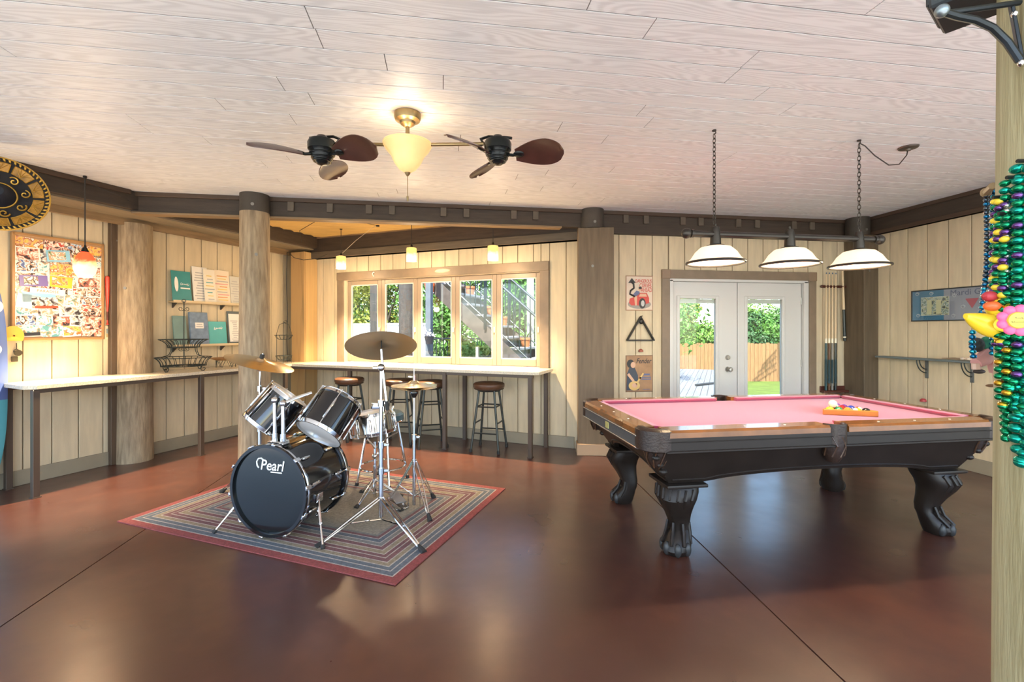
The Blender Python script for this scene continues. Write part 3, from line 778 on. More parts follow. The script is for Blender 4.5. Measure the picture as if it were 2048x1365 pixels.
for o in (-0.05, SW + 0.03):
    rl = MB().tube([(0.2, o, su(0.2) + 1.02), (3.62, o, su(3.62) + 1.02)], 0.026, 8).build('handrail', M_iron, st)
    MB().tube([(0.2, o, su(0.2) + 0.13), (3.62, o, su(3.62) + 0.13)], 0.016, 6).build('lower_rail', M_iron, st)
    for k in range(31):
        a = 0.25 + k * 0.11
        MB().box((a, o, su(a) + 0.575), (0.016, 0.016, 0.89)).build('baluster', M_iron, st, False)
    for a in (0.6, 2.1, 3.6): MB().box((a, o, su(a) + 0.5), (0.045, 0.045, 1.14)).build('newel', M_iron, st, False)
pots = [(1.43, 'terracotta pot on the upper stair tread'), (1.92, 'terracotta pot on the middle stair tread behind the newel'), (2.18, 'small terracotta pot beside the pale post on the stair'), (2.66, 'terracotta pot on the lower stair tread')]
for i, (a, lb) in enumerate(pots):
    z = su(a) + 0.045
    kk = round((a + 0.2 - 0.13) / 0.245); a2 = -0.2 + kk * 0.245 + 0.13; z = su(a2) + 0.041
    p_ = thing('terracotta_pot', lb, 'pot', wo(a2, 2.5 + 0.72, z), 0, 'terracotta pots on the staircase')
    MB().lathe([(0.0001, 0), (0.075, 0), (0.105, 0.14), (0.118, 0.14), (0.12, 0.18), (0.105, 0.18), (0.1, 0.15), (0.0001, 0.15)], 16).build('pot', mat('terracotta', (0.58, 0.19, 0.07), 0.75), p_)
    m = MB(); rr = random.Random(20 + i)
    for k in range(26):
        b = rr.uniform(0, 6.28); q = rr.uniform(0.1, 0.22)
        m.add([(0, 0, .15), (q*.5*math.cos(b)-.012*math.sin(b), q*.5*math.sin(b)+.012*math.cos(b), .24), (q*math.cos(b), q*math.sin(b), rr.uniform(.2, .32)), (q*.5*math.cos(b)+.012*math.sin(b), q*.5*math.sin(b)-.012*math.cos(b), .24)], [(0, 1, 2, 3)])
    m.build('leaves', LEAF[1], p_, False)
hpt = thing('terracotta_pot', 'red orange pot hung on the outer face of the stair stringer', 'pot', wo(0.93, 2.41, 2.12), R(-30))
MB().lathe([(0.0001, 0), (0.07, 0), (0.095, 0.15), (0.102, 0.15), (0.104, 0.2), (0.09, 0.2), (0.0001, 0.17)], 16).build('pot', mat('pot_orange', (0.72, 0.13, 0.03), 0.6), hpt)
MB().torus((0, 0, 0.02), 0.078, 0.01, (0, 0, 1), 16, 6).build('ring_holder', mat('ring_white', (0.7, 0.68, 0.6), 0.5), hpt)
# garden railing
gr = thing('garden_railing', 'low dark metal garden railing beyond the planters', 'railing', wo(-0.2, 5.3, -0.03), R(-30))
for z in (0.15, 1.22): MB().box((1.0, 0, z), (3.4, 0.03, 0.04)).build('rail', M_iron, gr, False)
for k in range(31): MB().box((-0.65 + k * 0.11, 0, 0.66), (0.016, 0.016, 1.16)).build('baluster', M_iron, gr, False)
# ------------------------------------------------------------------ lamps
WARM = (1.0, 0.72, 0.42)
def point(name, loc, power, col=WARM, r=0.03, parent=None):
    d = bpy.data.lights.new(name, 'POINT'); d.energy = power; d.color = col; d.shadow_soft_size = r
    o = bpy.data.objects.new(name, d); COL.objects.link(o); o.location = loc
    if parent is not None: o.parent = parent
    return o
def spot(name, loc, power, col, r, parent):
    d = bpy.data.lights.new(name, 'SPOT'); d.energy = power; d.color = col; d.shadow_soft_size = r; d.spot_size = R(88); d.spot_blend = 0.8
    o = bpy.data.objects.new(name, d); COL.objects.link(o); o.location = loc; o.parent = parent
    return o
M_black = mat('lamp_black', (0.018, 0.017, 0.016), 0.4, 0.3)
M_cord = mat('cord_dark', (0.03, 0.027, 0.024), 0.6)
def shade_mat(name, top, bot, z0, z1, es):
    """translucent lamp glass, lit from inside; colour bands belong to the glass"""
    m = mat(name, bot, 0.35)
    nt = m.node_tree; b = nt.nodes['Principled BSDF']; N, L = nt.nodes.new, nt.links.new
    tc = N('ShaderNodeTexCoord'); sp = N('ShaderNodeSeparateXYZ'); L(tc.outputs['Object'], sp.inputs[0])
    no = N('ShaderNodeTexNoise'); no.inputs['Scale'].default_value = 14; no.inputs['Detail'].default_value = 4; no.inputs['Distortion'].default_value = 1.2; L(tc.outputs['Object'], no.inputs['Vector'])
    mr = N('ShaderNodeMapRange'); mr.inputs['From Min'].default_value = z0; mr.inputs['From Max'].default_value = z1; L(sp.outputs['Z'], mr.inputs['Value'])
    ad = N('ShaderNodeMath'); ad.operation = 'MULTIPLY_ADD'; ad.inputs[1].default_value = 0.55; L(no.outputs['Fac'], ad.inputs[0]); L(mr.outputs[0], ad.inputs[2])
    cr = N('ShaderNodeValToRGB'); e = cr.color_ramp.elements
    e[0].position = 0.55; e[0].color = (*bot, 1); e[1].position = 1.05; e[1].color = (*top, 1)
    L(ad.outputs[0], cr.inputs[0]); L(cr.outputs[0], b.inputs['Base Color']); L(cr.outputs[0], b.inputs['Emission Color'])
    b.inputs['Emission Strength'].default_value = es
    return m
# left pendant, egg shaped red glass
pl = thing('pendant_lamp', 'egg shaped red and orange glass pendant in front of the photo collage', 'lamp', (-3.16, 4.692, 2.015))
MB().lathe([(0.048, -0.125), (0.072, -0.09), (0.083, -0.04), (0.081, 0.0), (0.067, 0.05), (0.042, 0.09), (0.024, 0.105)], 24).build('glass_shade', shade_mat('glass_red', (0.75, 0.05, 0.015), (1.0, 0.60, 0.24), -0.085, 0.075, 0.8), pl)
MB().lathe([(0.03, 0.098), (0.024, 0.118), (0.012, 0.142), (0.007, 0.165), (0.0001, 0.166)], 14).build('cap', M_black, pl)
MB().cyl((0, 0, 0.16), (0, 0, 0.775), 0.005, seg=8).build('stem', M_cord, pl)
MB().lathe([(0.0001, 0.785), (0.013, 0.784), (0.016, 0.775), (0.01, 0.765), (0.0001, 0.765)], 12).build('hook', M_black, pl)
MB().tube([(0, 0, 0.77), (0.07, 0.07, 0.70), (0.17, 0.17, 0.665), (0.16, 0.33, 0.655)], 0.003, 6).build('cord', M_cord, pl)
MB().sphere((0, 0, -0.05), 0.03, 12, 8).build('bulb', glow('bulb_warm', (1.0, 0.78, 0.5), 14), pl)
spot('bulb_light', (0, 0, -0.10), 210, WARM, 0.04, pl); point('shade_glow', (0, 0, -0.16), 6, WARM, 0.06, pl)
# three cylinder pendants above the bar
for i, (x, y, z, lb) in enumerate(((-1.342, 6.545, 2.242, 'left most of the three small mottled glass cylinder pendants over the bar'), (-0.376, 5.988, 2.283, 'middle one of the three small mottled glass cylinder pendants over the bar'), (0.595, 5.425, 2.235, 'right most of the three small mottled glass cylinder pendants over the bar'))):
    pl = thing('pendant_lamp', lb, 'lamp', (x, y, z), 0, 'cylinder pendants over the bar')
    MB().lathe([(0.062, 0.0), (0.064, 0.02), (0.064, 0.155), (0.060, 0.168), (0.03, 0.176), (0.012, 0.178)], 22).build('glass_shade', shade_mat('glass_mottled', (0.55, 0.33, 0.10), (1.0, 0.80, 0.52), -0.01, 0.15, 0.62), pl)
    MB().lathe([(0.02, 0.172), (0.014, 0.20), (0.006, 0.215), (0.0001, 0.216)], 12).build('cap', M_black, pl)
    MB().cyl((0, 0, 0.21), (0, 0, 2.785 - z), 0.004, seg=6).build('stem', M_cord, pl)
    MB().lathe([(0.0001, 2.787 - z), (0.018, 2.786 - z), (0.02, 2.775 - z), (0.0001, 2.765 - z)], 10).build('ceiling_hook', M_black, pl)
    MB().sphere((0, 0, 0.06), 0.022, 10, 6).build('bulb', glow('bulb_warm', (1.0, 0.78, 0.5), 14), pl)
    spot('bulb_light', (0, 0, 0.03), 160, WARM, 0.03, pl); point('shade_glow', (0, 0, -0.035), 4.5, WARM, 0.05, pl)
wc = thing('lamp_wire', 'thin pale wires strung between the bar pendants under the alcove ceiling', 'wire', (-1.342, 6.545, 2.78))
MB().tube([(0.02, -0.02, -0.33), (0.22, -0.13, -0.17), (0.45, -0.28, -0.03), (0.52, -0.3, 0)], 0.003, 5).build('wire', mat('wire_pale', (0.45, 0.40, 0.30), 0.5), wc)
MB().tube([(0.52, -0.3, 0), (0.2, -0.6, -0.01), (-0.2, -0.5, -0.02), (-0.5, -0.1, -0.06), (-0.55, 0.15, -0.16)], 0.004, 5).build('wire', M_cord, wc)
MB().box((0.52, -0.3, -0.005), (0.04, 0.03, 0.025)).build('junction', M_black, wc)
tag(place(MB().tube([(-0.02, 0, 0.0), (-0.02, -0.01, -0.5), (0.01, -0.02, -0.9), (-0.015, -0.01, -1.3), (0.0, 0, -1.75)], 0.006, 6).tube([(-0.02, 0, 0), (0.12, -0.1, -0.02), (0.25, -0.13, -0.11), (0.42, -0.12, -0.15), (0.6, -0.05, -0.13), (0.78, -0.05, -0.08)], 0.005, 6).build('power_cord', M_cord), (CX_ + C30 * 0.16 - S30 * 0.27, CY_ - S30 * 0.16 - C30 * 0.27, 2.56), R(-30)), 'black power cord running down the left side of the pine corner post', 'cord')
# ------------------------------------------------------------------ bar counters, stools and the left wall
ZC = 0.95
def lwp(a, b=0.0, z=0.0): return (CX_ + S30 * a + C30 * b, CY_ + C30 * a - S30 * b, z)     # a<0 along the left wall, b into the room
def wwp(a, b=0.0, z=0.0): return (CX_ + C30 * a - S30 * b, CY_ - S30 * a - C30 * b, z)
M_stone = mat('counter_stone', (0.72, 0.64, 0.50), 0.22, var=0.35, vs=90, rand=False, detail=2)
M_leg = mat('counter_leg', (0.085, 0.062, 0.048), 0.45, 0.25)
def leg(parent, x, y):
    l = MB().box((x, y, (ZC - 0.04) / 2), (0.046, 0.046, ZC - 0.04), bev=0.003).build('leg', M_leg, parent, False)
    MB().box((x, y, 0.004), (0.06, 0.06, 0.008)).build('foot_plate', M_leg, l, False)
ct = thing('bar_counter', 'long pale stone bar counter with steel legs along the left wall', 'counter', lwp(-1.9), R(60))
MB().prism([(-1.38, -0.02), (-1.42, -0.50), (-1.36, -0.58), (1.30, -0.58), (1.9, -0.02)], ZC - 0.032, ZC).build('worktop', M_stone, ct, False)
MB().box((0.0, -0.545, ZC - 0.05), (2.7, 0.03, 0.036)).build('apron_rail', M_leg, ct, False)
MB().box((0.0, -0.04, ZC - 0.05), (2.7, 0.03, 0.036)).build('apron_rail', M_leg, ct, False)
for x, y in ((-1.36, -0.55), (0.06, -0.55), (1.22, -0.55), (-1.33, -0.05)): leg(ct, x, y)
cb = thing('bar_counter', 'long pale stone bar counter with steel legs under the window', 'counter', wwp(2.3), R(-30))
MB().prism([(-1.72, -0.60), (1.78, -0.60), (1.84, -0.56), (1.84, -0.02), (-2.25, -0.02)], ZC - 0.032, ZC).build('worktop', M_stone, cb, False)
MB().box((0.02, -0.565, ZC - 0.05), (3.5, 0.03, 0.036)).build('apron_rail', M_leg, cb, False)
MB().box((0.02, -0.04, ZC - 0.05), (3.5, 0.03, 0.036)).build('apron_rail', M_leg, cb, False)
for x, y in ((1.74, -0.57), (0.66, -0.57), (-0.75, -0.57), (1.76, -0.05), (0.66, -0.05)): leg(cb, x, y)

def stool(loc, rz, label):
    t = thing('bar_stool', label, 'stool', loc, rz, 'bar stools under the window counter')
    SH = 0.80
    MB().lathe([(0.0001, SH - 0.09), (0.15, SH - 0.088), (0.172, SH - 0.075), (0.187, SH - 0.045), (0.185, SH - 0.02), (0.165, SH - 0.004), (0.10, SH), (0.0001, SH + 0.002)], 32).build('seat', mat('seat_leather', (0.115, 0.055, 0.03), 0.35, var=0.25, vs=9), t)
    MB().torus((0, 0, SH - 0.075), 0.172, 0.006, (0, 0, 1), 32, 6).build('seat_piping', mat('piping_dark', (0.05, 0.03, 0.02), 0.5), t)
    im = mat('stool_iron', (0.055, 0.062, 0.058), 0.4, 0.7)
    f = [(math.cos(R(45 + 90 * k)), math.sin(R(45 + 90 * k))) for k in range(4)]
    for cx, cy in f:
        l = MB().tube([(cx * 0.13, cy * 0.13, SH - 0.085), (cx * 0.235, cy * 0.235, 0.03)], 0.014, 8).build('leg', im, t)
        MB().lathe([(0.0001, 0), (0.018, 0), (0.02, 0.02), (0.015, 0.04), (0.0001, 0.042)], 10, mx((cx * 0.237, cy * 0.237, 0))).build('foot', mat('rubber_black', (0.02, 0.02, 0.02), 0.7), l)
    MB().torus((0, 0, SH - 0.095), 0.13, 0.011, (0, 0, 1), 24, 6).build('seat_ring', im, t)
    for z, pair in ((0.22, ((0, 1), (2, 3))), (0.33, ((1, 2), (3, 0))), (0.52, ((0, 1), (1, 2), (2, 3), (3, 0)))):
        r = 0.13 + 0.105 * (SH - 0.085 - z) / (SH - 0.115)
        for i, j in pair: MB().tube([(f[i][0] * r, f[i][1] * r, z), (f[j][0] * r, f[j][1] * r, z)], 0.009, 6).build('stretcher', im, t)
    return t
stool((0.555, 5.49, 0), R(-24), 'brown leather bar stool standing clear at the right end of the window counter')
stool((-0.13, 5.80, 0), R(10), 'brown bar stool tucked under the counter behind the hi-hat')
stool((-0.52, 6.03, 0), R(-8), 'brown bar stool tucked under the counter behind the cymbal stand')
stool((-1.19, 6.32, 0), R(-40), 'brown bar stool deep under the counter behind the toms')

# --- photo collage
def photo_mat(i, cols):
    nm = 'photo_%d' % i
    m = mat(nm, cols[0], 0.3)
    nt = m.node_tree; b = nt.nodes['Principled BSDF']; N, L = nt.nodes.new, nt.links.new
    tc = N('ShaderNodeTexCoord'); oi = N('ShaderNodeObjectInfo')
    mu = N('ShaderNodeMath'); mu.operation = 'MULTIPLY'; mu.inputs[1].default_value = 53.0; L(oi.outputs['Random'], mu.inputs[0])
    ad = N('ShaderNodeVectorMath'); ad.operation = 'ADD'; L(tc.outputs['Object'], ad.inputs[0]); L(mu.outputs[0], ad.inputs[1])
    n = N('ShaderNodeTexNoise'); n.inputs['Scale'].default_value = 24; n.inputs['Detail'].default_value = 3; n.inputs['Distortion'].default_value = 0.5; L(ad.outputs[0], n.inputs['Vector'])
    cr = N('ShaderNodeValToRGB'); cr.color_ramp.interpolation = 'CONSTANT'
    e = cr.color_ramp.elements
    e[0].position = 0.0; e[0].color = (*cols[0], 1); e[1].position = 0.40; e[1].color = (*cols[1], 1)
    for k, c in enumerate(cols[2:]):
        q = e.new(0.47 + 0.065 * k); q.color = (*c, 1)
    L(n.outputs['Fac'], cr.inputs[0]); L(cr.outputs[0], b.inputs['Base Color'])
    return m
skin = (0.62, 0.33, 0.22); wht = (0.80, 0.76, 0.72); blk = (0.04, 0.035, 0.04)
PM = [photo_mat(0, [blk, (0.35, 0.12, 0.10), skin, wht, (0.5, 0.3, 0.25)]), photo_mat(1, [(0.10, 0.14, 0.35), (0.45, 0.62, 0.75), skin, blk, wht]),
      photo_mat(2, [(0.10, 0.16, 0.08), (0.35, 0.42, 0.25), skin, wht, (0.3, 0.35, 0.4)]), photo_mat(3, [(0.55, 0.08, 0.06), wht, skin, blk, (0.7, 0.45, 0.4)]),
      photo_mat(4, [(0.75, 0.30, 0.06), (0.85, 0.55, 0.15), skin, (0.4, 0.15, 0.05), wht]), photo_mat(5, [blk, (0.25, 0.25, 0.28), wht, (0.5, 0.5, 0.52), skin]), photo_mat(6, [(0.12, 0.35, 0.40), (0.55, 0.72, 0.75), wht, skin, (0.15, 0.25, 0.2)])]
M_paper = mat('paper_white', (0.82, 0.80, 0.76), 0.5)
col = thing('photo_collage', 'framed cork board crowded with overlapping photographs', 'photo board', lwp(-2.85, 0, 1.33), R(60))
MB().box((0, -0.012, 0.485), (0.66, 0.02, 0.96)).build('backing', mat('cork', (0.40, 0.25, 0.14), 0.8), col, False)
for c, s in (((0, -0.02, 0.966), (0.70, 0.035, 0.022)), ((0, -0.02, 0.004), (0.70, 0.035, 0.022)), ((-0.34, -0.02, 0.485), (0.022, 0.035, 0.98)), ((0.34, -0.02, 0.485), (0.022, 0.035, 0.98))):
    MB().box(c, s, bev=0.003).build('frame_rail', mat('frame_oak', (0.42, 0.23, 0.09), 0.45, var=0.2), col, False)
rr = random.Random(11); k = 0
z = 0.93
rows = [(0.09, [.2, .16, .15, .15]), (0.11, [.17, .14, .13, .12, .11]), (0.11, [.16, .12, .2, .17]), (0.11, [.14, .1, .22, .2]), (0.09, [.15, .14, .13, .12, .12]), (0.10, [.2, .15, .12, .18]), (0.10, [.16, .15, .17, .16]), (0.10, [.15, .12, .13, .12, .13]), (0.10, [.18, .16, .15, .16])]
for h, ws in rows:
    x = -0.325; tot = sum(ws)
    for w in ws:
        w2 = w / tot * 0.65
        fr = rr.random() < 0.45
        o = MB().box((0, 0, 0), (w2 * 1.06, 0.0016, h * 1.16)).build('photo', PM[rr.randrange(7)] if not fr else M_paper, col, False)
        o.location = (x + w2 / 2, -0.0235 - 0.0012 * (k % 5), z - h / 2); o.rotation_euler = (0, R(rr.uniform(-6, 6)), 0)
        if fr: MB().box((0, -0.0011, 0.002), (w2 * 0.92, 0.0008, h * 0.94)).build('print', PM[rr.randrange(7)], o, False)
        x += w2; k += 1
    z -= h * 0.985
def card(nm, x, z_, w, h, ang, m_, y=-0.031):
    o = MB().box((0, 0, 0), (w, 0.0016, h)).build(nm, m_, col, False); o.location = (x, y, z_); o.rotation_euler = (0, R(ang), 0); return o
card('postcard', -0.16, 0.40, 0.24, 0.09, -5, mat('card_blue', (0.25, 0.52, 0.72), 0.4))
card('postcard', -0.24, 0.35, 0.16, 0.13, 8, mat('card_sky', (0.50, 0.70, 0.82), 0.4))
card('photo', -0.12, 0.345, 0.19, 0.10, -3, PM[5], -0.034)
card('postcard', -0.11, 0.305, 0.17, 0.022, -3, mat('card_red', (0.62, 0.07, 0.03), 0.4), -0.036)
card('postcard', -0.20, 0.545, 0.20, 0.10, -4, mat('card_violet', (0.16, 0.12, 0.38), 0.4))
card('photo', -0.22, 0.545, 0.10, 0.075, -4, PM[1], -0.033)
card('postcard', 0.0, 0.55, 0.17, 0.105, 3, mat('card_yellow', (0.80, 0.50, 0.05), 0.4))
card('photo', -0.01, 0.555, 0.12, 0.075, 3, PM[4], -0.033)
card('postcard', 0.0, 0.67, 0.17, 0.12, 2, PM[4], -0.034)
st_ = card('paper_strip', -0.10, 0.455, 0.26, 0.05, 2, M_paper, -0.036)
text('PARADISE', 0.034, mat('ink_red', (0.45, 0.10, 0.04), 0.5), st_, (0, -0.001, -0.003), (R(90), 0, 0), space=1.1)
card('postcard', -0.02, 0.80, 0.18, 0.11, -6, mat('card_blue', (0.25, 0.52, 0.72), 0.4))
card('photo', -0.03, 0.80, 0.13, 0.08, -6, PM[2], -0.033)
card('postcard', -0.22, 0.05, 0.13, 0.03, -3, mat('card_black', (0.03, 0.035, 0.05), 0.4), -0.034)
cap = thing('sun_visor', 'yellow visor tucked over the lower left corner of the photo board', 'visor', lwp(-3.205, 0.045, 1.395), R(60))
MB().loft([[(0.075 * math.cos(a) * q, -0.02 - 0.02 * (1 - q), 0.09 * math.sin(a) * q - 0.03) for a in [R(-30 + 15 * i) for i in range(17)]] for q in (1.0, 0.8, 0.45, 0.12)], cap=False).build('peak', mat('visor_yellow', (0.72, 0.42, 0.06), 0.6), cap)
MB().tube([(0.06, -0.005, -0.05), (0.03, 0.01, -0.07), (-0.03, 0.01, -0.06), (-0.06, -0.005, -0.03)], 0.006, 6).build('band', mat('visor_band', (0.6, 0.33, 0.05), 0.6), cap)
ky = thing('key_ring', 'dark keys and tag hanging below the photo board', 'keys', lwp(-3.165, 0.02, 1.18), R(60))
MB().tube([(0, 0, 0.12), (0.002, 0, 0.09), (0, 0, 0.06)], 0.003, 5).build('chain', M_black, ky)
MB().torus((0, 0, 0.045), 0.018, 0.003, (0, 1, 0), 16, 5).build('ring', M_black, ky)
MB().cyl((0.012, -0.004, 0.03), (0.012, 0.004, 0.03), 0.028, seg=14).build('fob', mat('fob_bronze', (0.10, 0.085, 0.06), 0.4, 0.6), ky)
MB().box((-0.012, 0, -0.025), (0.045, 0.012, 0.05), bev=0.004).build('tag', mat('fob_bronze', (0.10, 0.085, 0.06), 0.4, 0.6), ky)
bt = thing('toy_bat', 'red toy baseball bat hung handle down beside the photo board', 'bat', lwp(-2.468, 0.03, 1.47), R(60))
MB().lathe([(0.0001, 0), (0.013, 0.002), (0.013, 0.012), (0.007, 0.02), (0.008, 0.15), (0.017, 0.32), (0.021, 0.46), (0.019, 0.505), (0.0001, 0.515)], 14).build('barrel', mat('bat_red', (0.62, 0.06, 0.03), 0.35, var=0.2), bt)
MB().lathe([(0.0085, 0.05), (0.0095, 0.06), (0.0095, 0.13), (0.009, 0.14)], 10).build('grip', mat('grip_dark', (0.12, 0.03, 0.02), 0.7), bt)
pc = thing('postcard', 'small beach postcard stuck below the red bat', 'card', lwp(-2.435, 0.004, 1.32), R(60))
MB().box((0, -0.003, 0.07), (0.085, 0.003, 0.14)).build('sheet', mat('card_cream', (0.74, 0.66, 0.48), 0.5), pc, False)
MB().box((0, -0.006, 0.085), (0.066, 0.002, 0.05)).build('sky_band', mat('card_seablue', (0.20, 0.27, 0.30), 0.5), pc, False)
MB().box((0, -0.006, 0.04), (0.066, 0.002, 0.035)).build('sand_band', mat('card_sand', (0.42, 0.33, 0.16), 0.5), pc, False)

# --- sombrero on the left beam
sb = thing('sombrero', 'black sombrero with heavy gold embroidery hung at the left edge', 'hat', tuple(FW * 3.45 + RT * (-3.81) + Vector((0, 0, 1.42 + 272 / 930 * 3.45))), 0)
sb.rotation_euler = (R(86), 0, R(36)); sb.scale = (0.8, 0.8, 0.8)
def brim(r): return 0.02 - 0.075 * (1 - r / 0.33) ** 1.4 if r > 0.1 else 0
prof = [(0.115, -0.05), (0.17, -0.035), (0.24, -0.01), (0.30, 0.018), (0.335, 0.03), (0.34, 0.022), (0.335, 0.012), (0.24, -0.022), (0.115, -0.06)]
MB().lathe(prof, 48).build('brim', mat('velvet_black', (0.012, 0.010, 0.012), 0.8), sb)
MB().lathe([(0.0001, 0.13), (0.04, 0.125), (0.07, 0.09), (0.09, 0.02), (0.118, -0.05)], 28).build('crown', mat('velvet_blue', (0.012, 0.016, 0.03), 0.7), sb)
M_gold = mat('gold_braid', (0.62, 0.36, 0.06), 0.35, 0.55, var=0.2, vs=40)
def bz(r): return -0.05 + 0.078 * max(0, (r - 0.115) / 0.22) ** 1.05
for i in range(56):
    a = 2 * PI * i / 56
    inst_m = globals().setdefault('_braid', MB().sphere((0, 0, 0), 0.016, 6, 4, (1.35, 0.62, 0.7)).mesh('braid', M_gold))
    inst(inst_m, 'braid', sb, (0.325 * math.cos(a), 0.325 * math.sin(a), 0.030), (0, 0, a + 0.5))
MB().torus((0, 0, 0.026), 0.340, 0.008, (0, 0, 1), 56, 6).build('edge_cord', M_gold, sb)
MB().torus((0, 0, -0.044), 0.118, 0.008, (0, 0, 1), 36, 6).build('crown_cord', M_gold, sb)
gp = mat('gold_panel', (0.52, 0.25, 0.035), 0.4, 0.35, var=0.65, vs=14, stretch=(1, 1, 1))
for i in range(10):
    a0, a1 = 2 * PI * i / 10 + 0.05, 2 * PI * (i + 1) / 10 - 0.05
    lo = []
    vs, fs = [], []
    for j in range(5):
        a = a0 + (a1 - a0) * j / 4
        for r in (0.225, 0.30): vs.append((r * math.cos(a), r * math.sin(a), bz(r) + 0.006))
    for j in range(4): fs.append((2 * j, 2 * j + 1, 2 * j + 3, 2 * j + 2))
    p_ = MB().add(vs, fs).build('gold_panel', gp, sb)
    pts = [vs[0]] + [vs[2 * j + 1] for j in range(5)] + [vs[8]] + [vs[2 * j] for j in range(3, -1, -1)]
    MB().tube(pts, 0.0035, 4).build('panel_cord', M_gold, p_)
    for j in range(5):
        a = a0 + (a1 - a0) * (j + .5) / 5; am = (a0 + a1) / 2
        MB().tube([(0.232 * math.cos(am), 0.232 * math.sin(am), bz(.232) + .008), (0.292 * math.cos(a), 0.292 * math.sin(a), bz(.292) + .009)], 0.0022, 4).build('stitch', M_gold, p_)
for i in range(8):
    a = 2 * PI * i / 8 + 0.2; c0 = Vector((0.172 * math.cos(a), 0.172 * math.sin(a), -0.018))
    pts = []
    for j in range(22):
        t_ = j / 21 * 2.4 * PI; r = 0.006 + 0.034 * j / 21
        pts.append((c0.x + r * math.cos(t_ + a), c0.y + r * math.sin(t_ + a), bz(math.hypot(c0.x + r * math.cos(t_ + a), c0.y + r * math.sin(t_ + a))) + 0.008))
    MB().tube(pts, 0.0065, 5).build('scroll', M_gold, sb)
MB().tube([(0, 0.325, 0.01), (0, 0.40, -0.01), (0, 0.463, -0.02)], 0.003, 5).build('hanging_cord', M_cord, sb)
# --- surfboard
sf = thing('surfboard', 'blue and cyan surfboard standing on end against the left wall', 'surfboard', lwp(-3.53, 0.16, 0.0), R(60))
lo = []
for k in range(25):
    t_ = k / 24; z = 2.16 * t_
    w = 0.27 * (math.sin(PI * min(1, (0.12 + 0.88 * t_) ** 0.85)) ** 0.45 if t_ < 1 else 0.02)
    w = 0.27 * max(0.03, (1 - abs(2 * t_ - 0.9) ** 3.0 / (1.1 ** 3 if t_ > .45 else 0.9 ** 3 * 1.6))) ** 0.6
    y = 0.04 + 0.05 * (t_ - 0.5) ** 2
    lo.append([(w * math.cos(a), y + 0.028 * math.sin(a), z) for a in [2 * PI * i / 16 for i in range(16)]])
ms = MB(); ms.loft(lo[:10]); ms.build('tail', mat('board_cyan', (0.10, 0.42, 0.52), 0.25), sf)
ms = MB(); ms.loft(lo[9:]); ms.build('deck', mat('board_blue', (0.10, 0.16, 0.42), 0.25), sf)
for z_, s_ in ((1.62, 0.06), (1.25, 0.05), (1.95, 0.03)):
    MB().cyl((0.17, 0.02, z_), (0.17, 0.006, z_), s_, seg=18).build('decal', M_paper, sf)

# --- menu shelves
def shelf(z, label):
    t = thing('wall_shelf', label, 'shelf', lwp(-1.2, 0, z), R(60))
    MB().box((0, -0.05, -0.012), (1.30, 0.10, 0.02), bev=0.003).build('board', mat('shelf_cream', (0.58, 0.46, 0.28), 0.5, var=.15), t, False)
    MB().box((0, -0.098, 0.0), (1.30, 0.008, 0.02)).build('lip', mat('shelf_lip', (0.66, 0.54, 0.34), 0.5), t, False)
    for x in (-0.6, 0.0, 0.58): MB().prism([(0, 0), (-0.08, 0), (0, -0.06)], -0.008, 0.008, mx((x, 0, -0.022)) @ Matrix.Rotation(R(90), 4, 'Z') @ Matrix.Rotation(R(90), 4, 'X')).build('bracket', mat('bracket_dark', (0.05, 0.045, 0.04), .5), t, False)
    return t
shelf(1.76, 'upper narrow wall shelf holding menus'); shelf(1.235, 'lower narrow wall shelf holding ledgers and menus')
def menu(nm, label, cat, xc, w, h, zs, m_, y=0.055, lean=6, thick=0.008, txt=(), extra=None):
    t = thing(nm, label, cat, lwp(xc, y, zs), R(60))
    t.rotation_euler = (R(-lean), 0, R(60))
    MB().box((0, 0, h / 2), (w, thick, h), bev=0.002).build('cover', m_, t, False)
    for (s_, sz, x, z, mm_, sh) in txt: text(s_, sz, mm_, t, (x, -thick / 2 - 0.0008, z), (R(90), 0, 0), shear=sh)
    if extra: extra(t, thick)
    return t
M_teal = mat('menu_teal', (0.02, 0.27, 0.29), 0.4, var=.15); M_ink = mat('ink_dark', (0.06, 0.07, 0.09), 0.5); M_inkw = mat('ink_white', (0.85, 0.85, 0.82), 0.5)
def feather(t, th):
    MB().loft([[(-0.06 + 0.022 * math.cos(a) * q, -th / 2 - 0.001, 0.20 + 0.09 * math.sin(a) * q) for a in [2 * PI * i / 16 for i in range(16)]] for q in (1, 0.02)], cap=False).build('plume_print', M_inkw, t, False)
menu('menu', 'teal menu with white plume print at the left of the upper shelf', 'menu', -1.72, 0.225, 0.36, 1.762, M_teal, extra=lambda t, th: (feather(t, th), scribble(t, 0.035, -th / 2 - 0.001, 0.205, 0.10, 0.035, M_inkw, 5, 0.0028), MB().box((0.04, -th / 2 - 0.001, 0.155), (0.11, 0.0008, 0.016)).build('print_line', M_inkw, t, False)))
def lines(n, cols, w, h):
    def f(t, th):
        r2 = random.Random(n)
        for k in range(n):
            ww_ = r2.uniform(0.4, 0.85) * w
            MB().box((r2.uniform(-.06, .06) * w, -th / 2 - 0.0008, h * (0.1 + 0.8 * k / n)), (ww_, 0.0008, h * 0.028)).build('print_line', cols[k % len(cols)], t, False)
    return f
cgrey = mat('print_grey', (0.45, 0.45, 0.46), 0.6); cor = mat('print_orange', (0.75, 0.35, 0.15), 0.6); cye = mat('print_yellow', (0.82, 0.62, 0.2), 0.6); cte = mat('print_teal', (0.1, 0.4, 0.42), 0.6); cpk = mat('print_pink', (0.75, 0.35, 0.35), 0.6)
menu('menu', 'tall white menu sheet printed with fine lines on the upper shelf', 'menu', -1.49, 0.19, 0.44, 1.762, M_paper, extra=lines(11, [cgrey], 0.19, 0.44))
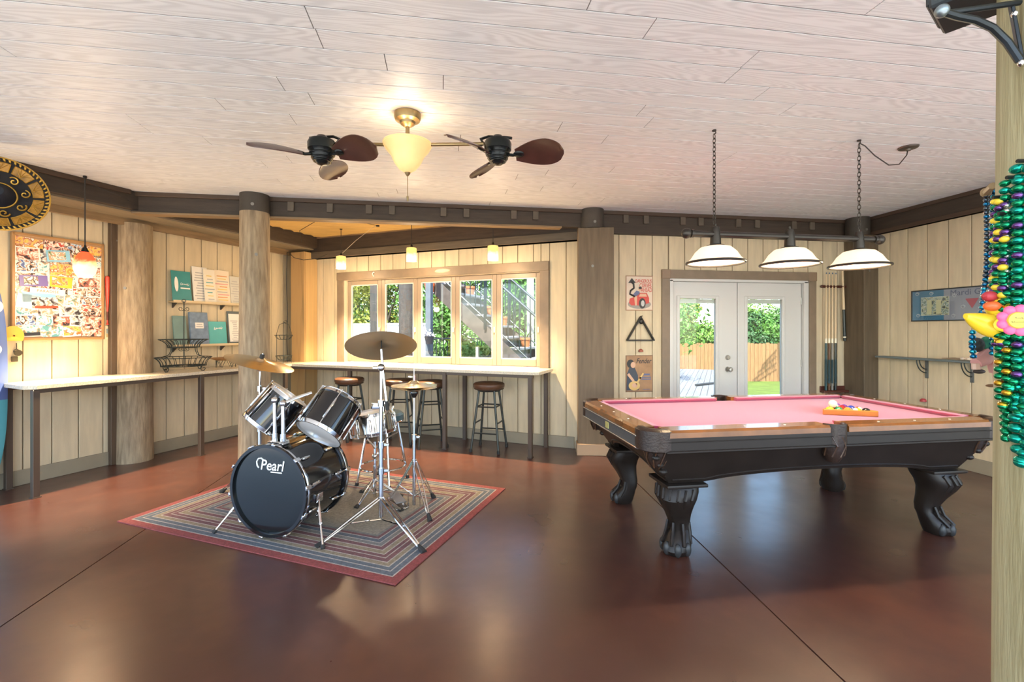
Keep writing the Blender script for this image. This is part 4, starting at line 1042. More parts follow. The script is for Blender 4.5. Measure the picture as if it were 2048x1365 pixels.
menu('menu', 'white menu sheet with teal and yellow blocks on the upper shelf', 'menu', -1.385, 0.15, 0.42, 1.762, mat('paper_warm', (0.78, 0.74, 0.64), .5), y=0.075, extra=lines(8, [cgrey, cye, cte], 0.15, 0.42))
menu('menu', 'cream menu with orange and yellow pictures on the upper shelf', 'menu', -1.20, 0.20, 0.43, 1.762, mat('paper_peach', (0.80, 0.70, 0.56), .5), extra=lines(10, [cye, cor, cpk, cgrey], 0.20, 0.43))
menu('menu', 'grey framed menu half hidden by the round post on the upper shelf', 'menu', -1.02, 0.15, 0.37, 1.762, mat('paper_grey', (0.60, 0.60, 0.55), .5), extra=lines(9, [cgrey], 0.15, 0.37))
menu('menu', 'narrow grey green menu leaning at the left of the lower shelf', 'menu', -1.74, 0.15, 0.35, 1.237, mat('menu_greygreen', (0.17, 0.29, 0.28), 0.5, var=.2), thick=0.02)
def plate(t, th):
    MB().box((0, -th / 2 - 0.001, 0.235), (0.105, 0.001, 0.072)).build('title_plate', M_paper, t, False)
    MB().box((0, -th / 2 - 0.002, 0.25), (0.07, 0.0006, 0.012)).build('print_line', cgrey, t, False)
    MB().box((0, -th / 2 - 0.002, 0.222), (0.08, 0.0006, 0.012)).build('print_line', cgrey, t, False)
menu('ledger', 'thick blue grey ledger with a pale title plate on the lower shelf', 'ledger', -1.51, 0.225, 0.40, 1.237, mat('ledger_blue', (0.20, 0.29, 0.42), 0.55, var=.3, vs=20), thick=0.03, extra=plate)
menu('menu', 'square turquoise menu with white script on the lower shelf', 'menu', -1.27, 0.24, 0.29, 1.237, mat('menu_turquoise', (0.10, 0.47, 0.47), 0.45, var=.12), extra=lambda t, th: scribble(t, 0.005, -th / 2 - 0.001, 0.195, 0.11, 0.04, M_inkw, 5, 0.004, 0.15))
def clip(t, th):
    MB().box((0, -th / 2 - 0.001, 0.21), (0.16, 0.001, 0.37)).build('sheet', M_paper, t, False)
    lines(12, [cgrey], 0.13, 0.36)(t, th + 0.003)
menu('menu_board', 'dark clip board with white sheet beside the round post on the lower shelf', 'menu', -1.03, 0.19, 0.43, 1.237, mat('board_slate', (0.10, 0.13, 0.14), .5), extra=clip)
menu('menu_board', 'white sheet in a black holder at the right end of the lower shelf', 'menu', -0.62, 0.14, 0.33, 1.26, M_paper, extra=lines(8, [cgrey], 0.11, 0.3))

# --- wire baskets on the counter
M_wire = mat('wire_iron', (0.035, 0.045, 0.045), 0.5, 0.5)
def scroll(c, r, turns, a0, sgn, n=16):
    return [(c[0] + sgn * r * (1 - 0.75 * j / n) * math.cos(a0 + turns * 2 * PI * j / n), c[1], c[2] + r * (1 - 0.75 * j / n) * math.sin(a0 + turns * 2 * PI * j / n)) for j in range(n + 1)]
wk = thing('wire_basket', 'two tier black wire fruit basket with scroll feet on the left counter', 'basket', lwp(-1.865, 0.30, ZC), R(30))
def tier(z0, z1, rt, rb_):
    b = MB().torus((0, 0, z1), rt, 0.005, (0, 0, 1), 36, 6).torus((0, 0, z0), rb_, 0.005, (0, 0, 1), 36, 6)
    o = b.build('basket_rim', M_wire, wk)
    for k in range(26):
        a = 2 * PI * k / 26
        MB().tube([((rb_ + (rt - rb_) * t_ ** 2.2) * math.cos(a), (rb_ + (rt - rb_) * t_ ** 2.2) * math.sin(a), z0 + (z1 - z0) * t_) for t_ in (0, .25, .5, .75, 1)], 0.003, 4).build('rib', M_wire, o)
    for k in range(6):
        a = PI * k / 6
        MB().tube([(rb_ * math.cos(a), rb_ * math.sin(a), z0), (-rb_ * math.cos(a), -rb_ * math.sin(a), z0)], 0.003, 4).build('floor_wire', M_wire, o)
tier(0.06, 0.155, 0.27, 0.215); tier(0.27, 0.36, 0.235, 0.15)
for k in range(4):
    a = PI / 4 + k * PI / 2; u = (math.cos(a), math.sin(a))
    MB().tube([(u[0] * r, u[1] * r, z) for r, z in ((0.27, 0.155), (0.19, 0.18), (0.165, 0.23), (0.16, 0.29), (0.235, 0.36))], 0.0045, 5).build('upright', M_wire, wk)
    MB().tube([(u[0] * r, u[1] * r, z) for r, z in ((0.215, 0.06), (0.205, 0.03), (0.22, 0.008), (0.25, 0.008), (0.265, 0.03), (0.252, 0.045), (0.238, 0.035))], 0.0045, 5).build('foot', M_wire, wk)
MB().cyl((0, 0, 0.06), (0, 0, 0.80), 0.005, seg=6).build('centre_rod', M_wire, wk)
for z_ in (0.20, 0.66):
    for sg in (-1, 1): MB().tube(scroll((sg * 0.028, 0, z_ + 0.05), 0.028, 1.2, R(180), sg), 0.003, 4).build('scroll', M_wire, wk)
MB().torus((0, 0, 0.80), 0.018, 0.004, (0, 1, 0), 14, 5).build('finial', M_wire, wk)
ws = thing('plate_stand', 'wooden dish on zigzag wire legs beside the round post on the counter', 'dish', lwp(-1.33, 0.27, ZC), R(30))
MB().lathe([(0.0001, 0.085), (0.11, 0.09), (0.165, 0.112), (0.172, 0.122), (0.16, 0.122), (0.10, 0.102), (0.0001, 0.098)], 28).build('dish', mat('dish_wood', (0.50, 0.24, 0.08), 0.35, var=.3, vs=12), ws)
for k in range(6):
    a = k * PI / 3
    MB().tube([(0.11 * math.cos(a - .35), 0.11 * math.sin(a - .35), 0.09), (0.105 * math.cos(a), 0.105 * math.sin(a), 0.004), (0.11 * math.cos(a + .35), 0.11 * math.sin(a + .35), 0.09)], 0.0035, 5).build('leg', M_wire, ws)
w2 = thing('wire_basket', 'small two tier wire stand with looped top beside the pine corner post', 'basket', lwp(-0.53, 0.36, ZC), R(20))
for z0, rt in ((0.045, 0.105), (0.335, 0.115)):
    o = MB().torus((0, 0, z0 + 0.06), rt, 0.004, (0, 0, 1), 28, 5).torus((0, 0, z0), rt * 0.55, 0.003, (0, 0, 1), 24, 5).build('basket_rim', M_wire, w2)
    for k in range(12):
        a = 2 * PI * k / 12
        MB().tube([(rt * .55 * math.cos(a), rt * .55 * math.sin(a), z0), (rt * .85 * math.cos(a), rt * .85 * math.sin(a), z0 + 0.025), (rt * math.cos(a), rt * math.sin(a), z0 + .06)], 0.0025, 4).build('rib', M_wire, o)
for a in (0.4, 2.5, 4.6): MB().tube([(0.11 * math.cos(a), 0.11 * math.sin(a), 0.003), (0.108 * math.cos(a), 0.108 * math.sin(a), 0.42), (0.07 * math.cos(a), 0.07 * math.sin(a), 0.54), (0, 0, 0.57)], 0.0035, 5).build('upright', M_wire, w2)
MB().tube(scroll((0.02, 0, 0.59), 0.024, 1.1, R(180), 1), 0.003, 5).build('hook', M_wire, w2)
# ------------------------------------------------------------------ rug and drum kit
M_chrome = mat('chrome', (0.72, 0.73, 0.74), 0.10, 1.0)
M_blackgloss = mat('drum_black', (0.008, 0.008, 0.009), 0.08, coat=0.6)
M_rubber = mat('rubber_black', (0.02, 0.02, 0.02), 0.7)
M_cym = mat('cymbal_bronze', (0.70, 0.61, 0.46), 0.26, 1.0, bump=0.05, bs=12)
rg = thing('area_rug', 'rectangular woven rug with red edge and concentric striped border under the drums', 'rug', (-0.903, 3.964, 0), R(-29.2))
LX, LY = 2.42, 1.67
def band_mat(nm, c): return mat(nm, c, 0.9, var=0.35, vs=70, stretch=(1, 1, 1), bump=0.5, bs=160, rand=False)
BN = {'r': ('rug_red', (0.27, 0.06, 0.058)), 'i': ('rug_ivory', (0.45, 0.41, 0.37)), 'b': ('rug_blue', (0.12, 0.145, 0.175)), 'k': ('rug_khaki', (0.28, 0.235, 0.16)), 'p': ('rug_plum', (0.18, 0.085, 0.09)), 'g': ('rug_grey', (0.20, 0.20, 0.19))}
bands = [(*BN[c], w) for c, w in (('r', .058), ('i', .010), ('b', .036), ('i', .010), ('b', .030), ('i', .010), ('k', .030), ('i', .009), ('p', .034), ('i', .009), ('p', .026), ('i', .009), ('k', .034), ('i', .009), ('p', .032), ('i', .009), ('g', .030), ('i', .009), ('b', .034), ('i', .009), ('p', .024), ('g', .024))]
ofs = 0.0
def ring(o0, o1, z):
    a, b_ = LX / 2 - o0, LY / 2 - o0; c, d = LX / 2 - o1, LY / 2 - o1
    vs = [(-a, -b_, z), (a, -b_, z), (a, b_, z), (-a, b_, z), (-c, -d, z), (c, -d, z), (c, d, z), (-c, d, z)]
    vs2 = [(x, y, 0.001) for x, y, _ in vs]
    fs = []
    for i in range(4):
        j = (i + 1) % 4
        fs += [(i, j, 4 + j, 4 + i), (8 + i, 8 + j, j, i), (4 + i, 4 + j, 12 + j, 12 + i)]
    return MB().add(vs + vs2, fs)
for i, (nm, c, w) in enumerate(bands):
    ring(ofs, ofs + w, 0.0085 if i % 2 == 0 else 0.0078).build('woven_band', band_mat(nm, c), rg, False)
    ofs += w
MB().box((0, 0, 0.0045), (LX - 2 * ofs, LY - 2 * ofs, 0.007)).build('centre_field', band_mat('rug_field', (0.29, 0.265, 0.215)), rg, False)
ZR = 0.0085

def cam_vec(r, f, u): return (RT * r + FW * f + Vector((0, 0, u))).normalized()
def frame_rot(u, hint=None):
    return Vector(u).normalized().to_track_quat('Z', 'Y').to_euler()
def drum(name, label, base, u, r, h, shell_m, top_m, bot_m, lugs, badge=None, rodlen=None, spin=0.0):
    """cylinder drum, local z along u from the bottom head to the top head"""
    t = thing(name, label, 'drum', base)
    q = Vector(u).normalized().to_track_quat('Z', 'Y') @ Matrix.Rotation(spin, 3, 'Z').to_quaternion()
    t.rotation_euler = q.to_euler()
    MB().lathe([(r, 0.012), (r, h - 0.012)], 48).build('shell', shell_m, t)
    for nm, z, sg, m_ in (('bottom_head', 0.0, -1, bot_m), ('top_head', h, 1, top_m)):
        MB().lathe([(0.0001, z), (r * 0.9, z), (r + 0.002, z - sg * 0.004)], 40).build(nm, m_, t)
        MB().lathe([(r + 0.003, z - sg * 0.014), (r + 0.010, z - sg * 0.014), (r + 0.008, z - sg * 0.004), (r + 0.004, z + sg * 0.010), (r + 0.009, z + sg * 0.013), (r + 0.001, z + sg * 0.013), (r + 0.001, z - sg * 0.012)], 48).build('rim', M_chrome, t)
    for k in range(lugs):
        a = 2 * PI * k / lugs + 0.2; c, s_ = math.cos(a), math.sin(a); rr_ = r + 0.010
        lg = MB().box((0, 0, h / 2), (0.016, 0.018, h * 0.62), bev=0.005, M=mx((rr_ * c, rr_ * s_, 0), a)).build('lug', M_chrome, t)
        MB().cyl((rr_ * c, rr_ * s_, -0.012), (rr_ * c, rr_ * s_, h + 0.014), 0.0035, seg=6).cyl((rr_ * c, rr_ * s_, h + 0.01), (rr_ * c, rr_ * s_, h + 0.02), 0.006, seg=6).build('tension_rod', M_chrome, lg)
    if badge is not None:
        a = badge; c, s_ = math.cos(a), math.sin(a)
        bo = MB().box((0, 0, 0), (0.052, 0.002, 0.036), bev=0.0009).build('badge', mat('badge_silver', (0.62, 0.62, 0.62), 0.3, 0.6), t, False)
        bo.location = ((r + 0.002) * c, (r + 0.002) * s_, h * 0.66); bo.rotation_euler = (0, 0, a + R(90))
        MB().box((0, -0.0011, 0.002), (0.046, 0.001, 0.024)).build('badge_field', mat('badge_black', (0.01, 0.01, 0.01), 0.3), bo, False)
        text('Pearl', 0.022, mat('badge_white', (0.85, 0.85, 0.85), 0.4), bo, (0, -0.002, 0.003), (R(90), 0, 0), shear=0.2)
    return t
# bass drum
bdir = Vector((math.sin(R(24)), math.cos(R(24)), 0))
bc = Vector((-1.15, 3.33, 0.33 + ZR))
BR, BL = 0.293, 0.44
bd = thing('bass_drum', 'large glossy black bass drum with script lettering on its front head', 'drum', tuple(bc))
bd.rotation_euler = (0, 0, R(-24))          # local y points along the shell, away from the camera
TY = Matrix.Rotation(R(-90), 4, 'X')        # lathe z -> local +y
MB().lathe([(BR, 0.03), (BR, BL - 0.03)], 64, TY).build('shell', M_blackgloss, bd)
hd = MB().lathe([(0.0001, 0.0), (BR * 0.80, 0.0), (BR - 0.002, 0.004)], 56, TY).build('front_head', mat('head_black', (0.006, 0.009, 0.010), 0.16, coat=0.3), bd)
MB().lathe([(0.0001, BL), (BR - 0.002, BL - 0.004)], 56, TY).build('rear_head', mat('head_white', (0.75, 0.75, 0.74), 0.4), bd)
for z0, sg in ((-0.012, 1), (BL + 0.012, -1)):
    MB().lathe([(BR - 0.004, z0), (BR + 0.016, z0), (BR + 0.018, z0 + sg * 0.004), (BR + 0.018, z0 + sg * 0.044), (BR + 0.002, z0 + sg * 0.046), (BR - 0.004, z0 + sg * 0.02), (BR - 0.004, z0)], 64, TY).build('hoop', M_blackgloss, bd)
    MB().lathe([(BR + 0.0185, z0 + sg * 0.018), (BR + 0.0205, z0 + sg * 0.020), (BR + 0.0205, z0 + sg * 0.030), (BR + 0.0185, z0 + sg * 0.032)], 64, TY).build('hoop_inlay', M_chrome, bd)
for k in range(10):
    a = 2 * PI * k / 10 + 0.15; c, s_ = math.cos(a), math.sin(a)
    for y in (0.10, BL - 0.10):
        lg = MB().box((0, 0, 0), (0.02, 0.075, 0.018), bev=0.006).build('lug', M_chrome, bd); lg.location = ((BR + 0.009) * c, y, (BR + 0.009) * s_); lg.rotation_euler = (0, R(90) - a, 0)
    for y0, y1 in ((-0.012, 0.09), (BL + 0.012, BL - 0.09)):
        MB().tube([((BR + 0.02) * c, y0, (BR + 0.02) * s_), ((BR + 0.014) * c, y1, (BR + 0.014) * s_)], 0.004, 6).build('tension_rod', M_chrome, bd)
        cl = MB().box((0, 0, 0), (0.03, 0.05, 0.014), bev=0.004).build('claw', M_chrome, bd); cl.location = ((BR + 0.023) * c, y0 + (0.018 if y0 < 0 else -0.018), (BR + 0.023) * s_); cl.rotation_euler = (0, R(90) - a, 0)
text('Pearl', 0.098, mat('logo_white', (0.80, 0.79, 0.76), 0.5), hd, (0.03, -0.003, 0.170), (R(90), 0, 0), shear=0.2, sx=0.95, bold=0.0012)
MB().box((0.065, -0.002, 0.128), (0.09, 0.001, 0.008)).build('underline', mat('logo_white', (0.80, 0.79, 0.76), 0.5), hd, False)
MB().tube([(-0.075, -0.003, 0.150), (-0.088, -0.003, 0.165), (-0.092, -0.003, 0.190), (-0.078, -0.003, 0.212), (-0.055, -0.003, 0.216), (-0.035, -0.003, 0.205)], 0.005, 5).build('capital_swash', mat('logo_white', (0.80, 0.79, 0.76), 0.5), hd)
for sg in (-1, 1):
    s0 = Vector((sg * BR * 0.98, 0.13, -0.06)); s1 = Vector((sg * (BR + 0.15), -0.02, -0.325))
    sp = MB().tube([tuple(s0), tuple(s0.lerp(s1, 0.55))], 0.011, 8).tube([tuple(s0.lerp(s1, 0.5)), tuple(s1)], 0.007, 8).build('spur', M_chrome, bd)
    MB().tube([tuple(s0.lerp(s1, 0.93)), tuple(s1 + Vector((0, 0, 0.0)))], 0.014, 8).build('spur_tip', M_rubber, sp)
    MB().box(tuple(s0), (0.035, 0.07, 0.06), bev=0.008).build('spur_bracket', M_chrome, sp)
    MB().box(tuple(s0.lerp(s1, .52)), (0.03, 0.012, 0.02), bev=0.004).build('wing_bolt', M_chrome, sp)
mt = MB().box((-0.01, 0.10, BR + 0.012), (0.11, 0.09, 0.024), bev=0.006).build('tom_mount', M_chrome, bd)
ROT_BD = Matrix.Translation(bc) @ Matrix.Rotation(R(-24), 4, 'Z')
for x_, h, ax in ((-0.04, 0.30, -0.10), (0.03, 0.28, 0.12)):
    MB().cyl((x_, 0.10, BR + 0.02), (x_, 0.10, BR + h), 0.0135, seg=12).cyl((x_, 0.10, BR + 0.02), (x_, 0.10, BR + 0.07), 0.019, seg=12).build('tom_post', M_chrome, mt)
    MB().sphere((x_, 0.10, BR + h), 0.023, 12, 8).tube([(x_, 0.10, BR + h), (x_ + ax * 0.4, 0.16, BR + h + 0.03), (x_ + ax, 0.24, BR + h + 0.06)], 0.011, 8).build('tom_arm', M_chrome, mt)
MB().box((0.0, BL + 0.12, -0.325), (0.09, 0.24, 0.012), bev=0.004).build('pedal_plate', M_chrome, bd)
MB().box((0.0, BL + 0.14, -0.29), (0.075, 0.22, 0.012), bev=0.004, M=mx((0, 0, 0), 0, 0)).build('pedal_board', M_chrome, bd)
MB().tube([(0, BL + 0.06, -0.30), (0, BL + 0.05, -0.12)], 0.006, 6).sphere((0, BL + 0.045, -0.10), 0.03, 10, 6).build('beater', M_chrome, bd)

def P(px_d): return Vector(px_d)
def at(x, y, d):
    a = (x - 1024) / 930.0; return FW * d + RT * (a * d) + Vector((0, 0, 1.42 + (660 - y) / 930.0 * d))
M_hwhite = mat('head_coated', (0.78, 0.77, 0.74), 0.35)
# toms: positions worked out in the room from the drum's own height and size
tomL = drum('tom_drum', 'smaller glossy black tom drum on the left above the bass drum', (-1.27, 3.575, 0.735), cam_vec(0.58, 0.27, 0.77), 0.150, 0.26, M_blackgloss, M_hwhite, M_hwhite, 6, badge=R(-60))
tomR = drum('tom_drum', 'larger glossy black tom drum on the right showing its white bottom head', (-0.85, 3.43, 0.695), cam_vec(0.33, 0.60, 0.73), 0.165, 0.27, M_blackgloss, M_hwhite, mat('head_clear', (0.62, 0.60, 0.60), 0.2), 6, badge=R(-100))
sn = drum('snare_drum', 'chrome snare drum on its stand behind the cymbal stand', (-0.556, 3.99, 0.575), cam_vec(-0.15, 0.0, 0.98), 0.178, 0.155, mat('chrome_shell', (0.60, 0.60, 0.58), 0.14, 1.0), M_hwhite, M_hwhite, 10)
def tripod(t, apex, z0, feet, base, r=0.008, nm='leg'):
    for f in feet:
        f = Vector(f); a = Vector(apex)
        d = (f - a); side = d.cross(Vector((0, 0, 1))).normalized() * 0.016
        l = MB().tube([tuple(a + side), tuple(a + d * 0.5 + side), tuple(a + d * 0.93 + side * .3)], r * 0.62, 6).tube([tuple(a - side), tuple(a + d * 0.5 - side), tuple(a + d * 0.93 - side * .3)], r * 0.62, 6).build(nm, M_chrome, t)
        MB().tube([tuple(a + d * 0.88), tuple(f)], 0.02, 8, rs=[0.012, 0.021]).build('rubber_foot', M_rubber, l)
        MB().tube([tuple(a + d * 0.55), tuple(Vector(base))], r * 0.5, 6).build('brace', M_chrome, l)
def local(t, pts): 
    o = Vector(t.location); return [tuple(Vector(p) - o) for p in pts]
# snare stand
ss = thing('snare_stand', 'chrome folding stand under the snare drum', 'stand', (-0.55, 4.0, ZR))
MB().cyl((0, 0, 0.12), (0, 0, 0.48), 0.011, seg=10).cyl((0, 0, 0.02), (0, 0, 0.28), 0.015, seg=10).build('pole', M_chrome, ss)
tripod(ss, (0, 0, 0.17), 0, [(0.22, 0.03, 0), (-0.14, 0.19, 0), (-0.12, -0.18, 0)], (0, 0, 0.05))
for a in (0.3, 2.4, 4.5): MB().tube([(0, 0, 0.42), (0.10 * math.cos(a), 0.10 * math.sin(a), 0.50), (0.19 * math.cos(a), 0.19 * math.sin(a), 0.545)], 0.007, 6).build('cradle_arm', M_chrome, ss)
MB().sphere((0, 0, 0.36), 0.026, 10, 8).build('tilter', M_chrome, ss)
# drum throne
th = thing('drum_throne', 'round dark padded drum stool with chrome legs and foot ring', 'stool', (-0.54, 4.45, 0))
MB().lathe([(0.0001, 0.575), (0.17, 0.575), (0.19, 0.59), (0.19, 0.635), (0.17, 0.655), (0.0001, 0.66)], 32).build('seat', mat('throne_vinyl', (0.05, 0.10, 0.13), 0.25), th)
MB().torus((0, 0, 0.582), 0.185, 0.007, (0, 0, 1), 32, 6).build('seat_trim', M_chrome, th)
for k in range(4):
    a = R(20 + 90 * k); c, s_ = math.cos(a), math.sin(a)
    l = MB().tube([(0.13 * c, 0.13 * s_, 0.58), (0.23 * c, 0.23 * s_, 0.03)], 0.012, 8).build('leg', M_chrome, th)
    MB().cyl((0.234 * c, 0.234 * s_, 0.0 if math.hypot(0, 0) else 0.0), (0.231 * c, 0.231 * s_, 0.035), 0.017, seg=10).build('rubber_foot', M_rubber, l)
MB().torus((0, 0, 0.16), 0.207, 0.009, (0, 0, 1), 32, 6).build('foot_ring', M_chrome, th)
# hi-hat
def cymbal(r, dome=0.022, up=True):
    s_ = 1 if up else -1
    return [(0.006, s_ * (dome + 0.018)), (0.02, s_ * (dome + 0.017)), (0.036, s_ * (dome + 0.008)), (0.045, s_ * dome), (r * 0.5, s_ * dome * 0.62), (r * 0.8, s_ * dome * 0.25), (r, 0.0), (r - 0.001, -0.0012), (r * 0.8, s_ * dome * 0.25 - 0.0012), (r * 0.5, s_ * dome * 0.62 - 0.0012), (0.045, s_ * dome - 0.0012), (0.006, s_ * (dome + 0.016))]
hh = thing('hi_hat', 'hi-hat pair of cymbals on a chrome pedal stand', 'hi-hat', (-0.215, 3.74, ZR))
MB().lathe(cymbal(0.178), 48, mx((0, 0, 0.972))).build('top_cymbal', M_cym, hh)
MB().lathe(cymbal(0.178, 0.022, False), 48, mx((0, 0, 0.955))).build('bottom_cymbal', M_cym, hh)
MB().cyl((0, 0, 0.03), (0, 0, 0.56), 0.0135, seg=12).cyl((0, 0, 0.5), (0, 0, 0.90), 0.010, seg=12).cyl((0, 0, 0.9), (0, 0, 1.15), 0.0035, seg=8).build('pole', M_chrome, hh)
MB().lathe([(0.012, 0.875), (0.036, 0.915), (0.034, 0.925), (0.0001, 0.928)], 18).build('cymbal_cup', M_blackgloss, hh)
MB().cyl((0, 0, 1.005), (0, 0, 1.05), 0.011, seg=10).tube([(-0.03, 0, 1.04), (0.0, 0, 1.04)], 0.006, 6).box((-0.035, 0, 1.042), (0.024, 0.006, 0.014), bev=0.003).build('clutch', M_chrome, hh)
MB().cyl((0, 0, 0.545), (0, 0, 0.585), 0.02, seg=12).box((0.03, 0, 0.565), (0.03, 0.012, 0.02), bev=0.004).build('height_clamp', M_chrome, hh)
tripod(hh, (0, 0, 0.39), 0, [(0.13, -0.26, 0), (0.15, 0.22, 0), (-0.22, 0.10, 0)], (0, 0, 0.1))
MB().box((-0.09, 0.16, 0.012), (0.10, 0.30, 0.012), bev=0.004, M=mx((0, 0, 0), R(20))).build('pedal_base', M_chrome, hh)
MB().box((-0.09, 0.17, 0.05), (0.085, 0.26, 0.012), bev=0.004, M=mx((0, 0, 0.0), R(20), R(0))).build('pedal_board', mat('pedal_steel', (0.35, 0.36, 0.37), 0.3, 0.9), hh)
MB().tube([(-0.045, 0.0, 0.02), (-0.045, 0, 0.14), (0.045, 0, 0.14), (0.045, 0, 0.02)], 0.006, 6).build('pedal_frame', M_chrome, hh)
# ride cymbal on boom stand
rd = thing('cymbal_stand', 'large ride cymbal on a tall chrome boom stand in front of the kit', 'cymbal', (-0.43, 3.44, ZR))
uR = cam_vec(-0.12, 0.43, 0.90)
cp_ = Vector((0.0, 0.02, 1.29))
MB().lathe(cymbal(0.252, 0.03), 56, Matrix.Translation(cp_) @ align(uR)).build('cymbal', mat('cymbal_dark', (0.42, 0.38, 0.29), 0.32, 1.0, bump=0.05, bs=12), rd)
MB().cyl((0, 0, 0.07), (0, 0, 0.60), 0.0175, seg=14).cyl((0, 0, 0.58), (0, 0, 0.90), 0.0135, seg=14).cyl((0, 0, 0.88), (0, 0, 1.13), 0.0105, seg=12).build('pole', M_chrome, rd)
for z in (0.40, 0.585, 0.885): MB().cyl((0, 0, z - 0.022), (0, 0, z + 0.022), 0.024, seg=14).box((0.035, 0, z), (0.045, 0.012, 0.022), bev=0.004).build('collar', M_chrome, rd)
MB().sphere((0, 0, 1.14), 0.028, 12, 8).box((-0.03, 0, 1.14), (0.06, 0.014, 0.022), bev=0.004).build('boom_joint', M_chrome, rd)
MB().tube([tuple(cp_ - Vector((0, 0, 0.02))), (0.01, 0, 1.14), (0.045, -0.01, 0.84)], 0.009, 8).build('boom_arm', M_chrome, rd)
MB().tube([(0.04, -0.01, 0.90), (0.046, -0.01, 0.835)], 0.014, 8).build('boom_grip', M_rubber, rd)
MB().cyl(tuple(cp_ - Vector(uR) * 0.01), tuple(cp_ + Vector(uR) * 0.10), 0.004, seg=6).cyl(tuple(cp_ + Vector(uR) * 0.05), tuple(cp_ + Vector(uR) * 0.075), 0.016, seg=10).build('wing_nut', M_rubber, rd)
tripod(rd, (0, 0, 0.21), 0, [(-0.376, -0.27, 0), (0.32, -0.45, 0), (0.12, 0.28, 0)], (0, 0, 0.05), r=0.012)
# cowbell / block on a holder
cw = thing('cowbell', 'small chrome block bell clamped beside the boom stand above the snare', 'bell', (-0.49, 3.72, 0.83))
MB().box((0, 0, 0), (0.10, 0.05, 0.05), bev=0.012).build('bell', M_chrome, cw)
MB().cyl((0.045, -0.02, -0.04), (0.045, -0.02, 0.04), 0.012, seg=10).tube([(0.045, -0.02, -0.04), (0.055, -0.15, -0.12), (0.06, -0.28, -0.13)], 0.006, 6).build('clamp', M_chrome, cw)
# crash cymbal
cr_ = thing('cymbal_stand', 'tilted crash cymbal on a chrome stand in front of the round post', 'cymbal', (-1.47, 4.07, 0.0))
uC = cam_vec(0.29, 0.0, 0.955); cp_ = Vector((0, 0, 1.145))
MB().lathe(cymbal(0.262, 0.03), 56, Matrix.Translation(cp_) @ align(uC)).build('cymbal', M_cym, cr_)
MB().cyl((0, 0, 0.07), (0, 0, 0.62), 0.0165, seg=14).cyl((0, 0, 0.6), (0, 0, 0.95), 0.012, seg=12).cyl((0, 0, 0.93), (0, 0, 1.10), 0.009, seg=10).build('pole', M_chrome, cr_)
for z in (0.61, 0.94): MB().cyl((0, 0, z - 0.022), (0, 0, z + 0.022), 0.023, seg=14).box((0.035, 0, z), (0.045, 0.012, 0.022), bev=0.004).build('collar', M_chrome, cr_)
MB().sphere((0, 0, 1.10), 0.024, 12, 8).tube([(0, 0, 1.10), tuple(cp_ + Vector(uC) * 0.085)], 0.005, 6).build('tilter', M_chrome, cr_)
MB().cyl(tuple(cp_ + Vector(uC) * 0.04), tuple(cp_ + Vector(uC) * 0.075), 0.018, seg=10).build('wing_nut', M_rubber, cr_)
tripod(cr_, (0, 0, 0.36), 0, [(-0.42, 0.30, 0.012), (0.33, 0.22, 0.012), (-0.0, -0.36, 0.012)], (0, 0, 0.1), r=0.011)
# ------------------------------------------------------------------ pool table
M_pool = mat('pool_darkwood', (0.020, 0.014, 0.011), 0.40, var=0.3, vs=6, spec=0.35)
M_rail = mat('pool_railwood', (0.26, 0.095, 0.022), 0.22, var=0.35, vs=7, stretch=(1, 1, 1), coat=0.6)
M_cloth = mat('pool_cloth', (0.42, 0.045, 0.12), 0.8, var=0.06, vs=60, rand=False)
M_cloth.node_tree.nodes['Principled BSDF'].inputs['Sheen Weight'].default_value = 0.5
M_leather = mat('pocket_leather', (0.035, 0.02, 0.015), 0.35, var=0.3, vs=30, bump=0.2, bs=80)
TL, TW, ZT = 1.28, 0.66, 0.825
pt_ = thing('pool_table', 'dark carved pool table with red cloth and claw feet', 'pool table', (2.455, 3.22, 0))
MB().box((0, 0, ZT - 0.055), (2 * TL - 0.22, 2 * TW - 0.22, 0.05)).build('bed', M_cloth, pt_, False)
RW_ = 0.115
def rail(x0, x1, y, s):      # long rail along x at outer edge y, s = -1 near, +1 far
    yo, yi = y, y - s * RW_
    r = MB().loft([[(x, yo, ZT - 0.045), (x, yo, ZT - 0.014), (x, yo - s * 0.012, ZT), (x, yi, ZT + 0.002), (x, yi, ZT - 0.045)] for x in (x0, x1)]).build('rail', M_rail, pt_, False)
    MB().loft([[(x, yi, ZT + 0.001), (x, yi - s * 0.045, ZT - 0.004), (x, yi - s * 0.042, ZT - 0.014), (x, yi - s * 0.02, ZT - 0.035), (x, yi, ZT - 0.035)] for x in (x0 + 0.03, x1 - 0.03)]).build('cushion', M_cloth, r, False)
    for k in range(3):
        xs = x0 + (x1 - x0) * (k + 1) / 4
        MB().cyl((xs, (yo + yi) / 2, ZT), (xs, (yo + yi) / 2, ZT + 0.0026), 0.007, seg=10).build('sight', mat('sight_pearl', (0.8, 0.78, 0.7), 0.3), r)
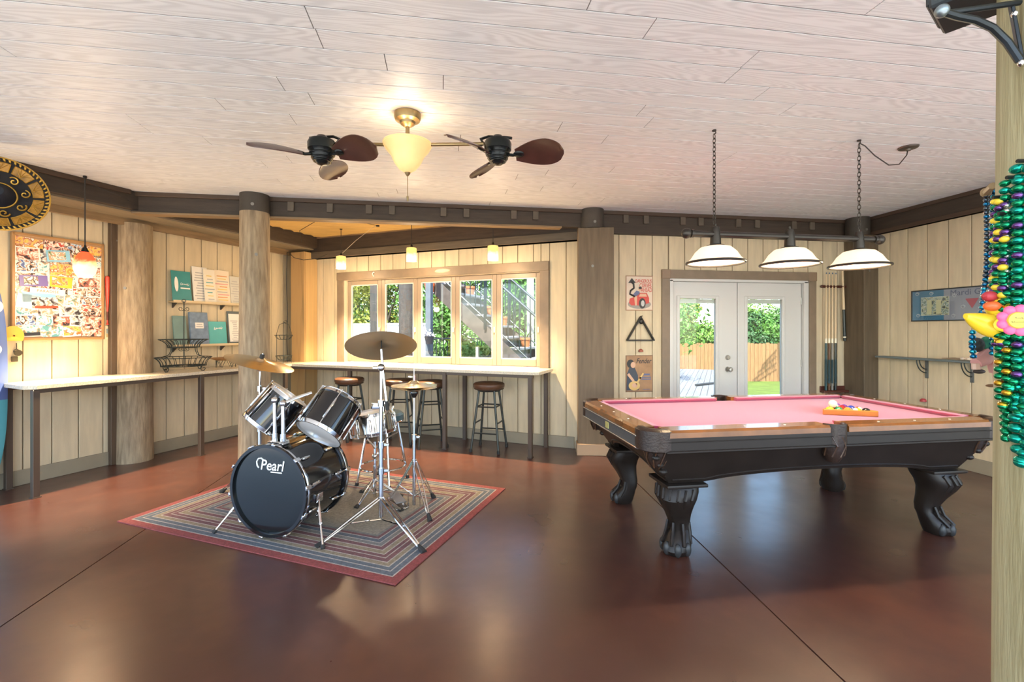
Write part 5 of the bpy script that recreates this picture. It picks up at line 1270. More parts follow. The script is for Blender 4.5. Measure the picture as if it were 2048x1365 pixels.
def erail(x, s):
    xo, xi = x, x - s * RW_
    y0, y1 = -TW + 0.13, TW - 0.13
    r = MB().loft([[(xo, y, ZT - 0.045), (xo, y, ZT - 0.014), (xo - s * 0.012, y, ZT), (xi, y, ZT + 0.002), (xi, y, ZT - 0.045)] for y in (y0, y1)]).build('rail', M_rail, pt_, False)
    MB().loft([[(xi, y, ZT + 0.001), (xi - s * 0.045, y, ZT - 0.004), (xi - s * 0.042, y, ZT - 0.014), (xi - s * 0.02, y, ZT - 0.035), (xi, y, ZT - 0.035)] for y in (y0 + 0.03, y1 - 0.03)]).build('cushion', M_cloth, r, False)
    for k in range(3): MB().cyl(((xo + xi) / 2, y0 + (y1 - y0) * (k + 1) / 4, ZT), ((xo + xi) / 2, y0 + (y1 - y0) * (k + 1) / 4, ZT + 0.0026), 0.007, seg=10).build('sight', mat('sight_pearl', (0.8, 0.78, 0.7), 0.3), r)
for s in (-1, 1):
    rail(-TL + 0.13, -0.065, s * TW, s); rail(0.065, TL - 0.13, s * TW, s)
    erail(s * TL, s)
# pockets: rounded corner castings and side irons, each with a hanging leather pouch
def pouch(m, x, y):
    m.lathe([(0.0001, ZT - 0.245), (0.035, ZT - 0.24), (0.062, ZT - 0.19), (0.072, ZT - 0.12), (0.075, ZT - 0.06), (0.068, ZT - 0.06), (0.062, ZT - 0.12), (0.05, ZT - 0.19), (0.0001, ZT - 0.22)], 14, mx((x, y, 0)))
for sx in (-1, 1):
    for sy in (-1, 1):
        cx, cy = sx * (TL - 0.125), sy * (TW - 0.125)
        a0 = math.atan2(sy, sx)
        m = MB(); n = 14; lo = []
        for i in range(n + 1):
            a = a0 + R(-62) + R(124) * i / n; c, s_ = math.cos(a), math.sin(a)
            # outer boundary of the rounded corner, inner boundary of the pocket mouth
            ro, ri = 0.128, 0.066
            lo.append([(cx + ri * c, cy + ri * s_, ZT - 0.05), (cx + ri * c, cy + ri * s_, ZT - 0.002), (cx + (ri + 0.014) * c, cy + (ri + 0.014) * s_, ZT + 0.006), (cx + (ro - 0.02) * c, cy + (ro - 0.02) * s_, ZT + 0.006), (cx + ro * c, cy + ro * s_, ZT - 0.008), (cx + ro * c, cy + ro * s_, ZT - 0.125), (cx + (ro - 0.02) * c, cy + (ro - 0.02) * s_, ZT - 0.135)])
        pk = m.loft(lo).build('pocket_casting', M_leather, pt_)
        m = MB(); pouch(m, cx, cy); m.build('pocket_pouch', M_leather, pk)
        for k in range(8):
            a = 2 * PI * k / 8
            MB().tube([(cx + 0.076 * math.cos(a), cy + 0.076 * math.sin(a), ZT - 0.07), (cx + 0.078 * math.cos(a + .4), cy + 0.078 * math.sin(a + .4), ZT - 0.13), (cx + 0.066 * math.cos(a + .1), cy + 0.066 * math.sin(a + .1), ZT - 0.19), (cx + 0.038 * math.cos(a), cy + 0.038 * math.sin(a), ZT - 0.243)], 0.005, 5).build('net_strand', mat('net_brown', (0.07, 0.035, 0.02), 0.25), pk)
for sy in (-1, 1):
    m = MB(); lo = []
    cy = sy * (TW - 0.055)
    for i in range(13):
        a = (PI / 2) * sy + R(-88) + R(176) * i / 12; c, s_ = math.cos(a), math.sin(a)
        ri, ro = 0.052, 0.075
        yo = min(abs(cy + ro * s_), TW + 0.012) * sy
        lo.append([(ri * c, cy + ri * s_, ZT - 0.05), (ri * c, cy + ri * s_, ZT), (ri * c + 0.008 * c, cy + (ri + .008) * s_, ZT + 0.006), (ro * c, yo, ZT + 0.006), (ro * c, yo, ZT - 0.12)])
    pk = m.loft(lo).build('pocket_casting', M_leather, pt_)
    m = MB(); pouch(m, 0, cy); m.build('pocket_pouch', M_leather, pk)
    for k in range(8):
        a = 2 * PI * k / 8
        MB().tube([(0.076 * math.cos(a), cy + 0.07 * math.sin(a), ZT - 0.07), (0.078 * math.cos(a + .4), cy + 0.072 * math.sin(a + .4), ZT - 0.13), (0.06 * math.cos(a), cy + 0.058 * math.sin(a), ZT - 0.20)], 0.005, 5).build('net_strand', mat('net_brown', (0.07, 0.035, 0.02), 0.25), pk)
# blind skirt under the rails
for s in (-1, 1):
    sk = MB().box((0, s * (TW - 0.016), ZT - 0.088), (2 * TL - 0.24, 0.028, 0.088)).build('skirt', M_pool, pt_, False)
    MB().box((0, s * (TW - 0.008), ZT - 0.128), (2 * TL - 0.26, 0.03, 0.016), bev=0.004).build('moulding', M_pool, sk, False)
    MB().box((0, s * (TW - 0.012), ZT - 0.07), (2 * TL - 0.26, 0.03, 0.006), bev=0.002).build('moulding', M_pool, sk, False)
    sk = MB().box((s * (TL - 0.016), 0, ZT - 0.088), (0.028, 2 * TW - 0.24, 0.088)).build('skirt', mat('skirt_grey', (0.07, 0.075, 0.08), 0.5, var=.2, vs=60), pt_, False)
    for z in (ZT - 0.052, ZT - 0.125): MB().box((s * (TL - 0.004), 0, z), (0.02, 2 * TW - 0.26, 0.008), bev=0.002).build('metal_strip', mat('strip_silver', (0.6, 0.6, 0.58), 0.25, 0.9), sk, False)
    if s < 0: MB().box((s * (TL + 0.001), -0.02, ZT - 0.088), (0.006, 0.06, 0.045), bev=0.002).build('maker_plate', mat('plate_brass', (0.62, 0.58, 0.22), 0.35, 0.5), sk, False)
# tapered cabinet with arched bottom
Z0, Z1 = 0.465, 0.70
def cab_y(z): return TW - 0.05 - 0.10 * (Z1 - z) / (Z1 - Z0)
def cab_x(z): return TL - 0.06 - 0.16 * (Z1 - z) / (Z1 - Z0)
def arch(u, depth): return Z0 + depth * max(0.0, 1 - (u) ** 2) ** 0.6 if abs(u) < 1 else Z0
n = 28
for s in (-1, 1):
    for t_, xx, yy in ((0, None, cab_y), (1, None, cab_x)):
        outer, inner = [], []
        vs, fs = [], []
        for i in range(n + 1):
            u = -1 + 2 * i / n
            half_t, half_b = ((cab_x(Z1), cab_x(Z0)) if t_ == 0 else (cab_y(Z1), cab_y(Z0)))
            zb = arch(u / 0.74, 0.05 if t_ == 0 else 0.10)
            hb = (cab_x(zb) if t_ == 0 else cab_y(zb))
            for th in (0, 0.03):
                for z, h in ((Z1, half_t), (zb, hb)):
                    q = s * ((cab_y(z) if t_ == 0 else cab_x(z)) - th)
                    hh_ = (h - th) * u
                    vs.append((hh_, q, z) if t_ == 0 else (q, hh_, z))
        for i in range(n):
            a, b_ = 4 * i, 4 * i + 4
            fs += [(a, b_, b_ + 1, a + 1), (a + 2, a + 3, b_ + 3, b_ + 2), (a + 1, b_ + 1, b_ + 3, a + 3), (a, a + 2, b_ + 2, b_)]
        fs += [(0, 1, 3, 2), (4 * n, 4 * n + 2, 4 * n + 3, 4 * n + 1)]
        pn_ = MB().add(vs, fs).build('cabinet_panel', M_pool, pt_)
        # bead following the arch
        pts = []
        for i in range(n + 1):
            u = -0.97 + 1.94 * i / n
            zb = arch(u / 0.74, 0.05 if t_ == 0 else 0.10) + 0.022
            q = s * ((cab_y(zb) if t_ == 0 else cab_x(zb)) + 0.001); h = (cab_x(zb) if t_ == 0 else cab_y(zb)) * u
            pts.append((h, q, zb) if t_ == 0 else (q, h, zb))
        MB().tube(pts, 0.006, 5).build('arch_bead', M_pool, pn_)
MB().box((0, 0, ZT - 0.10), (2 * TL - 0.3, 2 * TW - 0.3, 0.05)).build('slate_bed', M_pool, pt_, False)
# cabriole claw-foot legs
SEC = [(0.435, .118, .0), (0.40, .122, .012), (0.36, .117, .024), (0.31, .098, .018), (0.25, .077, .0), (0.19, .064, -.016), (0.145, .061, -.016), (0.115, .070, .0), (0.075, .084, .018), (0.035, .084, .026), (0.008, .072, .024), (0.0, .066, .022)]
def leg_parts(px, py, sx, sy):
    lo = []
    for z, hw, of in SEC:
        lo.append([(px + sx * of + hw * math.copysign(abs(math.cos(a)) ** 0.72, math.cos(a)), py + sy * of + hw * math.copysign(abs(math.sin(a)) ** 0.72, math.sin(a)), z) for a in [2 * PI * i / 24 for i in range(24)]])
    l = MB().loft(lo).build('leg', M_pool, pt_)
    MB().box((px, py, 0.452), (0.27, 0.27, 0.022), bev=0.008).build('cap_plate', M_pool, l)
    for k in range(4):
        a = math.atan2(sy, sx) + R(-78 + 52 * k)
        c = (px + sx * .024 + .078 * math.cos(a), py + sy * .024 + .078 * math.sin(a), 0.045)
        MB().sphere(c, 0.03, 12, 8, (0.8, 0.8, 1.45)).build('claw', mat('claw_black', (0.03, 0.03, 0.03), 0.4), l)
        MB().tube([(px + sx * .024 + .088 * math.cos(a + R(26)), py + sy * .024 + .088 * math.sin(a + R(26)), 0.07), (px - sx * .004 + .074 * math.cos(a + R(20)), py - sy * .004 + .074 * math.sin(a + R(20)), 0.13), (px - sx * .012 + .064 * math.cos(a + R(16)), py - sy * .012 + .064 * math.sin(a + R(16)), 0.19)], 0.011, 6).build('talon_ridge', M_pool, l)
    for k in range(7):
        a = math.atan2(sy, sx) + R(-66 + 22 * k)
        MB().tube([(px + (.123 + 0.004) * math.cos(a), py + (.123 + .004) * math.sin(a), 0.425), (px + sx * .024 + .12 * math.cos(a), py + sy * .024 + .12 * math.sin(a), 0.37), (px + sx * .016 + .10 * math.cos(a), py + sy * .016 + .10 * math.sin(a), 0.31)], 0.010, 6, rs=[0.012, 0.011, 0.004]).build('acanthus_rib', M_pool, l)
for sx in (-1, 1):
    for sy in (-1, 1):
        leg_parts(sx * 0.955, sy * 0.42, sx, sy)
        for k in range(3): MB().sphere((sx * (cab_x(0.55 + .05 * k) - 0.004), sy * (cab_y(0.55 + .05 * k) - 0.004), 0.55 + 0.05 * k), 0.026, 8, 6, (1, 1, 0.8)).build('corner_carving', M_pool, pt_)
# wooden triangle rack with its balls
ZBED = ZT - 0.03
A_, B_ = Vector((2.775, 3.035, ZBED)), Vector((3.075, 2.90, ZBED))
ex = (B_ - A_).normalized(); ey = Vector((-ex.y, ex.x, 0)); side = 0.335
rk = thing('ball_rack', 'orange wooden triangle rack holding billiard balls on the cloth', 'rack', tuple(A_), math.atan2(ex.y, ex.x))
hgt = side * math.sqrt(3) / 2
tri = [(0, 0), (side, 0), (side / 2, hgt)]
M_rack = mat('rack_wood', (0.60, 0.22, 0.035), 0.3, var=0.25, vs=10)
for i in range(3):
    p, q = Vector(tri[i]).to_3d(), Vector(tri[(i + 1) % 3]).to_3d()
    d = (q - p).normalized()
    MB().box(((p.x + q.x) / 2, (p.y + q.y) / 2, 0.022), ((q - p).length + 0.006, 0.012, 0.042), bev=0.003, M=Matrix.Identity(4)).v
    o = MB().box((0, 0, 0), ((q - p).length + 0.012, 0.013, 0.042), bev=0.004).build('rail', M_rack, rk, False)
    o.location = ((p.x + q.x) / 2, (p.y + q.y) / 2, 0.022); o.rotation_euler = (0, 0, math.atan2(d.y, d.x))
BC = [('yellow', (0.75, 0.48, 0.03)), ('blue', (0.03, 0.06, 0.40)), ('red', (0.55, 0.03, 0.02)), ('purple', (0.16, 0.05, 0.30)), ('orange', (0.75, 0.25, 0.03)), ('green', (0.02, 0.22, 0.09)), ('maroon', (0.28, 0.02, 0.03))]
M_ivory = mat('ball_ivory', (0.80, 0.74, 0.58), 0.12)
def ball_mesh(c, stripe, nm):
    m = MB(); r = 0.0285
    mats = [mat('ball_' + nm, c, 0.12), M_ivory]
    prof = [(max(1e-5, r * math.sin(PI * k / 10)), -r * math.cos(PI * k / 10)) for k in range(11)]
    if not stripe:
        m.lathe(prof, 16); m.mi = [0] * len(m.f)
    else:
        m.cur = 1; m.lathe(prof[:4], 16); m.cur = 0; m.lathe(prof[3:8], 16); m.cur = 1; m.lathe(prof[7:], 16)
    return m.mesh('ball', mats)
k = 0
balls = []
rr = random.Random(4)
names = []
for st_i in (False, True):
    for nm, c in BC: names.append((nm, c, st_i))
names.insert(7, ('black', (0.01, 0.01, 0.01), False))
order = [0, 13, 4, 8, 7, 2, 10, 9, 14, 5, 6, 1, 12, 11, 3]
lab = {0: 'solid yellow', 1: 'solid blue', 2: 'solid red', 3: 'solid purple', 4: 'solid orange', 5: 'solid green', 6: 'solid maroon', 7: 'solid black', 8: 'yellow striped', 9: 'blue striped', 10: 'red striped', 11: 'purple striped', 12: 'orange striped', 13: 'green striped', 14: 'maroon striped'}
i = 0
for row in range(5):
    for j in range(5 - row):
        nm, c, sp_ = names[order[i]]
        x = side / 2 + (j - (4 - row) / 2) * 0.0573; y = 0.040 + row * 0.0497
        p = A_ + ex * x + ey * y + Vector((0, 0, 0.0285))
        b = inst(ball_mesh(c, sp_, nm), 'billiard_ball', None, tuple(p), (rr.uniform(0, 6), rr.uniform(0, 6), rr.uniform(0, 6)))
        tag(b, '%s billiard ball inside the wooden triangle rack' % lab[order[i]], 'ball', 'balls in the triangle rack')
        i += 1
p = A_ + ex * (0.048 + 0.03) + ey * 0.0575 + Vector((0, 0, 0.0285 + 0.047))
b = inst(MB().sphere((0, 0, 0), 0.0285, 20, 12).mesh('ball', M_ivory), 'billiard_ball', None, tuple(p)); tag(b, 'plain ivory cue ball perched on top of the racked balls', 'ball')

# ------------------------------------------------------------------ billiard lamp
M_iron2 = mat('lamp_iron', (0.055, 0.048, 0.042), 0.35, 0.7)
bl = thing('billiard_lamp', 'three shade billiard lamp hung by chains over the pool table', 'lamp', (2.43, 2.965, 2.08))
MB().cyl((-0.755, 0, 0), (0.72, 0, 0), 0.021, seg=16).build('bar', M_iron2, bl)
for x in (-0.775, 0.74): MB().sphere((x, 0, 0), 0.036, 16, 10).cyl((x + (0.03 if x < 0 else -0.03), 0, 0), (x + (0.05 if x < 0 else -0.05), 0, 0), 0.028, seg=14).build('finial', M_iron2, bl)
alab = mat('alabaster_glass', (0.82, 0.70, 0.55), 0.3, var=0.2, vs=5, emit=(1.0, 0.70, 0.42), es=0.35)
for x in (-0.56, 0.01, 0.57):
    s_ = MB().lathe([(0.058, -0.082), (0.10, -0.092), (0.135, -0.125), (0.16, -0.165), (0.19, -0.195), (0.187, -0.200), (0.155, -0.172), (0.13, -0.135), (0.095, -0.100), (0.055, -0.09)], 36, mx((x, 0, 0))).build('glass_shade', alab, bl)
    MB().torus((x, 0, -0.197), 0.188, 0.009, (0, 0, 1), 40, 8).build('rim_band', M_iron2, s_)
    MB().lathe([(0.0001, -0.02), (0.034, -0.02), (0.036, -0.07), (0.06, -0.078), (0.062, -0.088), (0.0001, -0.088)], 20, mx((x, 0, 0))).build('socket_cup', M_iron2, s_)
    MB().lathe([(0.0001, 0.075), (0.008, 0.07), (0.008, 0.055), (0.024, 0.05), (0.03, 0.02), (0.03, -0.02), (0.0001, -0.02)], 16, mx((x, 0, 0))).build('knuckle', M_iron2, s_)
    MB().sphere((x, 0, -0.145), 0.035, 14, 10).build('bulb', glow('bulb_pool', (1.0, 0.80, 0.52), 9), s_)
    point('bulb_light', (x, 0, -0.19), 9, (1.0, 0.78, 0.5), 0.04, bl)
me_l = MB().torus((0, 0, 0), 0.0105, 0.0024, (0, 1, 0), 12, 5, (1, 1.75)).mesh('chain_link', M_iron2)
for x in (-0.57, 0.57):
    z = 0.085; i = 0
    while z < 0.70:
        o = inst(me_l, 'chain_link', bl, (x, 0, z), (0, 0, R(90) * (i % 2) + R(20))); z += 0.0295; i += 1
    MB().tube([(x, 0, 0.69), (x + 0.012, 0, 0.70), (x + 0.01, 0, 0.715), (x, 0, 0.72)], 0.004, 5).cyl((x, 0, 0.712), (x, 0, 0.7195), 0.014, seg=10).build('ceiling_hook', M_iron2, bl)
MB().tube([(0.57, 0, 0.70), (0.62, 0.0, 0.68), (0.70, 0.0, 0.615), (0.83, 0.01, 0.555), (0.93, 0.02, 0.57), (1.03, 0.05, 0.655), (1.05, 0.06, 0.70)], 0.004, 6).build('swag_cord', M_cord, bl)
MB().lathe([(0.0001, 0.69), (0.015, 0.692), (0.018, 0.705), (0.06, 0.71), (0.066, 0.7195), (0.0001, 0.7195)], 20, mx((1.055, 0.06, 0))).build('ceiling_canopy', mat('canopy_bronze', (0.12, 0.10, 0.085), 0.35, 0.6), bl)

# ------------------------------------------------------------------ twin ceiling fan
M_brass = mat('fan_brass', (0.30, 0.22, 0.11), 0.35, 0.85)
M_motor = mat('fan_motor', (0.02, 0.024, 0.024), 0.25, 0.6)
M_blade = mat('fan_blade', (0.075, 0.028, 0.022), 0.3, var=0.25, vs=10, coat=0.2)
fn = thing('ceiling_fan', 'twin motor ceiling fan with brown oval blades and amber glass bowl light', 'fan', (-0.215, 3.03, 2.80), R(-8.6))
MB().lathe([(0.0001, -0.088), (0.02, -0.088), (0.045, -0.07), (0.05, -0.055), (0.078, -0.045), (0.084, -0.03), (0.084, -0.003), (0.0001, 0.0)], 28).build('canopy', M_brass, fn)
MB().cyl((0, 0, -0.08), (0, 0, -0.17), 0.013, seg=12).build('downrod', M_brass, fn)
MB().lathe([(0.0001, -0.155), (0.022, -0.155), (0.036, -0.17), (0.055, -0.19), (0.062, -0.215), (0.05, -0.225), (0.0001, -0.225)], 24).build('hub', M_brass, fn)
amber = mat('amber_glass', (0.80, 0.56, 0.28), 0.35, var=0.25, vs=6, emit=(1.0, 0.55, 0.20), es=0.22)
bw = MB().lathe([(0.150, -0.195), (0.152, -0.205), (0.135, -0.235), (0.105, -0.27), (0.085, -0.315), (0.055, -0.355), (0.02, -0.378), (0.0001, -0.38)], 36).build('glass_bowl', amber, fn)
MB().torus((0, 0, -0.195), 0.15, 0.005, (0, 0, 1), 36, 6).build('bowl_lip', amber, bw)
MB().lathe([(0.022, -0.372), (0.016, -0.385), (0.006, -0.40), (0.0001, -0.402)], 14).build('finial', M_brass, bw)
MB().cyl((0, 0, -0.40), (0, 0, -0.53), 0.0022, seg=6).cyl((0, 0, -0.53), (0, 0, -0.56), 0.007, 0.005, seg=8).build('pull_chain', M_brass, fn)
MB().sphere((-0.03, -0.02, -0.235), 0.028, 12, 8).build('bulb', glow('bulb_fan', (1.0, 0.8, 0.5), 9), bw)
point('bulb_light', (0, 0, -0.175), 3.0, (1.0, 0.82, 0.58), 0.06, fn)
def blade_mesh():
    n = 14; top, bot = [], []
    for i in range(n + 1):
        t_ = i / n; x = 0.115 + 0.305 * t_
        w = 0.100 * (math.sqrt(max(0.0, 1 - ((t_ - 0.6) / 0.402) ** 2)) if t_ > 0.6 else 0.42 + 0.58 * math.sin(PI / 2 * t_ / 0.6)) + 0.002
        zz = 0.010 * math.sin(PI * t_)
        top.append([(x, -w, zz - 0.004), (x, -w * .5, zz + 0.004), (x, w * .5, zz + 0.004), (x, w, zz - 0.004)])
    vs, fs = [], []
    for ring_ in top: vs += ring_ + [(p[0], p[1], p[2] - 0.006) for p in reversed(ring_)]
    m = MB(); lo = [ring_ + [(p[0], p[1], p[2] - 0.006) for p in reversed(ring_)] for ring_ in top]
    return m.loft(lo).mesh('blade', M_blade)
bmesh_ = blade_mesh()
for sx, dist, angs in ((-1, 0.545, (97, 208, -22)), (1, 0.575, (112, 228, -10))):
    ar = MB().tube([(sx * 0.055, 0, -0.20), (sx * (dist - 0.09), 0, -0.195)], 0.0115, 10).build('arm', M_brass, fn)
    mo = MB().lathe([(0.0001, -0.145), (0.03, -0.145), (0.04, -0.16), (0.078, -0.175), (0.088, -0.195), (0.086, -0.235), (0.07, -0.255), (0.068, -0.27), (0.058, -0.282), (0.056, -0.295), (0.042, -0.31), (0.03, -0.325), (0.0001, -0.332)], 28, mx((sx * dist, 0, 0))).build('motor', M_motor, fn)
    for z, r in ((-0.262, 0.073), (-0.288, 0.061), (-0.305, 0.05)): MB().torus((sx * dist, 0, z), r, 0.006, (0, 0, 1), 28, 6).build('motor_ring', M_motor, mo)
    MB().tube([(sx * (dist - 0.09), 0, -0.195), (sx * (dist - 0.11), 0.01, -0.16), (sx * (dist - 0.06), 0.03, -0.135), (sx * (dist + 0.05), 0.03, -0.14), (sx * (dist + 0.09), 0.02, -0.15)], 0.009, 8).tube([(sx * (dist - 0.10), 0, -0.20), (sx * (dist - 0.13), 0, -0.225), (sx * (dist - 0.09), 0.01, -0.19), (sx * (dist - 0.02), 0.02, -0.15)], 0.006, 6).build('yoke', M_motor, mo)
    for a in angs:
        o = inst(bmesh_, 'blade', fn, (sx * dist, 0, -0.268), (R(-27), 0, R(a)))
        MB().tube([(0.06, 0, 0.0), (0.10, 0, -0.008), (0.14, 0, 0.0)], 0.010, 8).sphere((0.135, 0, -0.002), 0.03, 12, 6, (1.2, 0.9, 0.35)).build('blade_iron', M_motor, o)

# ------------------------------------------------------------------ door wall: cue rack, signs
M_cuewood = mat('rack_dark', (0.10, 0.03, 0.02), 0.4, var=.2)
cr2 = thing('cue_rack', 'dark wooden wall rack for pool cues beside the doors', 'rack', (4.92, DWY, 0.0))
MB().box((0, -0.025, 1.965), (0.42, 0.03, 0.03), bev=0.006).build('upper_bar', M_cuewood, cr2, False)
for k in range(6): MB().torus((-0.165 + k * 0.046, -0.052, 1.965), 0.014, 0.006, (0, 0, 1), 14, 6).build('clip', M_cuewood, cr2)
MB().box((0, -0.04, 0.645), (0.42, 0.08, 0.03), bev=0.006).build('lower_tray', M_cuewood, cr2, False)
MB().box((0, -0.008, 0.68), (0.42, 0.014, 0.06), bev=0.004).build('tray_back', M_cuewood, cr2, False)
def cue(label, x, tilt, butt_c, z0=0.66, L=1.48, ring=True):
    t = thing('pool_cue', label, 'cue', (x, DWY - 0.052, z0), 0, 'pool cues in the wall rack')
    t.rotation_euler = (0, R(tilt), 0)
    MB().lathe([(0.0001, 0), (0.0145, 0.002), (0.015, 0.02), (0.0135, 0.40 * L)], 12).build('butt', mat('cue_butt_' + butt_c[0], butt_c[1], 0.25), t)
    MB().lathe([(0.0130, 0.40 * L), (0.0125, 0.43 * L), (0.0118, 0.44 * L)], 12).build('joint_ring', M_ivory, t)
    MB().lathe([(0.0117, 0.44 * L), (0.009, 0.75 * L), (0.0062, 0.985 * L)], 12).build('shaft', mat('cue_maple', (0.66, 0.50, 0.30), 0.3), t)
    MB().lathe([(0.0064, 0.985 * L), (0.0064, 0.997 * L), (0.0001, L)], 10).build('tip', mat('cue_tip', (0.10, 0.16, 0.25), 0.7), t)
    MB().lathe([(0.0152, 0.06 * L), (0.0150, 0.26 * L)], 12).build('wrap', mat('cue_wrap', (0.02, 0.05, 0.06), 0.7), t)
cue('pool cue with teal black butt, left most in the wall rack', 4.755, 0.3, ('teal', (0.015, 0.06, 0.07)))
cue('pool cue with brown butt, second from left in the wall rack', 4.798, 0.3, ('brown', (0.12, 0.05, 0.02)))
cue('pool cue with grey butt, third from left in the wall rack', 4.843, 0.3, ('grey', (0.20, 0.19, 0.17)))
cue('dark bodied pool cue, fourth from left in the wall rack', 4.890, 0.3, ('black', (0.02, 0.03, 0.03)))
sc_ = thing('pool_cue', 'short cue hanging tip up at the right of the wall rack', 'cue', (5.025, DWY - 0.05, 1.275), 0, 'pool cues in the wall rack'); sc_.rotation_euler = (0, R(-2.0), 0)
MB().lathe([(0.0001, 0), (0.016, 0.004), (0.018, 0.03), (0.016, 0.40)], 12).build('butt', mat('cue_butt_black', (0.02, 0.03, 0.03), 0.25), sc_)
MB().lathe([(0.0182, 0.045), (0.018, 0.06)], 12).build('joint_ring', M_ivory, sc_)
MB().lathe([(0.0155, 0.40), (0.011, 0.9), (0.0001, 0.905)], 12).build('shaft', mat('cue_maple', (0.66, 0.50, 0.30), 0.3), sc_)
def rect_sign(name, label, x0, x1, z0, z1, m_bg, m_edge):
    t = thing(name, label, 'sign', ((x0 + x1) / 2, DWY, z0))
    w, h = x1 - x0, z1 - z0
    MB().box((0, -0.004, h / 2), (w, 0.004, h), bev=0.0015).build('plate', m_edge, t, False)
    MB().box((0, -0.0066, h / 2), (w - 0.02, 0.0014, h - 0.02)).build('face', m_bg, t, False)
    return t, w, h
def flat(parent, name, poly, m_, y):
    """flat printed shape in the sign plane"""
    n = len(poly)
    MB().prism(poly, 0, 0.0009, Matrix.Translation((0, y, 0)) @ Matrix.Rotation(R(90), 4, 'X')).build(name, m_, parent, False)
def ell(cx, cz, rx, rz, n=18, a0=0): return [(cx + rx * math.cos(2 * PI * i / n), cz + rz * math.sin(2 * PI * i / n)) for i in range(n)]
cream = mat('sign_cream', (0.70, 0.58, 0.46), 0.5, var=.12); s_red = mat('sign_red', (0.55, 0.05, 0.035), 0.45); s_blk = mat('sign_black', (0.03, 0.028, 0.028), 0.5); s_skin = mat('sign_skin', (0.66, 0.40, 0.26), 0.5); s_blue = mat('sign_blue', (0.12, 0.14, 0.26), 0.5); s_grey = mat('sign_grey', (0.30, 0.27, 0.24), 0.5)
t, w, h = rect_sign('tin_sign', 'cream tin sign with curved arrow, red lettering and a red car', 2.143, 2.482, 1.647, 2.06, cream, mat('sign_rust', (0.36, 0.20, 0.12), 0.5))
for s_, z in (('DANGEROUS', 0.348), ('CURVES', 0.295), ('AHEAD', 0.243)):
    text(s_, 0.056 if z > .3 else 0.07, s_red, t, (0.052 if z > .3 else (0.075 if z > .25 else 0.088), -0.0085, z), (R(90), 0, 0), sx=0.60, bold=0.0005)
MB().tube([(-0.06, -0.008, 0.165), (-0.12, -0.008, 0.195), (-0.11, -0.008, 0.235), (-0.07, -0.008, 0.265), (-0.075, -0.008, 0.315), (-0.10, -0.008, 0.335)], 0.012, 6).build('arrow_shaft', s_blk, t)
flat(t, 'arrow_head', [(-0.14, 0.325), (-0.045, 0.325), (-0.095, 0.385)], s_blk, -0.009)
flat(t, 'car_shadow', ell(0.0, 0.075, 0.145, 0.055), s_grey, -0.0078)
flat(t, 'car_body', [(-0.13, 0.09), (-0.12, 0.14), (-0.06, 0.165), (-0.02, 0.21), (0.09, 0.21), (0.12, 0.15), (0.12, 0.09), (0.02, 0.06), (-0.10, 0.06)], s_red, -0.009)
flat(t, 'windscreen', [(-0.01, 0.165), (0.01, 0.20), (0.08, 0.20), (0.095, 0.165)], s_skin, -0.0099)
flat(t, 'wheel', ell(0.035, 0.085, 0.042, 0.062), s_blk, -0.0102); flat(t, 'hubcap', ell(0.04, 0.085, 0.022, 0.036), mat('sign_silver', (0.5, 0.5, 0.5), .4), -0.0112)
flat(t, 'figure_torso', [(-0.085, 0.185), (-0.04, 0.235), (0.0, 0.225), (0.0, 0.195), (-0.05, 0.165)], s_blue, -0.0112)
flat(t, 'figure_head', ell(0.005, 0.255, 0.018, 0.022), s_skin, -0.0112); flat(t, 'figure_hair', ell(0.008, 0.268, 0.02, 0.016), s_blk, -0.0119)
flat(t, 'figure_leg', [(-0.07, 0.17), (-0.03, 0.17), (-0.035, 0.06), (-0.055, 0.06)], s_skin, -0.0112)
t, w, h = rect_sign('tin_sign', 'brown tin sign with a guitarist in blue and script lettering', 2.143, 2.482, 0.684, 1.118, mat('sign_tan', (0.42, 0.24, 0.12), 0.5, var=.3, vs=8), mat('sign_brown', (0.20, 0.11, 0.06), 0.5))
text('Fender', 0.082, s_blk, t, (0.05, -0.0085, 0.365), (R(90), 0, 0), shear=0.35, sx=0.8, bold=0.0008)
for z, wd, hh2 in ((0.205, 0.09, 0.022), (0.172, 0.12, 0.012), (0.15, 0.12, 0.012), (0.03, 0.09, 0.006)): MB().box((0.085, -0.0085, z), (wd, 0.0008, hh2)).build('print_line', s_blue, t, False)
flat(t, 'figure_coat', [(-0.16, 0.02), (-0.155, 0.22), (-0.12, 0.30), (-0.06, 0.29), (-0.02, 0.20), (-0.01, 0.02)], mat('sign_navy', (0.05, 0.06, 0.085), .5), -0.0085)
flat(t, 'figure_head', ell(-0.08, 0.32, 0.03, 0.036), s_skin, -0.0106); flat(t, 'figure_hair', ell(-0.112, 0.335, 0.045, 0.05), s_blk, -0.0102)
flat(t, 'guitar_body', ell(-0.065, 0.075, 0.07, 0.055), mat('sign_gold', (0.66, 0.45, 0.16), .45), -0.0102); flat(t, 'guitar_guard', ell(-0.06, 0.08, 0.035, 0.028), s_skin, -0.0112)
flat(t, 'guitar_neck', [(-0.05, 0.10), (-0.035, 0.085), (0.055, 0.215), (0.04, 0.228)], mat('sign_gold', (0.66, 0.45, 0.16), .45), -0.0112)
flat(t, 'figure_arm', [(-0.155, 0.205), (-0.13, 0.225), (-0.06, 0.135), (-0.085, 0.12)], s_skin, -0.0108)
flat(t, 'figure_hand', ell(0.012, 0.165, 0.014, 0.011), s_skin, -0.0112)
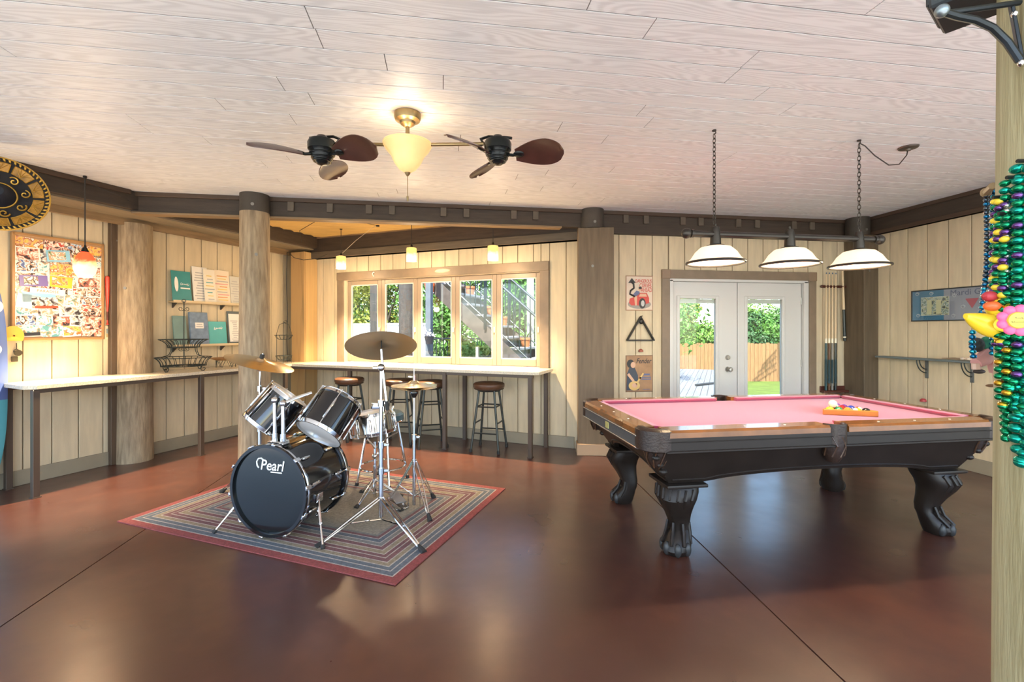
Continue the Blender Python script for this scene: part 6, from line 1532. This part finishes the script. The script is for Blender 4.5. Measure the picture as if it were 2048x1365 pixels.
# black triangle hung on the wall
tk = thing('triangle_rack', 'black plastic triangle rack hung on the wall between the two signs', 'rack', (2.316, DWY - 0.03, 1.285))
tri = [(-0.165, 0, 0.012), (0.165, 0, 0.012), (0, 0, 0.285)]
for i in range(3):
    p, q = Vector(tri[i]), Vector(tri[(i + 1) % 3]); d = (q - p).normalized()
    MB().box(((0), 0, 0), ((q - p).length + 0.012, 0.05, 0.014), bev=0.004, M=Matrix.Translation((p + q) / 2) @ Matrix.Rotation(-math.atan2(d.z, d.x), 4, 'Y')).build('side', mat('triangle_black', (0.03, 0.03, 0.028), 0.5), tk)
MB().sphere((0, -0.02, 0.235), 0.028, 12, 8, (1, 0.6, 1.2)).build('hanging_brush', M_black, tk)
MB().cyl((0.012, 0.03, 0.295), (0.012, -0.03, 0.297), 0.005, seg=6).build('nail', M_black, tk)
ch = thing('cue_chalk', 'red chalk cup dangling on a cord below the wall triangle', 'chalk', (2.325, DWY - 0.02, 1.16))
MB().cyl((0, 0, 0.02), (0, 0, 0.33), 0.002, seg=5).build('cord', mat('cord_tan', (0.4, 0.25, 0.15), 0.7), ch)
MB().lathe([(0.0001, 0), (0.028, 0), (0.026, 0.02), (0.012, 0.032), (0.0001, 0.033)], 14).build('cup', mat('chalk_brown', (0.36, 0.10, 0.06), 0.5), ch)

# ------------------------------------------------------------------ right wall
RX = 5.26
fp = thing('framed_poster', 'long blue and lilac framed poster with festival lettering on the right wall', 'poster', (RX, 4.02, 1.515), R(-90))
PWD, PH = 0.98, 0.34
MB().box((0, -0.008, PH / 2), (PWD, 0.014, PH)).build('backing', mat('poster_lilac', (0.36, 0.37, 0.50), 0.4), fp, False)
MB().box((-0.32, -0.0158, PH / 2), (0.33, 0.0012, PH - 0.016)).build('blue_panel', mat('poster_blue', (0.035, 0.22, 0.45), 0.4, var=.2, vs=8), fp, False)
for c, s_ in (((0, -0.012, PH - 0.004), (PWD + 0.012, 0.024, 0.012)), ((0, -0.012, 0.004), (PWD + 0.012, 0.024, 0.012)), ((-PWD / 2, -0.012, PH / 2), (0.012, 0.024, PH)), ((PWD / 2, -0.012, PH / 2), (0.012, 0.024, PH))):
    MB().box(c, s_, bev=0.002).build('frame_rail', mat('frame_black', (0.025, 0.03, 0.035), 0.4), fp, False)
text('Mardi Gras', 0.085, s_blue, fp, (0.10, -0.0168, PH - 0.055), (R(90), 0, 0), sx=1.0, align_x='CENTER')
inset_m = photo_mat(9, [(0.10, 0.12, 0.14), (0.62, 0.62, 0.40), (0.55, 0.62, 0.66), (0.25, 0.33, 0.30), wht])
MB().box((-0.245, -0.0172, 0.16), (0.29, 0.001, 0.20)).build('window_frame_print', M_paper, fp, False)
MB().box((-0.245, -0.0180, 0.16), (0.28, 0.001, 0.19)).build('window_scene_print', inset_m, fp, False)
for x in (-0.30, -0.205): MB().box((x, -0.0188, 0.15), (0.05, 0.001, 0.15)).build('curtain_print', mat('print_cream', (0.78, 0.74, 0.52), .5), fp, False)
flat(fp, 'red_triangle_print', [(0.05, 0.22), (0.17, 0.22), (0.112, 0.12)], mat('print_crimson', (0.55, 0.08, 0.14), .5), -0.0168)
for (x, z) in ((0.03, 0.14), (0.20, 0.10), (0.08, 0.05), (0.26, 0.20), (0.30, 0.08), (-0.43, 0.30), (-0.42, 0.06), (-0.06, 0.05), (-0.28, 0.295), (-0.05, 0.26), (0.4, 0.15)):
    MB().tube([(x + 0.022 * (1 - .6 * j / 12) * math.cos(j * .75), -0.0172, z + 0.022 * (1 - .6 * j / 12) * math.sin(j * .75)) for j in range(12)], 0.0022, 4).build('swirl_print', mat('print_white', (0.72, 0.76, 0.82), .5), fp)
MB().box((0, -0.0215, PH / 2), (PWD - 0.01, 0.002, PH - 0.01)).build('glazing', glass_mat(), fp, False)
sh = thing('drink_rail', 'narrow grey wall shelf on curved iron brackets by the pool table', 'shelf', (RX, 4.30, 1.10), R(-90))
MB().box((0, -0.07, 0.0), (1.10, 0.14, 0.022), bev=0.004).build('board', mat('shelf_slate', (0.12, 0.15, 0.155), 0.35), sh, False)
for x in (-0.055, 0.385):
    b_ = MB().box((x, -0.008, -0.11), (0.028, 0.012, 0.20)).build('bracket', mat('bracket_grey', (0.13, 0.14, 0.14), 0.5, .4), sh, False)
    for r in (0.10, 0.14): MB().tube([(x, -0.012 - r * math.sin(R(90 * j / 8)) * 0.9, -0.012 - r * (math.cos(R(90 * j / 8)))) for j in range(9)], 0.0055, 6).build('curved_brace', M_wire, b_)
ch = thing('cue_chalk', 'red chalk cup dangling on a cord under the right wall shelf', 'chalk', (RX - 0.03, 4.375, 0.63))
MB().cyl((0, 0, 0.02), (0, 0, 0.40), 0.002, seg=5).build('cord', mat('cord_tan', (0.4, 0.25, 0.15), 0.7), ch)
MB().lathe([(0.0001, 0), (0.03, 0), (0.028, 0.02), (0.014, 0.034), (0.0001, 0.035)], 14).build('cup', mat('chalk_red', (0.42, 0.05, 0.06), 0.5), ch)
ob = thing('shell_ornament', 'small driftwood and shell ornament lying on the right wall shelf', 'ornament', (RX - 0.08, 4.02, 1.112))
MB().tube([(0, -0.1, 0.012), (0, 0.0, 0.016), (0.01, 0.13, 0.01)], 0.009, 6, rs=[.01, .011, .004]).build('stick', mat('driftwood', (0.30, 0.22, 0.15), .8), ob)
for k in range(5): MB().sphere((-0.01 + .012 * (k % 2), -0.08 - 0.03 * k, 0.018), 0.02, 8, 6, (1, 1, .8)).build('shell', mat('shell_pale', (0.62, 0.52, 0.42), .5), ob)
# ------------------------------------------------------------------ foreground post with beads
PX, PY, PR = 1.047, 0.570, 0.14
fgp = round_post('timber_post', 'big pale round timber post in the right foreground hung with beads', PX, PY, PR, 2.80, seed=21, seg=40, matl=mat('post_foreground', (0.46, 0.42, 0.26), 0.7, var=0.4, vs=5, stretch=(5, 5, .5), bump=.3, bs=30, col2=(0.27, 0.23, 0.12)))
pc_ = Vector((PX, PY, 0))
def onp(phi, z, off=0.0):
    """point on the post surface; phi measured in the camera-aligned frame (180 = left, 90 = away)"""
    q = PR * (1.06 - 0.08 * z / 2.8) * 1.02 + off
    return pc_ + RT * (q * math.cos(R(phi))) + FW * (q * math.sin(R(phi))) + Vector((0, 0, z))
def px_phi(px):
    lo, hi = 134.0, 215.0
    for _ in range(40):
        m_ = (lo + hi) / 2; p = onp(m_, 1.42); d = p.dot(FW)
        if 1024 + 930 * p.dot(RT) / d < px: lo = m_
        else: hi = m_
    return lo
def bead_mat(nm, c): return mat(nm, c, 0.16, 0.85)
BM = {'teal': bead_mat('bead_teal', (0.01, 0.36, 0.27)), 'green': bead_mat('bead_green', (0.01, 0.27, 0.12)), 'blue': bead_mat('bead_blue', (0.02, 0.20, 0.42)), 'cyan': bead_mat('bead_cyan', (0.03, 0.35, 0.50)), 'steel': bead_mat('bead_steel', (0.10, 0.13, 0.16)), 'yellow': mat('bead_yellow', (0.75, 0.55, 0.04), 0.2), 'purple': bead_mat('bead_purple', (0.16, 0.07, 0.26)), 'silver': bead_mat('bead_silver', (0.55, 0.55, 0.5)), 'copper': bead_mat('bead_copper', (0.45, 0.22, 0.13)), 'gold': bead_mat('bead_gold', (0.62, 0.36, 0.03))}
bead_me = {}
def bead_mesh(c):
    if c not in bead_me: bead_me[c] = MB().sphere((0, 0, 0), 1.0, 12, 8).mesh('bead', BM[c])
    return bead_me[c]
def necklace(label, top, bottom, phi_a, phi_b, r, cols, off=0.0, sway=0.0, flat_=(1.25, 1, 0.85), step=1.78):
    """hanging loop: one run down at phi_a, a bend at the bottom, one run up at phi_b"""
    t = thing('bead_necklace', label, 'beads', tuple(onp((phi_a + phi_b) / 2, top, off)), 0, 'bead necklaces on the foreground post')
    o = Vector(t.location)
    pts = []
    n = int((top - bottom) / (r * step))
    for k in range(n + 1):
        z = top - (top - bottom) * k / n
        f = k / n
        pts.append((phi_a + (phi_b - phi_a) * 0.5 * max(0, f - 0.93) / 0.07 + sway * math.sin(f * 3.0), z))
    for k in range(n, -1, -1):
        z = top - (top - bottom) * k / n - r * 0.4
        f = k / n
        pts.append((phi_b - (phi_b - phi_a) * 0.5 * max(0, f - 0.93) / 0.07 + sway * math.sin(f * 3.0), z))
    for i, (ph, z) in enumerate(pts):
        c = cols[i % len(cols)]
        p = onp(ph, z, off + r) - o
        inst(bead_mesh(c), 'bead', t, tuple(p), (0, 0, R(ph - 98.6)), (r * flat_[0], r * flat_[1], r * flat_[2]))
    MB().cyl(tuple(onp((phi_a + phi_b) / 2, top + r, 0) - o), tuple(onp((phi_a + phi_b) / 2, top + r, off + 2 * r) - o), 0.003, seg=6).build('nail', M_black, t)
P1 = px_phi(2028)
necklace('long necklace of large teal beads nearest the frame edge', 1.675, 1.215, px_phi(2042), px_phi(2066), 0.0092, ['teal'], -0.003)
necklace('necklace of green beads mixed with purple beside the large teal one', 1.655, 1.33, px_phi(2032), px_phi(2056), 0.0065, ['green', 'teal', 'green', 'purple'], 0.010)
necklace('green bead necklace hanging low at the post edge', 1.55, 1.245, px_phi(2019), px_phi(2024), 0.006, ['green'], 0.0)
necklace('yellow, purple and green party bead necklace', 1.63, 1.40, px_phi(2019), px_phi(2026), 0.0058, ['yellow', 'green', 'purple'], 0.014, sway=-1.0)
necklace('yellow and purple bead necklace crossing the green strands', 1.60, 1.40, px_phi(2030), px_phi(2042), 0.006, ['green', 'green', 'yellow', 'purple'], 0.016, sway=-2.0)
necklace('silver and green bead necklace in the middle of the bunch', 1.62, 1.37, px_phi(2021), px_phi(2036), 0.0045, ['silver', 'green', 'silver'], 0.012)
necklace('gold and green bead necklace below the flower', 1.48, 1.30, px_phi(2028), px_phi(2042), 0.006, ['green', 'gold', 'green'], 0.014)
necklace('emerald bead necklace behind the flower', 1.60, 1.29, px_phi(2040), px_phi(2064), 0.007, ['green', 'teal'], 0.002)
# strands hanging clear of the far left side of the post, on a peg
def free_strand(label, pts, r, cols, step=1.8):
    pv = [Vector(p) for p in pts]
    t = thing('bead_necklace', label, 'beads', tuple(pv[0]), 0, 'bead necklaces on the foreground post')
    i = 0; acc = 0.0
    for a, b_ in zip(pv, pv[1:]):
        L_ = (b_ - a).length; d = (b_ - a) / L_
        while acc <= L_:
            p = a + d * acc - pv[0]
            inst(bead_mesh(cols[i % len(cols)]), 'bead', t, tuple(p), (0, 0, R(70)), (r * 1.15, r, r * .9)); i += 1; acc += r * step
        acc -= L_
    return t
peg = thing('wall_peg', 'wooden peg on the far side of the foreground post carrying beads', 'peg', tuple(onp(120, 1.66)))
o_ = Vector(peg.location)
e_ = at(1972, 385, 0.90)
MB().tube([tuple(onp(125, 1.68) - o_), tuple(e_ - o_)], 0.006, 8).build('rod', mat('peg_wood', (0.30, 0.20, 0.10), 0.6), peg)
MB().sphere(tuple(e_ - o_), 0.009, 10, 6).build('knob', mat('peg_wood', (0.30, 0.20, 0.10), 0.6), peg)
free_strand('dark steel bead strand left most on the peg', [at(1972, 392, .90), at(1974, 470, .90), at(1973, 530, .90), at(1967, 600, .90)], 0.0045, ['steel', 'steel', 'blue'])
free_strand('blue bead strand hanging from the peg', [at(1988, 384, .90), at(1985, 450, .90), at(1978, 520, .90), at(1970, 570, .90), at(1962, 640, .90)], 0.005, ['blue', 'cyan'])
free_strand('bright cyan bead strand beside the post edge', [at(1996, 380, .90), at(1990, 450, .90), at(1981, 540, .90), at(1975, 575, .90)], 0.005, ['cyan', 'blue'])
free_strand('copper and silver bead strand above the duck', [at(1992, 490, .89), at(1986, 540, .89), at(1977, 600, .89), at(1972, 625, .89)], 0.0055, ['copper', 'silver'])
free_strand('small silver bead strand above the duck', [at(1996, 470, .88), at(1990, 560, .88), at(1980, 620, .88)], 0.004, ['silver', 'gold', 'silver'])
free_strand('cyan bead strand hanging below the duck', [at(1945, 665, .90), at(1944, 690, .90), at(1947, 715, .90)], 0.0052, ['cyan', 'blue'])
free_strand('blue bead strand hanging below the duck near the post edge', [at(1986, 678, .90), at(1985, 708, .90)], 0.0052, ['blue', 'cyan'])
# rubber duck
dk_ = thing('rubber_duck', 'yellow rubber duck hanging among the beads', 'duck', tuple(at(1975, 650, 0.76)), R(-8.6))
my = mat('duck_yellow', (0.82, 0.58, 0.03), 0.3, sss=0.0)
lo = []
for k in range(15):
    t_ = k / 14; x = -0.036 + 0.074 * t_
    rz = 0.0245 * (max(0.02, math.sin(PI * (t_ * 0.93 + 0.05))) ** 0.6) * (0.62 + 0.42 * t_)
    zc = 0.004 - 0.012 * t_ + (0.010 * (1 - t_) ** 3)
    lo.append([(x, 0.85 * rz * math.cos(a), zc + rz * 0.92 * math.sin(a)) for a in [2 * PI * i / 16 for i in range(16)]])
MB().loft(lo).build('body', my, dk_)
MB().sphere((0.018, -0.004, 0.028), 0.0195, 18, 12).build('head', my, dk_)
MB().sphere((-0.002, -0.010, 0.030), 0.0105, 14, 8, (1.25, 1.0, 0.75)).build('beak', mat('duck_orange', (0.75, 0.13, 0.03), 0.35), dk_)
MB().sphere((0.010, -0.0205, 0.036), 0.0035, 8, 6).build('eye', M_black, dk_)
MB().sphere((0.006, -0.022, 0.0), 0.015, 12, 8, (1.3, 0.4, 0.8)).build('wing', my, dk_)
MB().sphere((0.0, -0.004, 0.046), 0.011, 10, 6, (1.1, .8, .8)).build('red_bandana', mat('bandana_red', (0.42, 0.03, 0.04), 0.5), dk_)
# flower charm
fl_ = thing('flower_charm', 'pink plastic flower charm with yellow printed centre', 'charm', tuple(at(2036, 641, 0.690)), R(-8.6) - R(35))
for k in range(9):
    a = 2 * PI * k / 9
    MB().sphere((0.0195 * math.cos(a), 0, 0.0195 * math.sin(a)), 0.0088, 12, 8, (1, 0.45, 1)).build('petal', mat('petal_pink', (0.72, 0.10, 0.24), 0.35), fl_)
cn = MB().lathe([(0.0001, 0.006), (0.013, 0.005), (0.015, 0.0), (0.0001, -0.002)], 24, mx((0, -0.002, 0), 0, R(90))).build('centre', mat('centre_yellow', (0.80, 0.58, 0.06), 0.35), fl_)
scribble(cn, 0, -0.0085, 0.004, 0.011, 0.003, M_ink, 3, 0.0003); scribble(cn, 0, -0.0085, -0.003, 0.02, 0.0025, M_ink, 7, 0.0003)
fl_.scale = (0.84, 0.84, 0.84)
# hanging doll
dl = thing('toy_figure', 'small doll in green top and pink breeches hanging behind the beads', 'doll', tuple(at(1972, 690, 0.92)), R(-8.6))
me_sk = MB()
MB().sphere((0.004, 0, 0.0), 0.016, 12, 8, (1, .8, 1.1)).build('torso', mat('doll_green', (0.02, 0.20, 0.12), 0.6), dl)
MB().sphere((-0.018, 0.0, 0.0), 0.012, 10, 8, (1, 1, 1.2)).build('hat', mat('doll_black', (0.03, 0.035, 0.035), 0.6), dl)
MB().tube([(0.006, 0, -0.012), (-0.012, -0.006, -0.028), (-0.028, -0.008, -0.036)], 0.012, 10, rs=[0.013, 0.014, 0.010]).build('left_thigh', mat('doll_pink', (0.60, 0.30, 0.28), 0.6), dl)
MB().tube([(0.012, 0, -0.012), (0.018, 0, -0.035), (0.020, 0, -0.055)], 0.012, 10, rs=[0.012, 0.013, 0.010]).build('right_thigh', mat('doll_pink', (0.60, 0.30, 0.28), 0.6), dl)
MB().tube([(-0.028, -0.008, -0.036), (-0.027, -0.008, -0.048)], 0.007, 8).build('left_shin', mat('doll_skin', (0.62, 0.42, 0.33), 0.6), dl)
MB().tube([(0.020, 0, -0.055), (0.019, 0, -0.078)], 0.005, 8, rs=[.006, .004]).build('right_shin', mat('doll_skin', (0.62, 0.42, 0.33), 0.6), dl)
MB().sphere((-0.022, -0.008, -0.052), 0.008, 10, 6, (1.5, .8, .6)).build('left_shoe', mat('doll_shoe', (0.05, 0.04, 0.035), 0.5), dl)
MB().sphere((0.012, 0, -0.081), 0.007, 10, 6, (1.9, .8, .45)).build('right_shoe', mat('doll_shoe_brown', (0.22, 0.12, 0.06), 0.5), dl)
MB().cyl((0.004, 0, 0.01), (0.012, 0.02, 0.12), 0.001, seg=5).build('string', M_cord, dl)
# speaker on a bracket at the top of the post
spk = thing('wall_speaker', 'black box speaker on a curved steel bracket at the top of the foreground post', 'speaker', tuple(at(2043, -137, 0.80)), R(-8.6) + R(38))
ms_ = mat('speaker_black', (0.022, 0.030, 0.036), 0.45, var=.2)
MB().box((0, 0, 0), (0.125, 0.22, 0.20), bev=0.004).build('cabinet', ms_, spk, False)
MB().box((0, -0.112, 0), (0.115, 0.008, 0.19), bev=0.003).build('grille', mat('grille_black', (0.012, 0.012, 0.013), 0.8), spk, False)
MB().box((0, 0.112, 0), (0.105, 0.008, 0.18), bev=0.003).build('rear_panel', ms_, spk, False)
brk = thing('speaker_bracket', 'curved steel arm bolted to the post holding the speaker', 'bracket', tuple(at(2030, 90, 0.74)))
o_ = Vector(brk.location); mbk = mat('bracket_steel', (0.025, 0.03, 0.035), 0.35, 0.6)
def L_(p): return tuple(p - o_)
MB().tube([L_(at(1892, 26, .74)), L_(at(1915, 33, .74)), L_(at(1950, 40, .74)), L_(at(1985, 56, .74)), L_(at(2015, 85, .735)), L_(at(2040, 122, .73))], 0.0058, 8).build('curved_arm', mbk, brk)
MB().tube([L_(at(1892, 26, .74)), L_(at(1950, 18, .74)), L_(at(2040, 5, .735))], 0.0045, 8).build('top_arm', mbk, brk)
a_, b_ = at(2022, 8, .742), at(2044, 130, .735)
MB().box((0, 0, 0), (0.014, 0.005, (b_ - a_).length), bev=0.001, M=Matrix.Translation((a_ + b_) / 2 - o_) @ align(b_ - a_)).build('mount_plate', mbk, brk)
for q in (at(2030, 28, .737), at(2043, 126, .728)): MB().sphere(L_(q), 0.0055, 10, 6, (1, 1, 1)).build('bolt', M_chrome, brk)
MB().sphere(L_(at(1884, 22, .74)), 0.010, 14, 8).build('ball_joint', mat('joint_steel', (0.25, 0.3, 0.33), 0.3, .8), brk)
